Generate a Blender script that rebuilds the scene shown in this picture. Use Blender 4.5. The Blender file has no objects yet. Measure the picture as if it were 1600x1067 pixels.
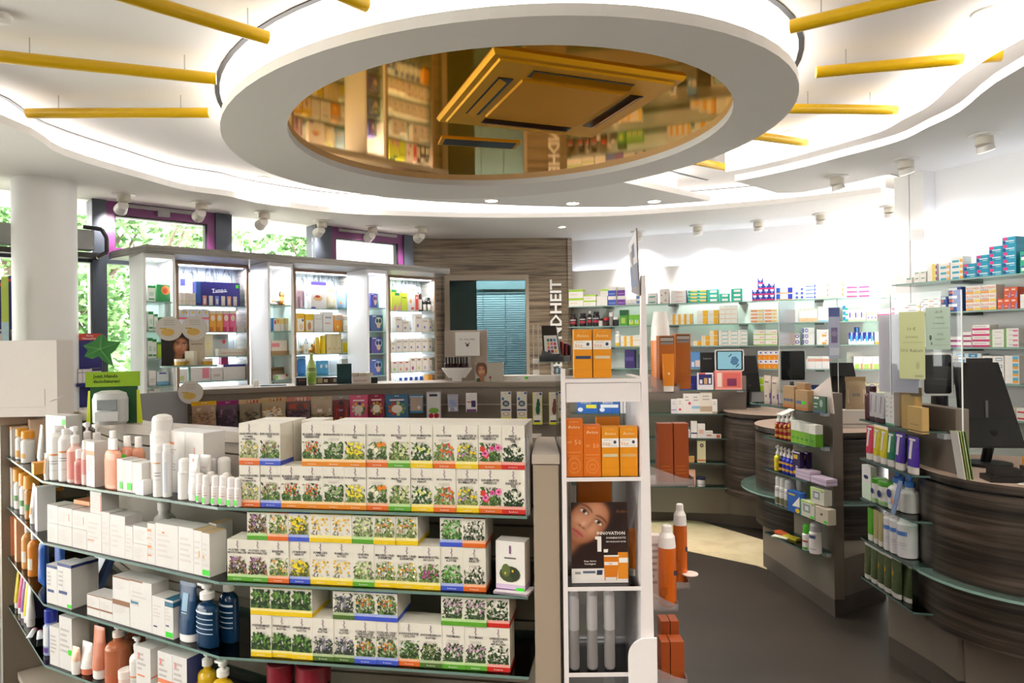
import bpy, math, random
from mathutils import Vector, Matrix
SC = bpy.context.scene
COL = SC.collection
random.seed(7)
# ---------------------------------------------------------------- camera, sky, lights, exposure
F, CX, CY, ROLL, EYE = 1070.0, 800.0, 534.0, 0.012, 1.6
cr, sr = math.cos(ROLL), math.sin(ROLL)
cam = bpy.data.cameras.new('camera'); cam.sensor_width = 36; cam.lens = 36 * F / 1600
cam.shift_y = (CY - 533.5) / 1600; cam.clip_start = 0.05
camo = bpy.data.objects.new('camera', cam); COL.objects.link(camo)
camo.matrix_world = Matrix(((cr, sr, 0, 0), (0, 0, -1, 0), (-sr, cr, 0, EYE), (0, 0, 0, 1)))
SC.camera = camo
world = bpy.data.worlds.new('sky'); SC.world = world; world.use_nodes = True
bg = world.node_tree.nodes['Background']; bg.inputs[0].default_value = (1.0, 0.97, 0.93, 1); bg.inputs[1].default_value = 5.0
SC.view_settings.view_transform = 'Standard'; SC.view_settings.look = 'None'
SC.view_settings.gamma = 1; SC.view_settings.use_curve_mapping = False
SC.view_settings.exposure = 0.7
SC.cycles.max_bounces = 8; SC.cycles.diffuse_bounces = 4; SC.cycles.glossy_bounces = 4
SC.cycles.transmission_bounces = 6; SC.cycles.transparent_max_bounces = 24
SC.cycles.use_denoising = True; SC.cycles.sample_clamp_indirect = 6
SC.cycles.caustics_reflective = False; SC.cycles.caustics_refractive = False
def lamp(kind, name, loc, energy, color=(1, .95, .88), rot=(0, 0, 0), **kw):
    l = bpy.data.lights.new(name, kind); l.energy = energy; l.color = color
    for k, v in kw.items(): setattr(l, k, v)
    o = bpy.data.objects.new(name, l); COL.objects.link(o); o.location = loc; o.rotation_euler = rot
    return o
lamp('SUN', 'sun', (0, 0, 20), 9.0, (1, .97, .9), Vector((-.5, .62, -1)).to_track_quat('-Z', 'Y').to_euler(), angle=0.02)
SPOT_W, BAND_E, WALL_LINE_E = 46.0, 2.2, 1.2
# ---------------------------------------------------------------- pixel rulers (photo pixel -> place in the room)
def ray(px, py):
    x, y = (px - CX) / F, -(py - CY) / F
    return x * cr + y * sr, -x * sr + y * cr
def at(px, py, D):
    X, Z = ray(px, py); return Vector((X * D, D, EYE + Z * D))
def atz(px, py, z):
    X, Z = ray(px, py); D = (z - EYE) / Z; return Vector((X * D, D, z))
# ---------------------------------------------------------------- materials
def lin(c):
    if isinstance(c, str):
        c = c.lstrip('#'); c = [int(c[i:i + 2], 16) / 255 for i in (0, 2, 4)]
    return tuple(v / 12.92 if v <= .04045 else ((v + .055) / 1.055) ** 2.4 for v in c) + (1,)
_m = {}
def nodes(name):
    m = bpy.data.materials.new(name); m.use_nodes = True
    nt = m.node_tree; return m, nt, nt.nodes['Principled BSDF'], nt.nodes, nt.links
def mat(c, rough=.5, metal=0., emit=0., noise=.06, coat=0., scale=60.):
    key = (c, rough, metal, emit, noise, coat, scale)
    if key in _m: return _m[key]
    m, nt, b, N, L = nodes('paint_' + str(c).lstrip('#') + f'_{rough}')
    col = lin(c)
    b.inputs['Roughness'].default_value = rough; b.inputs['Metallic'].default_value = metal
    if coat: b.inputs['Coat Weight'].default_value = coat; b.inputs['Coat Roughness'].default_value = .05
    if noise:
        t = N.new('ShaderNodeTexNoise'); t.inputs['Scale'].default_value = scale; t.inputs['Detail'].default_value = 2
        tc = N.new('ShaderNodeTexCoord'); L.new(tc.outputs['Object'], t.inputs['Vector'])
        mx = N.new('ShaderNodeMix'); mx.data_type = 'RGBA'
        mx.inputs['A'].default_value = tuple(v * (1 - noise) for v in col[:3]) + (1,)
        mx.inputs['B'].default_value = tuple(min(1, v * (1 + noise)) for v in col[:3]) + (1,)
        L.new(t.outputs['Fac'], mx.inputs['Factor']); L.new(mx.outputs['Result'], b.inputs['Base Color'])
    else: b.inputs['Base Color'].default_value = col
    if emit:
        b.inputs['Emission Color'].default_value = col; b.inputs['Emission Strength'].default_value = emit
    _m[key] = m; return m
def clear(tint='#ffffff', gloss=.08, ior=1.45, name='clear_glass', rough=.0, alpha=0., milky='#ffffff'):
    """thin clear sheet: lets light straight through, mirrors a little more at grazing angles"""
    key = ('clear', tint, gloss, ior, rough, alpha, milky)
    if key in _m: return _m[key]
    m = bpy.data.materials.new(name); m.use_nodes = True; nt = m.node_tree; N, L = nt.nodes, nt.links
    N.remove(N['Principled BSDF'])
    tr = N.new('ShaderNodeBsdfTransparent'); tr.inputs[0].default_value = lin(tint)
    gl = N.new('ShaderNodeBsdfGlossy'); gl.inputs['Roughness'].default_value = rough
    fr = N.new('ShaderNodeFresnel'); fr.inputs['IOR'].default_value = ior
    mx = N.new('ShaderNodeMixShader'); L.new(fr.outputs[0], mx.inputs[0]); L.new(tr.outputs[0], mx.inputs[1]); L.new(gl.outputs[0], mx.inputs[2])
    out = mx
    if alpha:
        df = N.new('ShaderNodeBsdfDiffuse'); df.inputs[0].default_value = lin(milky)
        m2 = N.new('ShaderNodeMixShader'); m2.inputs[0].default_value = alpha
        L.new(mx.outputs[0], m2.inputs[1]); L.new(df.outputs[0], m2.inputs[2]); out = m2
    L.new(out.outputs[0], N['Material Output'].inputs[0]); _m[key] = m; return m
def streaky(name, c1, c2, c3, sz=(1.2, 1.2, 26), rough=.35, bump=.0, axis_noise=3.):
    """zebra-grain wood veneer with the grain lying level"""
    m, nt, b, N, L = nodes(name)
    tc = N.new('ShaderNodeTexCoord'); mp = N.new('ShaderNodeMapping'); mp.inputs['Scale'].default_value = sz
    L.new(tc.outputs['Object'], mp.inputs[0])
    n1 = N.new('ShaderNodeTexNoise'); n1.inputs['Scale'].default_value = 1.6; n1.inputs['Detail'].default_value = 6; n1.inputs['Roughness'].default_value = .65
    L.new(mp.outputs[0], n1.inputs['Vector'])
    cr_ = N.new('ShaderNodeValToRGB'); e = cr_.color_ramp.elements
    e[0].position, e[0].color = .33, lin(c1); e[1].position, e[1].color = .68, lin(c3)
    k = e.new(.5); k.color = lin(c2)
    L.new(n1.outputs['Fac'], cr_.inputs[0]); L.new(cr_.outputs[0], b.inputs['Base Color']); b.inputs['Roughness'].default_value = rough
    return m
WHITE = mat('#efece8', .55, noise=.015, scale=3)
CEIL = mat('#f6f3ef', .8, noise=.01, scale=2)
def glow(c, s): return mat(c, .5, 0, s, 0)
GLASS = clear('#fdfffe', name='window_glass', ior=1.2)
SHELFGLASS = clear('#e4f5ee', name='shelf_glass', ior=1.45)
EDGE = mat('#8fb0a6', .15, 0, 0, .03)
DARKEDGE = mat('#4f6862', .15, 0, 0, .03)
ACRYL = clear('#fbfdff', name='clear_acrylic', ior=1.4)
# ---------------------------------------------------------------- mesh builder
class MB:
    def __init__(s): s.v, s.f, s.mi, s.ms, s.sm = [], [], [], [], []
    def m(s, mt):
        if mt not in s.ms: s.ms.append(mt)
        return s.ms.index(mt)
    def face(s, pts, mt, smooth=False):
        n = len(s.v); s.v += [tuple(p) for p in pts]; s.f.append(tuple(range(n, n + len(pts)))); s.mi.append(s.m(mt)); s.sm.append(smooth)
    def add(s, vs, fs, mt, smooth=False):
        n = len(s.v); k = s.m(mt); s.v += [tuple(p) for p in vs]
        for f in fs: s.f.append(tuple(i + n for i in f)); s.mi.append(k); s.sm.append(smooth)
    def box(s, x0, y0, z0, x1, y1, z1, mt, top=None, side=None):
        v = [(x0, y0, z0), (x1, y0, z0), (x1, y1, z0), (x0, y1, z0), (x0, y0, z1), (x1, y0, z1), (x1, y1, z1), (x0, y1, z1)]
        s.add(v, [(0, 3, 2, 1), (4, 5, 6, 7), (0, 1, 5, 4), (2, 3, 7, 6)], mt); s.add(v, [(1, 2, 6, 5), (3, 0, 4, 7)], side or mt)
        return s
    def prism(s, poly, z0, z1, mt, side=None):
        n = len(poly)
        a = sum(poly[i][0] * poly[(i + 1) % n][1] - poly[(i + 1) % n][0] * poly[i][1] for i in range(n))
        if a < 0: poly = poly[::-1]
        lo = [(p[0], p[1], z0) for p in poly]; hi = [(p[0], p[1], z1) for p in poly]
        s.add(lo + hi, [tuple(range(n - 1, -1, -1)), tuple(range(n, 2 * n))], mt)
        s.add(lo + hi, [(i, (i + 1) % n, n + (i + 1) % n, n + i) for i in range(n)], side or mt)
        return s
    def wall(s, line, z0, z1, t, mt, top=None):
        """upright sheet along a plan polyline, thickness t to its left"""
        off = offset(line, t); s.prism(list(line) + off[::-1], z0, z1, mt, mt); return s
    def lathe(s, prof, mt, seg=16, sy=1., cx=0, cy=0, cz=0, smooth=True):
        """profile of (radius, height[, material]) turned about an upright axis, squashed by sy front to back"""
        ring = []
        for p in prof:
            ring.append([(cx + p[0] * math.cos(2 * math.pi * i / seg), cy + sy * p[0] * math.sin(2 * math.pi * i / seg), cz + p[1]) for i in range(seg)])
        for k in range(len(prof) - 1):
            mk = prof[k][2] if len(prof[k]) > 2 else mt
            s.add(ring[k] + ring[k + 1], [(i, (i + 1) % seg, seg + (i + 1) % seg, seg + i) for i in range(seg)], mk, smooth)
        if prof[0][0] > 1e-5: s.add(ring[0], [tuple(range(seg - 1, -1, -1))], prof[0][2] if len(prof[0]) > 2 else mt)
        if prof[-1][0] > 1e-5: s.add(ring[-1], [tuple(range(seg))], prof[-2][2] if len(prof[-2]) > 2 else mt)
        return s
    def tube(s, p0, p1, r, mt, seg=12, r1=None, caps=True):
        p0, p1 = Vector(p0), Vector(p1); d = (p1 - p0).normalized()
        a = d.orthogonal().normalized(); b = d.cross(a); r1 = r if r1 is None else r1
        A = [p0 + r * (a * math.cos(t) + b * math.sin(t)) for t in [2 * math.pi * i / seg for i in range(seg)]]
        B = [p1 + r1 * (a * math.cos(t) + b * math.sin(t)) for t in [2 * math.pi * i / seg for i in range(seg)]]
        s.add(A + B, [(i, (i + 1) % seg, seg + (i + 1) % seg, seg + i) for i in range(seg)], mt, True)
        if caps: s.add(A, [tuple(range(seg - 1, -1, -1))], mt); s.add(B, [tuple(range(seg))], mt)
        return s
    def path(s, pts, r, mt, seg=8):
        for a, b in zip(pts, pts[1:]): s.tube(a, b, r, mt, seg)
        return s
    def disc(s, c, r, mt, y, seg=14, sx=1., sz=1.):
        """flat round print on a front at depth y (faces -y)"""
        s.face([(c[0] + sx * r * math.cos(2 * math.pi * i / seg), y, c[1] + sz * r * math.sin(2 * math.pi * i / seg)) for i in range(seg)], mt); return s
    def rect(s, x0, z0, x1, z1, mt, y): s.face([(x0, y, z0), (x1, y, z0), (x1, y, z1), (x0, y, z1)], mt); return s
    def mesh(s, name):
        me = bpy.data.meshes.new(name); me.from_pydata(s.v, [], s.f)
        for mt in s.ms: me.materials.append(mt)
        me.polygons.foreach_set('material_index', s.mi); me.polygons.foreach_set('use_smooth', s.sm); me.update(); return me
    def make(s, name, parent=None, loc=None, rot=0.):
        o = bpy.data.objects.new(name, s.mesh(name)); COL.objects.link(o)
        if parent: o.parent = parent
        if loc is not None: o.location = loc
        if rot: o.rotation_euler = (0, 0, rot)
        return o
def offset(line, t):
    """plan polyline moved t to its left"""
    n = len(line); out = []
    for i in range(n):
        a = Vector(line[max(0, i - 1)][:2]); b = Vector(line[i][:2]); c = Vector(line[min(n - 1, i + 1)][:2])
        n1 = (b - a); n2 = (c - b)
        if n1.length < 1e-9: n1 = n2
        if n2.length < 1e-9: n2 = n1
        n1 = Vector((-n1.y, n1.x)).normalized(); n2 = Vector((-n2.y, n2.x)).normalized(); m = (n1 + n2).normalized()
        out.append(tuple(b + m * (t / max(.3, m.dot(n1)))))
    return out
def smooth_line(pts, k=5):
    pts = [Vector(p[:2]) for p in pts]; out = []
    for i in range(len(pts) - 1):
        p0, p1, p2, p3 = pts[max(0, i - 1)], pts[i], pts[i + 1], pts[min(len(pts) - 1, i + 2)]
        for j in range(k):
            t = j / k
            out.append(tuple(.5 * ((2 * p1) + (p2 - p0) * t + (2 * p0 - 5 * p1 + 4 * p2 - p3) * t * t + (3 * p1 - p0 - 3 * p2 + p3) * t ** 3)))
    out.append(tuple(pts[-1])); return out
def thing(name, label, cat, loc=(0, 0, 0), rot=0., group=None):
    o = bpy.data.objects.new(name, None); COL.objects.link(o); o.empty_display_size = .05
    o.location = loc; o.rotation_euler = (0, 0, rot); return tag(o, label, cat, group)
def tag(o, label, cat, group=None):
    o['label'] = label; o['category'] = cat
    if group: o['group'] = group
    return o
def struct(o): o['kind'] = 'structure'; return o
def stuff(o): o['kind'] = 'stuff'; return o
def dup(root, loc=None, rot=None, label=None):
    r = root.copy(); COL.objects.link(r)
    if loc is not None: r.location = loc
    if rot is not None: r.rotation_euler = (0, 0, rot)
    if label: r['label'] = label
    for ch in root.children:
        c = ch.copy(); COL.objects.link(c); c.parent = r
        for g in ch.children:
            d = g.copy(); COL.objects.link(d); d.parent = c
    return r
_txt = {}
def letters(s, size, mt, extrude=0., bold=False):
    """flat lettering as a mesh, centred on x, base line at 0, standing up in the xz plane"""
    key = (s, round(size, 4), mt.name, extrude, bold)
    if key in _txt: return _txt[key]
    cu = bpy.data.curves.new('lettering', 'FONT'); cu.body = s; cu.size = size; cu.align_x = 'CENTER'; cu.extrude = extrude; cu.resolution_u = 1
    if bold: cu.offset = size * .02
    o = bpy.data.objects.new('lettering', cu)
    me = bpy.data.meshes.new_from_object(o); bpy.data.objects.remove(o)
    me.transform(Matrix.Rotation(math.pi / 2, 4, 'X')); me.materials.clear(); me.materials.append(mt)
    _txt[key] = me; return me
def put_mesh(name, me, parent=None, loc=(0, 0, 0), rot=(0, 0, 0), sc=(1, 1, 1)):
    o = bpy.data.objects.new(name, me); COL.objects.link(o); o.parent = parent; o.location = loc; o.rotation_euler = rot; o.scale = sc; return o
def write(s, w, h, mt, parent, x, y, z, extrude=0., bold=False, name='lettering'):
    """lettering fitted into width w and height h, its base line centre at (x, z) on a front at depth y"""
    me = letters(s, .1, mt, extrude / .1 if extrude else 0., bold)
    xs = [v.co.x for v in me.vertices]; zs = [v.co.z for v in me.vertices]
    if not xs: return None
    k = min(w / max(1e-6, max(xs) - min(xs)), h / max(1e-6, max(zs)))
    cx = (max(xs) + min(xs)) / 2
    return put_mesh(name, me, parent, (x - cx * k, y, z), sc=(k, k, k))
# ================================================================ SHELL
FLOORM, nt, b, N, L = nodes('dark_vinyl_floor')
tc = N.new('ShaderNodeTexCoord'); n1 = N.new('ShaderNodeTexNoise'); n1.inputs['Scale'].default_value = 1.5; n1.inputs['Detail'].default_value = 8
L.new(tc.outputs['Object'], n1.inputs['Vector']); rp = N.new('ShaderNodeValToRGB')
rp.color_ramp.elements[0].position = .3; rp.color_ramp.elements[0].color = lin('#2b241f'); rp.color_ramp.elements[1].position = .7; rp.color_ramp.elements[1].color = lin('#3b322b')
L.new(n1.outputs['Fac'], rp.inputs[0]); L.new(rp.outputs[0], b.inputs['Base Color']); b.inputs['Roughness'].default_value = .5
PALEFLOOR = streaky('pale_floor_inlay', '#c9b48d', '#d8c6a0', '#e0d0ac', (3, 3, 3), .5)
ZEBRA = streaky('zebra_veneer', '#54463a', '#8a7a66', '#a8977f', (1.1, 1.1, 26), .35)
ZEBRA_DK = streaky('dark_zebra_veneer', '#17120f', '#382f28', '#5c5047', (1.0, 1.0, 30), .3)
BEIGE = mat('#a39686', .5, noise=.03, scale=4)
TAUPE = mat('#85796c', .45, noise=.03, scale=4)
GREYPANEL = mat('#8a8178', .45, noise=.03, scale=4)
STEEL = mat('#454a55', .35, .3, noise=.03)
PURPLE = mat('#6b2c63', .35, noise=.03)
GREY = mat('#9a9a98', .4, noise=.03)
CHROME = mat('#c8c8c8', .15, 1., noise=0)
BLACK = mat('#141314', .4, noise=.05)
SATIN = mat('#24201f', .3, noise=.05)
# plan of the walls
uL = Vector((.732, .681)); nL = Vector((-.681, .732))          # run of the cabinets and the direction out through the windows
Lb0 = Vector((-2.59, 4.62))
def lb(t, n=0.): return Lb0 + uL * t + nL * n
WIN0, WIN1 = lb(-2.6, .30), lb(2.62, .30)
A0, A1 = Vector((.60, 6.87)), Vector((3.9, 5.49))
B0, B1 = Vector((2.50, 4.28)), Vector((3.32, 2.30))
ROOM = [(-6.05, -3.05), (4, -3.05), (4, 7.6), (-.9, 7.6), tuple(lb(2.66, .42)), tuple(lb(-2.64, .42))]
fl = MB().prism(ROOM, -.05, 0, FLOORM).make('floor'); struct(fl)
p = [atz(1095, 800, 0), atz(1188, 883, 0), atz(1190, 838, 0), atz(1240, 800, 0), atz(1150, 770, 0)]
inl = MB().prism([tuple(atz(1060, 858, 0))[:2], tuple(atz(1183, 884, 0))[:2], (1.75, 4.75), (2.0, 5.4), tuple(atz(1085, 812, 0))[:2], tuple(atz(1000, 812, 0))[:2], tuple(atz(1000, 845, 0))[:2]], .0, .003, PALEFLOOR).make('floor_inlay'); struct(inl)
# ceilings
ceil = MB().prism(ROOM, 2.80, 2.95, CEIL).make('ceiling'); struct(ceil)
lipL = [atz(x, y, 2.62) for x, y in [(-120, 90), (0, 192), (100, 243), (225, 280), (289, 297), (354, 306), (400, 316), (475, 327), (550, 334), (700, 339), (800, 340), (940, 338), (1060, 331), (1190, 321), (1290, 311), (1377, 300.5)]]
lipL = smooth_line([(-2.55, .8), (-2.6, 1.7)] + [tuple(q)[:2] for q in lipL[1:]], 4)
endL = tuple(atz(1440, 313, 2.62))[:2]
BANDM = glow('#fffaf6', BAND_E)
soff = MB().prism(lipL + [endL, (3.6, 5.2), (3.95, 7.6), (-.9, 7.6), tuple(lb(2.66, .42)), tuple(lb(-2.64, .42)), (-5.2, .8)], 2.62, 2.66, CEIL).make('ceiling_soffit'); struct(soff)
def coffer_band(line, off, z0, z1, name, label, t=.02):
    o = MB().wall(offset(line, off), z0, z1, t, BANDM).make(name); return tag(o, label, 'cove light')
coffer_band(lipL[8:], .16, 2.66, 2.80, 'cove_light', 'white backlit band glowing all along the far ceiling cove above the windows')
coffer_band(lipL[:8] , .16, 2.66, 2.80, 'cove_light', 'white backlit ceiling band glowing beside the white pillar')
gr = MB().wall(offset(lipL, .10), 2.796, 2.802, .022, BLACK).make('ceiling_groove'); struct(gr)
lipR = [atz(x, y, 2.62) for x, y in [(1148, 283), (1187, 276), (1250, 262), (1300, 249), (1400, 222), (1450, 199), (1500, 174), (1600, 103)]]
lipR = smooth_line([tuple(q)[:2] for q in lipR] + [(2.05, 1.6), (2.05, .8)], 4)
chan = [tuple(atz(x, y, 2.62))[:2] for x, y in [(1215, 302), (1252, 301), (1305, 291.5), (1373, 276), (1393, 272), (1440, 283)]]
soffR = MB().prism(lipR[::-1] + chan + [(3.0, 4.4), (4, 4.2), (4, .8)], 2.62, 2.66, CEIL).make('ceiling_soffit'); struct(soffR)
coffer_band(lipR, -.12, 2.66, 2.80, 'cove_light', 'white backlit ceiling band curving above the counters beside the yellow tubes', -.02)
gr = MB().wall(offset(lipR, -.05), 2.796, 2.802, -.022, BLACK).make('ceiling_groove'); struct(gr)
chanband = [tuple(atz(x, y, 2.62))[:2] for x, y in [(1440, 296), (1377, 283), (1300, 297), (1215, 308)]]
# suspended ring with its backlit band
def ell(cx, cy, a, b, d, n=72, k=0.):
    d = Vector(d).normalized(); e = Vector((-d.y, d.x))
    return [tuple(Vector((cx, cy)) + d * (a + k) * math.cos(2 * math.pi * i / n) + e * (b + k) * math.sin(2 * math.pi * i / n)) for i in range(n)]
DIR = (-.72, .69)
oute = ell(-.0977, 3.5057, 1.489, 1.232, DIR); inne = ell(-.038, 3.409, 1.1225, .9837, DIR)
def annulus(mb, o, i, z0, z1, mt):
    n = len(o)
    v = [(*p, z0) for p in o] + [(*p, z0) for p in i] + [(*p, z1) for p in o] + [(*p, z1) for p in i]
    fs = []
    for k in range(n):
        j = (k + 1) % n
        fs += [(k, n + k, n + j, j), (2 * n + k, 2 * n + j, 3 * n + j, 3 * n + k), (k, j, 2 * n + j, 2 * n + k), (n + k, 3 * n + k, 3 * n + j, n + j)]
    mb.add(v, fs, mt); return mb
ringt = thing('ceiling_ring', 'large white oval ring hung under the ceiling around a golden glossy field', 'ceiling ring', (0, 0, 0))
annulus(MB(), oute, inne, 2.62, 2.66, mat('#e6e1da', .7, noise=.02, scale=3)).make('ring_plate', ringt)
bo, bi = ell(-.0977, 3.5057, 1.489, 1.232, DIR, k=-.05), ell(-.0977, 3.5057, 1.489, 1.232, DIR, k=-.07)
annulus(MB(), bo, bi, 2.66, 2.80, BANDM).make('backlit_band', ringt)
bo, bi = ell(-.0977, 3.5057, 1.489, 1.232, DIR, k=.02), ell(-.0977, 3.5057, 1.489, 1.232, DIR, k=0)
annulus(MB(), bo, bi, 2.796, 2.802, BLACK).make('shadow_groove', ringt)
GOLD, nt, b, N, L = nodes('golden_gloss'); b.inputs['Base Color'].default_value = lin('#eba80c'); b.inputs['Metallic'].default_value = .78; b.inputs['Roughness'].default_value = .05
t_ = N.new('ShaderNodeTexNoise'); t_.inputs['Scale'].default_value = 3; bp = N.new('ShaderNodeBump'); bp.inputs['Strength'].default_value = .02; L.new(t_.outputs[0], bp.inputs['Height']); L.new(bp.outputs[0], b.inputs['Normal'])
GOLDSATIN = mat('#eaa810', .42, .75, noise=.03)
MB().prism(ell(-.038, 3.409, 1.1225, .9837, DIR, k=.03), 2.655, 2.67, GOLD).make('golden_field', ringt)
# air conditioner cassette in the golden field
qa = [atz(x, y, 2.65) for x, y in [(662, 180.6), (774, 83), (1087, 130), (926, 208)]]
cc = sum(qa, Vector()) / 4; d_ = (qa[2] - qa[1] + qa[3] - qa[0]).normalized(); ang = math.atan2(d_.y, d_.x)
ac = thing('air_conditioner', 'square golden air conditioner cassette set in the glossy golden ceiling oval', 'air conditioner', (cc.x, cc.y, 2.655), ang)
def sq(mb, h0, h1, z0, z1, mt):
    v = [(-h0, -h0, z0), (h0, -h0, z0), (h0, h0, z0), (-h0, h0, z0), (-h1, -h1, z1), (h1, -h1, z1), (h1, h1, z1), (-h1, h1, z1)]
    mb.add(v, [(0, 1, 5, 4), (1, 2, 6, 5), (2, 3, 7, 6), (3, 0, 4, 7), (4, 5, 6, 7)], mt); return mb
m_ = MB(); sq(m_, .41, .40, 0, -.018, GOLDSATIN); sq(m_, .375, .37, -.018, -.026, GOLDSATIN); m_.make('cover_frame', ac)
sq(MB(), .23, .225, -.026, -.034, mat('#dc980c', .5, .75, noise=.08, scale=300)).make('intake_panel', ac)
for k in range(4):
    a = k * math.pi / 2; sl = MB().box(-.22, -.325, -.0285, .22, -.262, -.0262, SATIN).make('air_slot', ac); sl.rotation_euler = (0, 0, a)
    v = MB(); v.add([(-.215, -.318, -.030), (.215, -.318, -.030), (.215, -.288, -.043), (-.215, -.288, -.043)], [(0, 1, 2, 3), (3, 2, 1, 0)], GOLDSATIN); v.make('louvre', sl)
vs = thing('ceiling_vent', 'narrow black slot vent in the golden ceiling oval', 'vent', (-.16, 3.62, 2.652), .25)
MB().box(-.21, -.065, -.004, .21, .065, .003, GOLDSATIN).make('vent_frame', vs)
MB().box(-.19, -.05, -.006, .19, .05, -.0035, BLACK).make('slot', vs)
# plate behind the ring, level with it
pl = [tuple(atz(x, y, 2.62))[:2] for x, y in [(960, 282), (1110, 314.5), (975, 324), (900, 324), (820, 322), (750, 319), (680, 315.5), (600, 309), (560, 301), (640, 292), (760, 295)]]
plate = MB().prism(pl, 2.621, 2.66, CEIL).make('ceiling_plate'); struct(plate)
e0, e1 = Vector(pl[0]), Vector(pl[1]); iw = Vector((-(e1 - e0).y, (e1 - e0).x)).normalized()
if iw.x > 0: iw = -iw
coffer_band([tuple(e0 + iw * .1 + (e1 - e0) * .05), tuple(e0 + iw * .1 + (e1 - e0) * .75)], 0, 2.66, 2.80, 'cove_light', 'short white backlit strip along the straight edge of the ceiling plate behind the ring')
for a, bq in (((1042, 266), (1107, 282)), ((1083, 306), (1191.6, 296)), ((1393, 271), (1430, 281))):
    g = MB().wall([tuple(atz(*a, 2.795))[:2], tuple(atz(*bq, 2.795))[:2]], 2.795, 2.802, .02, BLACK).make('ceiling_groove'); struct(g)
# yellow tubes on wires
YEL = mat('#e3b505', .3, noise=.02, coat=.3)
def ytube(p0, p1, label, wires):
    a, b_ = atz(*p0, 2.715), atz(*p1, 2.715)
    t = thing('yellow_tube', label, 'ceiling tube', a, 0, 'yellow tubes radiating from the ceiling ring')
    MB().tube((0, 0, 0), b_ - a, .024, YEL, 20).make('tube', t)
    for w in wires:
        q = (b_ - a) * w; MB().tube(q + Vector((0, 0, .02)), (q.x, q.y, .088), .0022, CHROME, 6).make('hanging_wire', t)
def extend(p0, p1, k): return (p0[0] + (p1[0] - p0[0]) * k, p0[1] + (p1[1] - p0[1]) * k)
ytube((418, 59), (120, -30), 'yellow ceiling tube at top left pointing to the ring, second from the top', (.12, .8))
ytube((338, 123), (-80, 80), 'long yellow ceiling tube on the left running out of the picture edge', (.13, .72))
ytube((328, 176), (43, 177), 'lowest yellow tube on the left side, above the far cove', (.16, .83))
ytube((572, 8), (420, -60), 'yellow tube end just showing at the top edge left of centre', (.3,))
ytube((1235, 42), (1500, -20), 'yellow ceiling tube at the upper right leaving the picture at the top', (.2, .8))
ytube((1275, 113), (1564, 86.5), 'long yellow ceiling tube on the right with a bright highlight', (.17, .77))
ytube((1210, 169.5), (1417, 172), 'third yellow tube on the right, half hidden by the ring edge', (.25, .72))
ytube((1150, 208), (1280, 226), 'short yellow tube on the right next to a small downlight', (.75,))
ytube((1060, 247), (1140, 262.5), 'smallest yellow tube, behind the ring over the recessed corner', (.7,))
# lamps in the ceiling
LAMPGLASS = glow('#fff3df', 14.)
RIM = mat('#e8e4de', .4, noise=0)
def downlight(px, py, z, label, power=1., r=.045):
    q = atz(px, py, z); t = thing('downlight', label, 'downlight', q, 0, 'round recessed downlights')
    annulus(MB(), ell(0, 0, r * 1.35, r * 1.35, (1, 0), 20), ell(0, 0, r, r, (1, 0), 20), -.006, .0, RIM).make('rim', t)
    MB().prism(ell(0, 0, r, r, (1, 0), 20), -.003, -.001, LAMPGLASS).make('lens', t)
    l = lamp('SPOT', 'downlight_beam', (0, 0, -.02), SPOT_W * power, (1, .93, .84), spot_size=2.3, spot_blend=.8, shadow_soft_size=.05); l.parent = t
downlight(410, 278, 2.80, 'small downlight in the ceiling between the ring and the left cove')
downlight(560, 299, 2.80, 'tiny downlight at the end of the dark ceiling groove')
downlight(768, 313, 2.62, 'first of three downlights in a row on the plate behind the ring')
downlight(895, 317, 2.62, 'middle one of three downlights on the plate behind the ring')
downlight(1022, 314, 2.62, 'third downlight on the plate, next to its pointed corner')
downlight(1237, 207, 2.80, 'downlight between two yellow tubes on the right')
downlight(1548, 19, 2.80, 'bright downlight at the top right corner')
downlight(878, 354, 2.62, 'tiny downlight in the soffit above the wood wall', .6, .03)
sm = MB().lathe([(.03, 0), (.04, -.012), (.035, -.03), (.0, -.034)], RIM, 16).make('smoke_detector', None, atz(0, 20, 2.80)); tag(sm, 'white round smoke detector at the top left picture edge', 'smoke detector')
for i, (x, y) in enumerate([(-1.6, .2), (-.5, .2), (.6, .2), (1.6, .3), (-1.6, -1.2), (0, -1.2), (1.6, -1.2), (-1.9, 1.5), (1.75, 1.7)]):  # unseen downlights, added to light the gondola fronts from above the camera
    t = thing('downlight', 'round downlight overhead, %s' % ['far left', 'left of the middle', 'right of the middle', 'far right', 'behind the gondola at left', 'behind the viewer', 'behind at right', 'over the left gondola wing', 'over the nearest sales desk'][i], 'downlight', (x, y, 2.80), 0, 'downlights behind the photographer')
    annulus(MB(), ell(0, 0, .06, .06, (1, 0), 20), ell(0, 0, .045, .045, (1, 0), 20), -.006, .0, RIM).make('rim', t)
    MB().prism(ell(0, 0, .045, .045, (1, 0), 20), -.003, -.001, LAMPGLASS).make('lens', t)
    l = lamp('SPOT', 'downlight_beam', (0, 0, -.02), SPOT_W * (.35 if i == 7 else .75 if i in (0, 4) else 1.15), (1, .93, .84), spot_size=2.5, spot_blend=.8, shadow_soft_size=.06); l.parent = t
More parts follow.
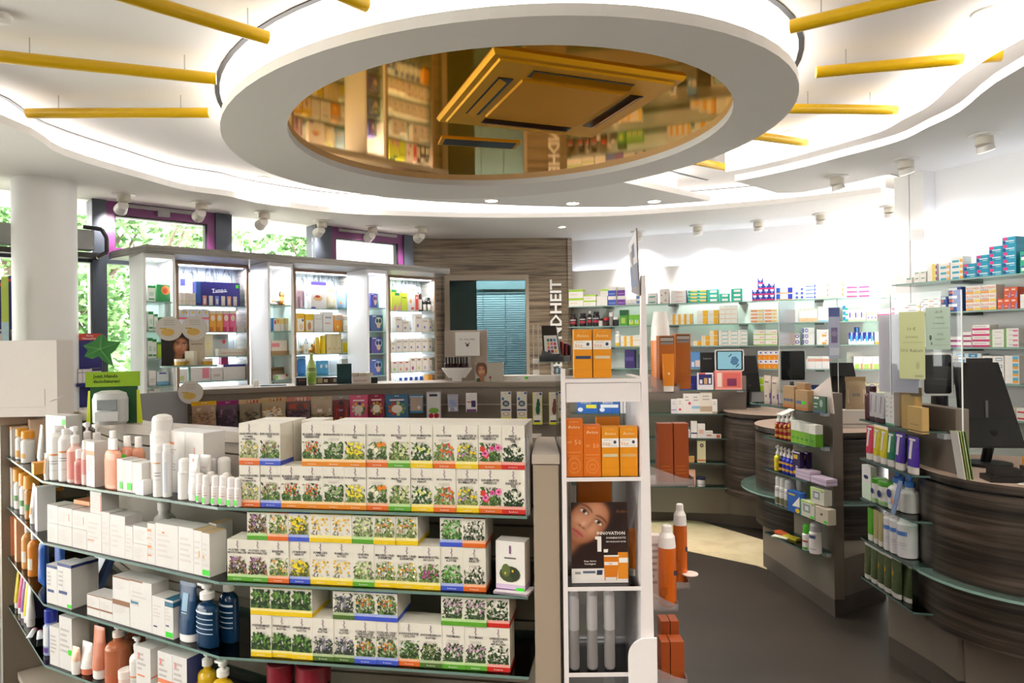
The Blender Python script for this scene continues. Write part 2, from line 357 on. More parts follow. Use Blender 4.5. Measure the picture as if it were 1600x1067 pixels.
def gimbal(px, py, dx, dy, label, power=.4, short=False):
    """swivelling spot: round base in the soffit, a neck and a tilted can"""
    q = atz(px, py, 2.62); t = thing('ceiling_spotlight', label, 'spotlight', q, 0, 'swivelling white spotlights in the soffit')
    MB().lathe([(.07, 0), (.07, -.006), (.05, -.012)], RIM, 20).make('base_plate', t)
    hd = Vector((dx, dy, 0)).normalized()
    MB().lathe([(.04, -.01), (.042, -.05), (.03, -.055)], mat('#d8d0c2', .5, noise=0), 18).make('neck', t)
    a = hd * .03 + Vector((0, 0, -.072)); b_ = a + hd * .055 + Vector((0, 0, -.022))
    if short: a = Vector((0, 0, -.05)); b_ = a + hd * .012 + Vector((0, 0, -.028))
    can = MB().tube(a - hd * (0 if short else .025), b_, .036 if short else .032, RIM, 18, .043); hh = can.make('lamp_head', t)
    MB().tube(b_ - (b_ - a).normalized() * .001, b_ + (b_ - a).normalized() * .003, .038, glow('#fff6e8', 1.5), 18).make('lamp_glass', hh)
    l = lamp('SPOT', 'spot_beam', b_ + hd * .02, SPOT_W * power, (1, .95, .9), spot_size=1.5, spot_blend=.7, shadow_soft_size=.04); l.parent = t
    l.rotation_euler = (Vector((hd.x, hd.y, -1.5 if short else -1.1))).to_track_quat('-Z', 'Y').to_euler()
for i, (x, y) in enumerate([(193, 303), (315, 316), (413, 331), (503, 345), (582, 354), (660, 355)]):
    gimbal(x, y, -.681, .732, ['swivel spotlight before the left end of the purple window frame', 'swivel spotlight before the right end of the first purple frame', 'swivel spotlight before the plain window pane', 'swivel spotlight beside the grey window post',
        'swivel spotlight before the second purple window frame', 'swivel spotlight above the corner of the wood wall'][i])
for i, (x, y) in enumerate([(1090, 352), (1185, 345), (1283, 334), (1390, 322)]):
    gimbal(x, y, .59, .81, 'white can spotlight on the far soffit, %s from the wood wall' % ['first', 'second', 'third', 'fourth'][i], 1.1, True)
for i, (x, y) in enumerate([(1308, 276), (1415, 249), (1538, 211)]):
    gimbal(x, y, .92, .385, 'white can spotlight on the near soffit, %s from the recessed corner' % ['first', 'second', 'third'][i], .12, True)
gimbal(997, 362, .3, .95, 'white spotlight on the soffit behind the tilted sign', 1.0, True)
# ---------------------------------------------------------------- walls
WALLM = mat('#f7f5f4', .6, noise=.01, scale=2)
def wallseg(name, p0, p1, z0, z1, t, mt): return struct(MB().wall([tuple(p0), tuple(p1)], z0, z1, t, mt).make(name))
# wall behind the medicine shelves, set back above the light line
dA = (A1 - A0).normalized(); nA = Vector((dA.y, -dA.x)) * -1   # away from the room
def wa(t, n=0.): return A0 + dA * t + nA * n
LINEZ = 2.30
wallseg('wall_back', A0, A1, 0, LINEZ, .12, WALLM)
wallseg('wall_back_upper', wa(-.2, .10), wa(3.6, .10), LINEZ - .1, 2.80, .12, WALLM)
o = MB().wall([tuple(wa(0, .05)), tuple(wa(3.55, .05))], LINEZ - .01, LINEZ + .004, .03, glow('#dfeaff', WALL_LINE_E * 3)).make('cove_light'); tag(o, 'bluish white light line along the top of the back wall shelving', 'cove light')
dB = (B1 - B0).normalized(); nB = Vector((dB.y, -dB.x)) * -1
def wb(t, n=0.): return B0 + dB * t + nB * n
wallseg('wall_right', B0, B1, 0, 2.27, .12, WALLM)
wallseg('wall_right_upper', wb(-.0, .10), wb(2.1, .10), 2.15, 2.62, .1, WALLM)
o = MB().wall([tuple(wb(.10, .05)), tuple(wb(2.1, .05))], 2.262, 2.274, .03, glow('#dfeaff', WALL_LINE_E * 3)).make('cove_light'); tag(o, 'bluish white light line along the top of the right wall shelving', 'cove light')
struct(MB().wall([tuple(wb(-.01)), tuple(wb(-.01) + Vector((1.3, .55)))], 0, 2.62, .1, WALLM).make('wall_return'))
struct(MB().prism([tuple(wb(-.005)), tuple(wb(.09)), tuple(wb(.09, .12)), tuple(wb(-.005, .12))], 2.2, 2.62, WALLM).make('wall_return_upper'))
wallseg('wall_side', (3.3, 2.35), (3.9, -3), 0, 2.8, .1, WALLM)
wallseg('wall_rear', (3.9, -3), (-6, -3), 0, 2.8, .1, mat('#d8cfc4', .7, noise=.02, scale=2))
wl = Vector((-6, -3)).lerp(Vector(WIN0), .12)
wallseg('wall_left', (-6, -3), tuple(wl), 0, 2.8, .1, mat('#e6e0d8', .7, noise=.02, scale=2))
wn = struct(MB().wall([tuple(wl), tuple(WIN0)], .1, 2.62, .01, GLASS).make('window_9'))  # unseen glazing, added to let daylight fill the room from the left
for i in range(5):
    q = wl.lerp(Vector(WIN0), i / 4.2); MB().box(q.x - .05, q.y - .05, 0, q.x + .05, q.y + .05, 2.64, STEEL).make('post', wn)
# wood wall with the glazed door
W1, W2, W3 = Vector((WIN1.x + .12, WIN1.y + .02)), Vector((-.69, 6.72)), Vector((.60, 6.77))
W1 = Vector((-1.02, 6.62))
struct(MB().wall([tuple(W1), tuple(W2)], 0, 2.64, .1, ZEBRA).make('wall_wood'))
dW = (W3 - W2).normalized(); nW = Vector((-dW.y, dW.x))
def ww(px, n=0., py=500):
    X, _ = ray(px, py); a = W2 + nW * n; t = (X * a.y - a.x) / (dW.x - X * dW.y); return a + dW * t
dx0, dx1 = ww(695), ww(826.5)
DTOP = (EYE + ray(760, 430)[1] * dx0.y)
struct(MB().wall([tuple(W2), tuple(dx0)], 0, 2.64, .1, ZEBRA).make('wall_wood'))
struct(MB().wall([tuple(dx0), tuple(dx1)], DTOP, 2.64, .1, ZEBRA).make('wall_wood'))
struct(MB().wall([tuple(dx1), tuple(ww(888)), ], 0, 2.64, .2, ZEBRA).make('wall_wood'))
struct(MB().wall([tuple(ww(888.3, -.012)), tuple(ww(895, .02))], 0, 2.64, .2, ZEBRA).make('trim_1'))
door = struct(MB().make('door_1')) if False else bpy.data.objects.new('door_1', None); COL.objects.link(door); struct(door)
FR = mat('#b0a290', .4, noise=.02)
angW = math.atan2(dW.y, dW.x); dl = (dx1 - dx0).length; door.location = (dx0.x, dx0.y, 0); door.rotation_euler = (0, 0, angW)
fm = MB().box(0, -.03, 0, .05, .06, DTOP, FR).box(dl - .03, -.03, 0, dl, .06, DTOP, FR).box(.05, -.03, DTOP - .05, dl - .03, .06, DTOP, FR); fm.make('door_frame', door)
MB().box(.05, .0, 0, dl - .03, .012, DTOP - .05, clear('#b9ccce', name='tinted_door_glass', ior=1.5)).make('pane', door)
MB().box(.05, .045, 0, dl * .38, .05, DTOP - .05, mat('#7fb0ae', .5, noise=.05, scale=3)).make('reflection_panel', door)  # teal panel painted in for the reflection in the door glass
SLAT = mat('#7f929f', .45, .2, noise=.02)
slm = MB(); slm.add([(0, -.011, -.006), (dl * .6, -.011, -.006), (dl * .6, .011, .006), (0, .011, .006)], [(0, 1, 2, 3)], SLAT); slm = slm.mesh('slat')
bl = bpy.data.objects.new('window_blind', None); COL.objects.link(bl); bl.location = (dx0.x, dx0.y, 0); bl.rotation_euler = (0, 0, angW)
tag(bl, 'grey venetian blind hanging behind the teal glass of the door', 'blind')
z = 1.0; k = 0
while z < DTOP - .16:
    put_mesh('slat', slm, bl, (dl * .375, .11, z)); z += .0225
MB().box(dl * .375, .09, DTOP - .16, dl * .98, .13, DTOP - .13, mat('#c9d2d8', .4)).make('head_rail', bl)
for q in (.45, .72): MB().box(dl * q, .094, 1.0, dl * q + .006, .097, DTOP - .14, mat('#dfe6ea', .4)).make('ladder_cord', bl)
ol = lamp('AREA', 'added_office_light', (dx0.x + .5, dx0.y + .45, 2.55), 22, (1, .98, .95), shape='RECTANGLE', size=1.2, size_y=.2)  # light added behind the door to brighten the blind
struct(MB().box(0, 0, 0, 2.0, .1, 2.64, mat('#7f9298', .6, noise=.05, scale=2)).make('wall_office', None, (dx0.x - .15, dx0.y + .7, 0), angW))
MBw = mat('#f4f2ee', .45, noise=0)
# raised lettering running up the wood wall: GESUNDHEIT
lt = letters('GESUNDHEIT', .1, MBw, .006, True)
xs = [v.co.x for v in lt.vertices]; zs = [v.co.z for v in lt.vertices]
p_lo, p_hi = ww(868, -.03), EYE
zt = EYE + ray(868, 437)[1] * p_lo.y; zb = EYE + ray(868, 593)[1] * p_lo.y
k = (zt - zb) / (max(xs) - min(xs)); kz = (17.5 / F * p_lo.y) / max(zs)
tt = thing('wall_lettering', 'white raised letters reading up the wood wall', 'lettering', (ww(877, -.03).x, ww(877, -.03).y, (zt + zb) / 2), angW)
lo_ = put_mesh('letters', lt, tt, (0, 0, 0)); lo_.rotation_euler = (0, -math.pi / 2, 0); lo_.scale = (k, 1, kz)
# pillar
pc = Vector((-2.87, 4.22)); pil = MB().lathe([(.17, 0), (.17, 2.63)], mat('#f0efed', .5, noise=.01, scale=2), 40, cx=pc.x, cy=pc.y).make('trim_2'); struct(pil)
# ================================================================ GOODS: builders with their origin at the middle of the base, front towards -y
ORD = ['first', 'second', 'third', 'fourth', 'fifth', 'sixth', 'seventh', 'eighth', 'ninth', 'tenth', 'eleventh', 'twelfth', 'thirteenth', 'fourteenth', 'fifteenth', 'sixteenth', 'seventeenth', 'eighteenth']
CARD = ['one', 'two', 'three', 'four', 'five', 'six', 'seven']
def C(c, r=.45): return c if not isinstance(c, str) else mat(c, r, noise=.03)
GREENTAG = '#37d21f'
def carton(w, h, d=.06, base='#e6e1db', prints=(), side=None, top=None, text=(), parts=False, tag_=None, name='medicine_box', tilt=0, **k):
    """folding box; prints are (u0, v0, u1, v1, colour) on the front, 's' appended wraps them round the sides"""
    root = bpy.data.objects.new(name, None) if (parts or text) else None
    if root: COL.objects.link(root)
    mb = MB(); B = C(base); mb.box(-w / 2, -d / 2, 0, w / 2, d / 2, h, B, side=C(side) if side else None)
    if top: mb.face([(-w / 2, -d / 2, h + .0003), (w / 2, -d / 2, h + .0003), (w / 2, d / 2, h + .0003), (-w / 2, d / 2, h + .0003)], C(top))
    pm = MB() if parts else mb; e = .0004
    for i, p in enumerate(prints):
        if parts and pm.v: pm.make('print', root); pm = MB()
        y = -d / 2 - e - .00012 * i
        if p[4] == 'disc': continue
        if len(p) > 5 and p[5] == 'o': pm.disc((-w / 2 + w * (p[0] + p[2]) / 2, h * (p[1] + p[3]) / 2), w * (p[2] - p[0]) / 2, C(p[4]), y, 14, 1, h * (p[3] - p[1]) / (w * (p[2] - p[0]))); continue
        if len(p) > 5 and p[5] == '/':
            pm.face([(-w / 2 + w * p[0], y, h * p[1]), (-w / 2 + w * p[2], y, h * (p[1] + .02)), (-w / 2 + w * p[2], y, h * p[3]), (-w / 2 + w * p[0], y, h * (p[1] + .02))], C(p[4])); continue
        pm.rect(-w / 2 + w * p[0], h * p[1], -w / 2 + w * p[2], h * p[3], C(p[4]), y)
        if len(p) > 5 and p[5] == 's':
            for sx in (-1, 1):
                x = sx * (w / 2 + e); q = [(x, -d / 2, h * p[1]), (x, d / 2, h * p[1]), (x, d / 2, h * p[3]), (x, -d / 2, h * p[3])]
                pm.face(q if sx > 0 else q[::-1], C(p[4]))
    if tag_: pm.rect(-w / 2 + w * tag_[0], h * tag_[1], -w / 2 + w * tag_[2], h * tag_[3], C(GREENTAG), -d / 2 - .0012)
    if root is None:
        return mb.make(name)
    mb.make('carton', root)
    if parts and pm.v: pm.make('print', root)
    for tx in text:
        s, u, v, wf, hf, c = tx[:6]
        write(s, w * wf, h * hf, C(c), root, -w / 2 + w * u, -d / 2 - .0018, h * v, bold=len(tx) > 6)
    return root
def lines(u0, u1, v0, v1, n, c='#b9b2ae', j=.5):
    """rows of print too fine to read"""
    out = []
    for i in range(n):
        v = v1 - (v1 - v0) * (i + .5) / n; hh = (v1 - v0) / n * .22
        out.append((u0, v - hh, u0 + (u1 - u0) * (1 - j * random.random()), v + hh, c))
    return out
CLEARP = {}
def tinted(c):
    return clear(c, name='tinted_plastic', ior=1.3, alpha=.45, milky=c)
def bottle(w, h, kind='round', body='#e4e1de', cap='#e8e5e3', label=None, lines_=None, d=None, caph=.18, neck=.5, tag_=None, name='bottle', glossy=.25, liquid=None, disc=None, **k):
    """turned bottle: body, cap and, where there is one, a wrapped label"""
    r = w / 2; sy = (d / w) if d else 1.
    root = bpy.data.objects.new(name, None); COL.objects.link(root)
    hb = h * (1 - caph); bm = C(body, glossy); cm = C(cap, .35)
    sh = {'round': .90, 'spray': .88, 'pump': .84, 'flip': .93, 'jar': 1., 'cone': .80, 'can': .95}.get(kind, .9)
    rn = r * neck
    if kind == 'cone': prof = [(r * .9, 0), (r, h * .02), (r, hb * .62), (r * .93, hb * .72), (r * .62, hb * .93), (rn, hb)]
    elif kind == 'can': prof = [(r * .95, 0), (r, h * .015), (r, hb * .93), (r * .9, hb * .97), (r * .86, hb)]
    elif kind == 'jar': prof = [(r * .9, 0), (r * .97, h * .03), (r * .97, hb)]
    elif kind == 'oval': prof = [(r * .72, 0), (r * .85, h * .02), (r, hb * .45), (r * .93, hb * .68), (r * .6, hb * .9), (rn, hb)]
    else: prof = [(r * .9, 0), (r * .99, h * .02), (r, h * .05), (r, hb * (sh - .08)), (r * .93, hb * (sh - .02)), (r * .75, hb * (sh + .03)), (rn, hb * (sh + .07)), (rn, hb)]
    MB().lathe(prof, bm, 18, sy).make('body', root)
    cb = MB()
    if kind == 'pump':
        cb.lathe([(rn * 1.15, hb), (rn * 1.15, hb + h * caph * .42), (rn * .9, hb + h * caph * .47), (rn * .4, hb + h * caph * .5), (rn * .4, hb + h * caph * .7), (rn * .85, hb + h * caph * .72), (rn * .85, h * .985), (rn * .6, h)], cm, 14)
        cb.box(-rn * 2.0, -rn * .35, h - h * caph * .22, 0, rn * .35, h - h * caph * .06, cm)
    elif kind == 'spray':
        cb.lathe([(rn * 1.1, hb), (rn * 1.0, hb + h * caph * .25), (rn * .62, hb + h * caph * .4), (rn * .55, h * .97), (rn * .4, h)], cm, 14)
        cb.box(-rn * .2, -rn * 1.2, h - h * caph * .3, rn * .2, 0, h - h * caph * .12, cm)
    elif kind == 'cone': cb.lathe([(rn * 1.08, hb), (rn * 1.02, h * .99), (rn * .8, h)], cm, 16)
    elif kind == 'can': cb.lathe([(r * .88, hb), (r * .88, h - r * .5), (r * .76, h - r * .18), (r * .4, h - r * .02), (0, h)], cm, 18)
    elif kind == 'jar': cb.lathe([(r, hb), (r, h * .985), (r * .95, h)], cm, 20, sy)
    elif kind == 'flip': cb.lathe([(rn * 1.6, hb), (rn * 1.55, h * .98), (rn * 1.4, h)], cm, 16, sy)
    else: cb.lathe([(rn * 1.12, hb), (rn * 1.12, h * .98), (rn, h)], cm, 16)
    cb.make('cap', root)
    if liquid: MB().lathe([(r * .9, h * .02), (r * .93, h * .04), (r * .93, hb * liquid[1])], C(liquid[0], .2), 16, sy).make('liquid', root)
    if label:
        lm = MB(); n = 8
        for (v0, v1, c) in label:
            A = [(r * 1.006 * math.cos(a), sy * r * 1.006 * math.sin(a)) for a in [math.pi * (1.18 + .64 * i / n) for i in range(n + 1)]]
            for i in range(n): lm.face([(*A[i], hb * v0), (*A[i + 1], hb * v0), (*A[i + 1], hb * v1), (*A[i], hb * v1)], C(c), True)
        if tag_: pass
        lm.make('print', root)
    if disc:
        MB().disc((disc[0] * r, disc[1] * hb), disc[2] * r, C(disc[3]), -sy * r * 1.02).make('emblem', root)
    if tag_: MB().rect(-r * .55, h * tag_[0], r * .55, h * tag_[1], C(GREENTAG), -sy * r * 1.03).make('price_tag', root)
    return root
def squeeze_tube(w, h, body='#e4e1de', cap='#e8e5e3', d=None, caph=.16, prints=(), crimp=None, text=(), tag_=None, name='tube', **k):
    """tube standing on its cap, flattening to a crimped end"""
    d = d or w * .75; root = bpy.data.objects.new(name, None); COL.objects.link(root); n = 16
    rows = [(0, .86), (.3, .93), (.65, .97), (.93, 1.), (1., 1.)]; vs = []; hc = h * caph
    for v, kx in rows:
        ky = (1 - v) ** .75 * .95 + .04
        for i in range(n):
            a = 2 * math.pi * i / n; vs.append((w / 2 * kx * math.cos(a), d / 2 * ky * math.sin(a), hc + (h - hc) * v))
    mb = MB(); bm = C(body, .3); cm2 = C(crimp, .4) if crimp else bm
    for rI in range(len(rows) - 1):
        mb.add(vs[rI * n:(rI + 2) * n], [(i, (i + 1) % n, n + (i + 1) % n, n + i) for i in range(n)], cm2 if rI == len(rows) - 2 else bm, True)
    mb.add(vs[-n:], [tuple(range(n))], cm2); mb.make('body', root)
    MB().lathe([(w * .40, 0), (w * .42, hc * .1), (w * .42, hc * .95), (w * .38, hc)], C(cap, .35), 16, d / w).make('cap', root)
    if prints:
        pm = MB()
        def yy(v): return -d / 2 * ((1 - v) ** .75 * .95 + .04) - .0012
        for i, p in enumerate(prints):
            x0, x1, v0, v1 = -w / 2 * .8 + w * .8 * p[0], -w / 2 * .8 + w * .8 * p[2], p[1], p[3]
            kk = 1 - .0
            pts = []
            ns = 3
            for a in range(ns + 1): pts.append((x0, v0 + (v1 - v0) * a / ns))
            for a in range(ns):
                va, vb = v0 + (v1 - v0) * a / ns, v0 + (v1 - v0) * (a + 1) / ns
                xm = (x0 + x1) / 2
                def Y(x, v): return -d / 2 * ((1 - v) ** .75 * .95 + .04) * math.sqrt(max(.05, 1 - (x / (w / 2)) ** 2)) - .0012 - .0001 * i
                pm.face([(x0, Y(x0, va), hc + (h - hc) * va), (xm, Y(xm, va), hc + (h - hc) * va), (xm, Y(xm, vb), hc + (h - hc) * vb), (x0, Y(x0, vb), hc + (h - hc) * vb)], C(p[4]))
                pm.face([(xm, Y(xm, va), hc + (h - hc) * va), (x1, Y(x1, va), hc + (h - hc) * va), (x1, Y(x1, vb), hc + (h - hc) * vb), (xm, Y(xm, vb), hc + (h - hc) * vb)], C(p[4]))
        pm.make('print', root)
    return root
def pouch(w, h, body='#b08f70', top=None, prints=(), clear_=False, fill=None, text=(), toph=.14, d=.03, name='sweets_bag', window=None, hole=True, **k):
    """filled bag with a flat header, hanging or standing; origin at the bottom"""
    root = bpy.data.objects.new(name, None); COL.objects.link(root); nx, nz = 8, 10; bm = C(body, .28)
    def bulge(u, v):
        v2 = min(1, v / (1 - toph)); return d / 2 * max(0., (1 - abs(2 * u - 1) ** 2.6)) * max(0., min(1, 2.2 * math.sin(math.pi * min(1, v2)) ** .7)) / 1.6
    for s, nm in ((-1, 'front_foil'), (1, 'back_foil')):
        mb = MB(); vs = []
        for j in range(nz + 1):
            for i in range(nx + 1):
                u, v = i / nx, j / nz; pinch = 1 - .05 * math.sin(math.pi * v)
                vs.append(((u - .5) * w * pinch, s * (bulge(u, v) + .0008) + (.0012 * math.sin(9 * u + 7 * v) if 0 < v < .85 else 0), v * h))
        fs = [(j * (nx + 1) + i, j * (nx + 1) + i + 1, (j + 1) * (nx + 1) + i + 1, (j + 1) * (nx + 1) + i) for j in range(nz) for i in range(nx)]
        if s > 0: fs = [f[::-1] for f in fs]
        mb.add(vs, fs, bm, True); mb.make(nm, root)
    if top: MB().box(-w * .505, -.0028, h * (1 - toph), w * .505, .0028, h, C(top, .35)).make('header', root)
    pm = MB()
    for i, p in enumerate(prints):
        cx_, cz_ = (p[0] + p[2]) / 2, (p[1] + p[3]) / 2
        y = -(bulge(cx_, cz_) + .0025 + .0004 * i)
        if len(p) > 5: pm.disc((w * (cx_ - .5), h * cz_), w * (p[2] - p[0]) / 2, C(p[4]), y, 14, 1, h * (p[3] - p[1]) / (w * (p[2] - p[0])))
        else:
            f = []
            for (u, v) in ((p[0], p[1]), (p[2], p[1]), (p[2], p[3]), (p[0], p[3])): f.append((w * (u - .5), -(bulge(u, v) + .002 + .0004 * i), h * v))
            pm.face(f, C(p[4]))
    if fill:
        rnd = random.Random(fill[1]); cols = fill[0]
        for _ in range(fill[2] if len(fill) > 2 else 60):
            u, v = rnd.uniform(.08, .92), rnd.uniform(.06, fill[3] if len(fill) > 3 else .62); r = rnd.uniform(.05, .10) * w
            a0 = rnd.random() * 3; y = -(bulge(u, v) + .003 + rnd.random() * .002)
            pm.face([(w * (u - .5) + r * math.cos(a0 + t) * (1 + .4 * rnd.random()), y, h * v + r * .7 * math.sin(a0 + t)) for t in (0, 1.2, 2.4, 3.7, 5)], C(rnd.choice(cols), .5))
    if pm.v: stuff(pm.make('print', root))
    for tx in text: write(tx[0], w * tx[3], h * tx[4], C(tx[5]), root, w * (tx[1] - .5), -(bulge(tx[1], tx[2]) + .006), h * tx[2], bold=True)
    if hole: MB().box(-w * .09, -.0034, h * .93, w * .09, .0034, h * .955, C('#e8e6e4')).make('hang_hole', root)
    return root
GOODS = dict(carton=carton, bottle=bottle, tube=squeeze_tube, pouch=pouch)
class Row:
    """a straight shelf front: foot point P, direction d (viewer's left to right) at height z"""
    def __init__(s, P, d, z): s.P = Vector(P[:2]); s.d = Vector(d[:2]).normalized(); s.n = Vector((-s.d.y, s.d.x)); s.z = z; s.rot = math.atan2(s.d.y, s.d.x); s.wm = 9.; s.hmax = 9.
    def t(s, px, off=0., dz=0.):
        a = s.P + s.n * off; py = CY; D = 3.
        for _ in range(3):
            X, _z = ray(px, py); t = (X * a.y - a.x) / (s.d.x - X * s.d.y); D = a.y + s.d.y * t; py = CY - (s.z + dz - EYE) / D * F - (px - CX) * ROLL
        return t, D
    def put(s, px0, px1, hpx, what, lab, cat, group=None, inset=.012, d=.06, dz=0., yaw=0., hm=None, **st):
        t0, D0 = s.t(px0, inset, dz); t1, D1 = s.t(px1, inset, dz); w = min(t1 - t0, s.wm); D = (D0 + D1) / 2
        h = min(s.hmax, hm if hm else hpx * D / F)
        if what == 'bottle': d = st.pop('depth', w)
        if what == 'tube': d = st.pop('depth', w * .7)
        if what == 'carton' and 'name' not in st: st['name'] = {'box': 'care_box', 'pack': 'product_pack', 'blister card': 'blister_card', 'card': 'picture_card', 'tray': 'flat_tray', 'packet': 'flat_packet'}.get(cat, 'medicine_box')
        o = GOODS[what](w * (.955 if what in ('bottle', 'tube') else .98), h, d=d, **st)
        p = s.P + s.d * (t0 + t1) / 2 + s.n * (inset + d / 2)
        o.location = (p.x, p.y, s.z + dz + .0008); o.rotation_euler = (0, 0, s.rot + yaw)
        tag(o, lab, cat, group); s.last = (h, w, d); return o
    def stack(s, px0, px1, hpx, cols, rows, label, cat='medicine box', group=None, inset=.012, d=.06, step=0., pyramid=False, **st):
        """cols x rows cartons; each has its own object and label"""
        t0, D0 = s.t(px0, inset); t1, D1 = s.t(px1, inset); w = (t1 - t0) / cols; D = (D0 + D1) / 2; h = min(s.hmax, hpx * D / F) / (max(rows) if isinstance(rows, list) else rows)
        base = None
        for i in range(cols):
            rr = rows[i] if isinstance(rows, (list, tuple)) else rows
            for j in range(rr):
                if base is None: base = carton(w * .97, h * .985, d=d, **st); o = base; tag(o, label, cat, group)
                else: o = dup(base)
                p = s.P + s.d * (t0 + w * (i + .5)) + s.n * (inset + d / 2 + step * j)
                jit = random.uniform(-.006, .006)
                o.location = (p.x, p.y, s.z + h * j + .0008); o.rotation_euler = (0, 0, s.rot + jit)
                pos = []
                if cols > 1: pos.append('column ' + CARD[i])
                if rr > 1: pos.append('layer ' + CARD[j])
                o['label'] = label + (', ' + ', '.join(pos) if pos else '')
                if group: o['group'] = group
def glass_shelf(poly, z, parent, t=.010, name='glass_shelf', edge=None):
    o = MB().prism(poly, z - t, z, SHELFGLASS, edge or EDGE).make(name, parent); return o
# ================================================================ WINDOW FRONT AND WHAT LIES OUTSIDE
angL = math.atan2(uL.y, uL.x)
def wt(px, n=.30, py=480):
    X, _ = ray(px, py); a = lb(0, n); return (X * a.y - a.x) / (uL.x - X * uL.y)
WROW = lb(0, .30)
def wbox(mb, t0, t1, z0, z1, mt, n0=-.03, n1=.05): mb.box(t0, n0, z0, t1, n1, z1, mt); return mb
posts = [(wt(143), wt(165)), (wt(335), wt(360)), (wt(490), wt(515)), (wt(628), wt(642))]
for i, (a, b_) in enumerate(posts):
    o = MB().box(a, -.05, 0, b_, .12, 2.62, STEEL).make('trim_%d' % (i + 3), None, (WROW.x, WROW.y, 0), angL); struct(o)
t_l = -2.6
spans = [(t_l, posts[0][0], 'door'), (posts[0][1], posts[1][0], 'purple'), (posts[1][1], posts[2][0], 'plain'), (posts[2][1], posts[3][0], 'purple'), (posts[3][1], 2.62, 'plain')]
GASKET = mat('#2b2d31', .5)
for i, (a, b_, kd) in enumerate(spans):
    wn = bpy.data.objects.new('window_%d' % (i + 1), None); COL.objects.link(wn); wn.location = (WROW.x, WROW.y, 0); wn.rotation_euler = (0, 0, angL); struct(wn)
    if kd == 'door':
        wbox(MB(), a, b_, 2.18, 2.24, STEEL).make('transom', wn)
        dm = MB(); d0, d1 = wt(60), b_
        wbox(dm, d0, d0 + .05, 0, 2.18, GREY); wbox(dm, d1 - .012, d1, 0, 2.18, GREY); wbox(dm, d0, d1, 0, .08, GREY); wbox(dm, a, a + .05, 0, 2.62, STEEL); dm.make('door_frame', wn)
        MB().box(a, .008, .05, b_, .016, 2.18, GLASS).make('pane', wn); MB().box(a, .008, 2.24, b_, .016, 2.62, GLASS).make('pane', wn)
        continue
    wbox(MB(), a, b_, 2.18, 2.235, STEEL).make('transom', wn)
    MB().box(a, .008, .1, b_, .016, 2.18, GLASS).make('pane', wn); wbox(MB(), a, b_, 0, .1, STEEL).make('sill', wn)
    if kd == 'purple':
        fm = MB(); wbox(fm, a, a + .055, 2.235, 2.62, PURPLE); wbox(fm, b_ - .055, b_, 2.235, 2.62, PURPLE); wbox(fm, a + .055, b_ - .055, 2.235, 2.295, PURPLE); wbox(fm, a + .055, b_ - .055, 2.53, 2.62, PURPLE); fm.make('purple_frame', wn)
        gm = MB(); q0, q1 = a + .055, b_ - .055
        for x0, z0, x1, z1 in ((q0, 2.295, q0 + .012, 2.53), (q1 - .012, 2.295, q1, 2.53), (q0, 2.52, q1, 2.53)): gm.box(x0, -.01, z0, x1, .04, z1, GASKET)
        gm.make('gasket', wn); MB().box(a + .055, .008, 2.295, b_ - .055, .016, 2.53, GLASS).make('pane', wn)
        c_ = (a + b_) / 2; MB().box(c_ - .3, -.045, 2.585, c_ + .3, -.03, 2.61, GREY).make('opener_rail', wn); MB().box(c_ - .04, -.06, 2.545, c_ + .04, -.03, 2.585, GREY).make('opener_latch', wn)
    else: MB().box(a, .008, 2.235, b_, .016, 2.62, GLASS).make('pane', wn)
dop = thing('door_operator', 'grey automatic door drive box above the glass door behind the pillar', 'door drive', (*lb(wt(143) - .0, .22), 0), angL)
MB().box(-1.1, -.07, 2.255, -.01, .05, 2.385, GREY).make('cover', dop); MB().box(-1.1, -.07, 2.20, .04, .05, 2.235, SATIN).make('rail', dop)
MB().path([(-.08, -.09, 2.40), (.03, -.09, 2.395), (.06, -.09, 2.34), (.06, -.09, 2.24), (.0, -.09, 2.20)], .014, SATIN, 8).make('arm', dop)
# outside
struct(MB().prism([tuple(lb(-9, .5)), tuple(lb(9, .5)), tuple(lb(16, 22)), tuple(lb(-16, 22))], -.25, -.12, mat('#c9c4bb', .8, noise=.08, scale=1)).make('ground_outside'))
struct(MB().prism([tuple(lb(-5, .42)), tuple(lb(5, .42)), tuple(lb(5, 1.7)), tuple(lb(-5, 1.7))], 2.74, 2.95, mat('#d6d4dc', .7, noise=.02)).make('roof_overhang'))
bd = thing('house', 'pale grey house wall seen through the last high window', 'house', (*lb(3.6, 3.6), -.12), angL)
MB().box(.2, 0, 0, 3.5, .5, 5.5, mat('#c9ccd6', .8, noise=.02)).make('wall', bd)
MB().box(.17, -.03, 3.4, 3.5, .0, 3.55, mat('#b4b8c4', .8)).make('cornice', bd)
rl = thing('railing', 'pale street railing beyond the glass left of the first white shelf unit', 'railing', (*lb(-3.2, 2.2), -.12), angL)
for z in (.25, 1.05): MB().box(-2, -.015, z, 3, .015, z + .04, mat('#b9bdc2', .5)).make('rail', rl)
for i in range(34): MB().box(-2 + i * .15, -.01, .25, -1.985 + i * .15, .01, 1.08, mat('#b9bdc2', .5)).make('baluster', rl)
def leafmat(c):
    m, nt, b, N, L = nodes('leaf'); b.inputs['Base Color'].default_value = lin(c); b.inputs['Roughness'].default_value = .6
    tl = N.new('ShaderNodeBsdfTranslucent'); tl.inputs[0].default_value = lin(c); mx = N.new('ShaderNodeMixShader'); mx.inputs[0].default_value = .45
    L.new(b.outputs[0], mx.inputs[1]); L.new(tl.outputs[0], mx.inputs[2]); L.new(mx.outputs[0], N['Material Output'].inputs[0]); return m
LEAF = [leafmat('#6f9760'), leafmat('#8fb57c'), leafmat('#4f7646'), leafmat('#abc99a')]
BARK = mat('#6d5f52', .9, noise=.2, scale=8)
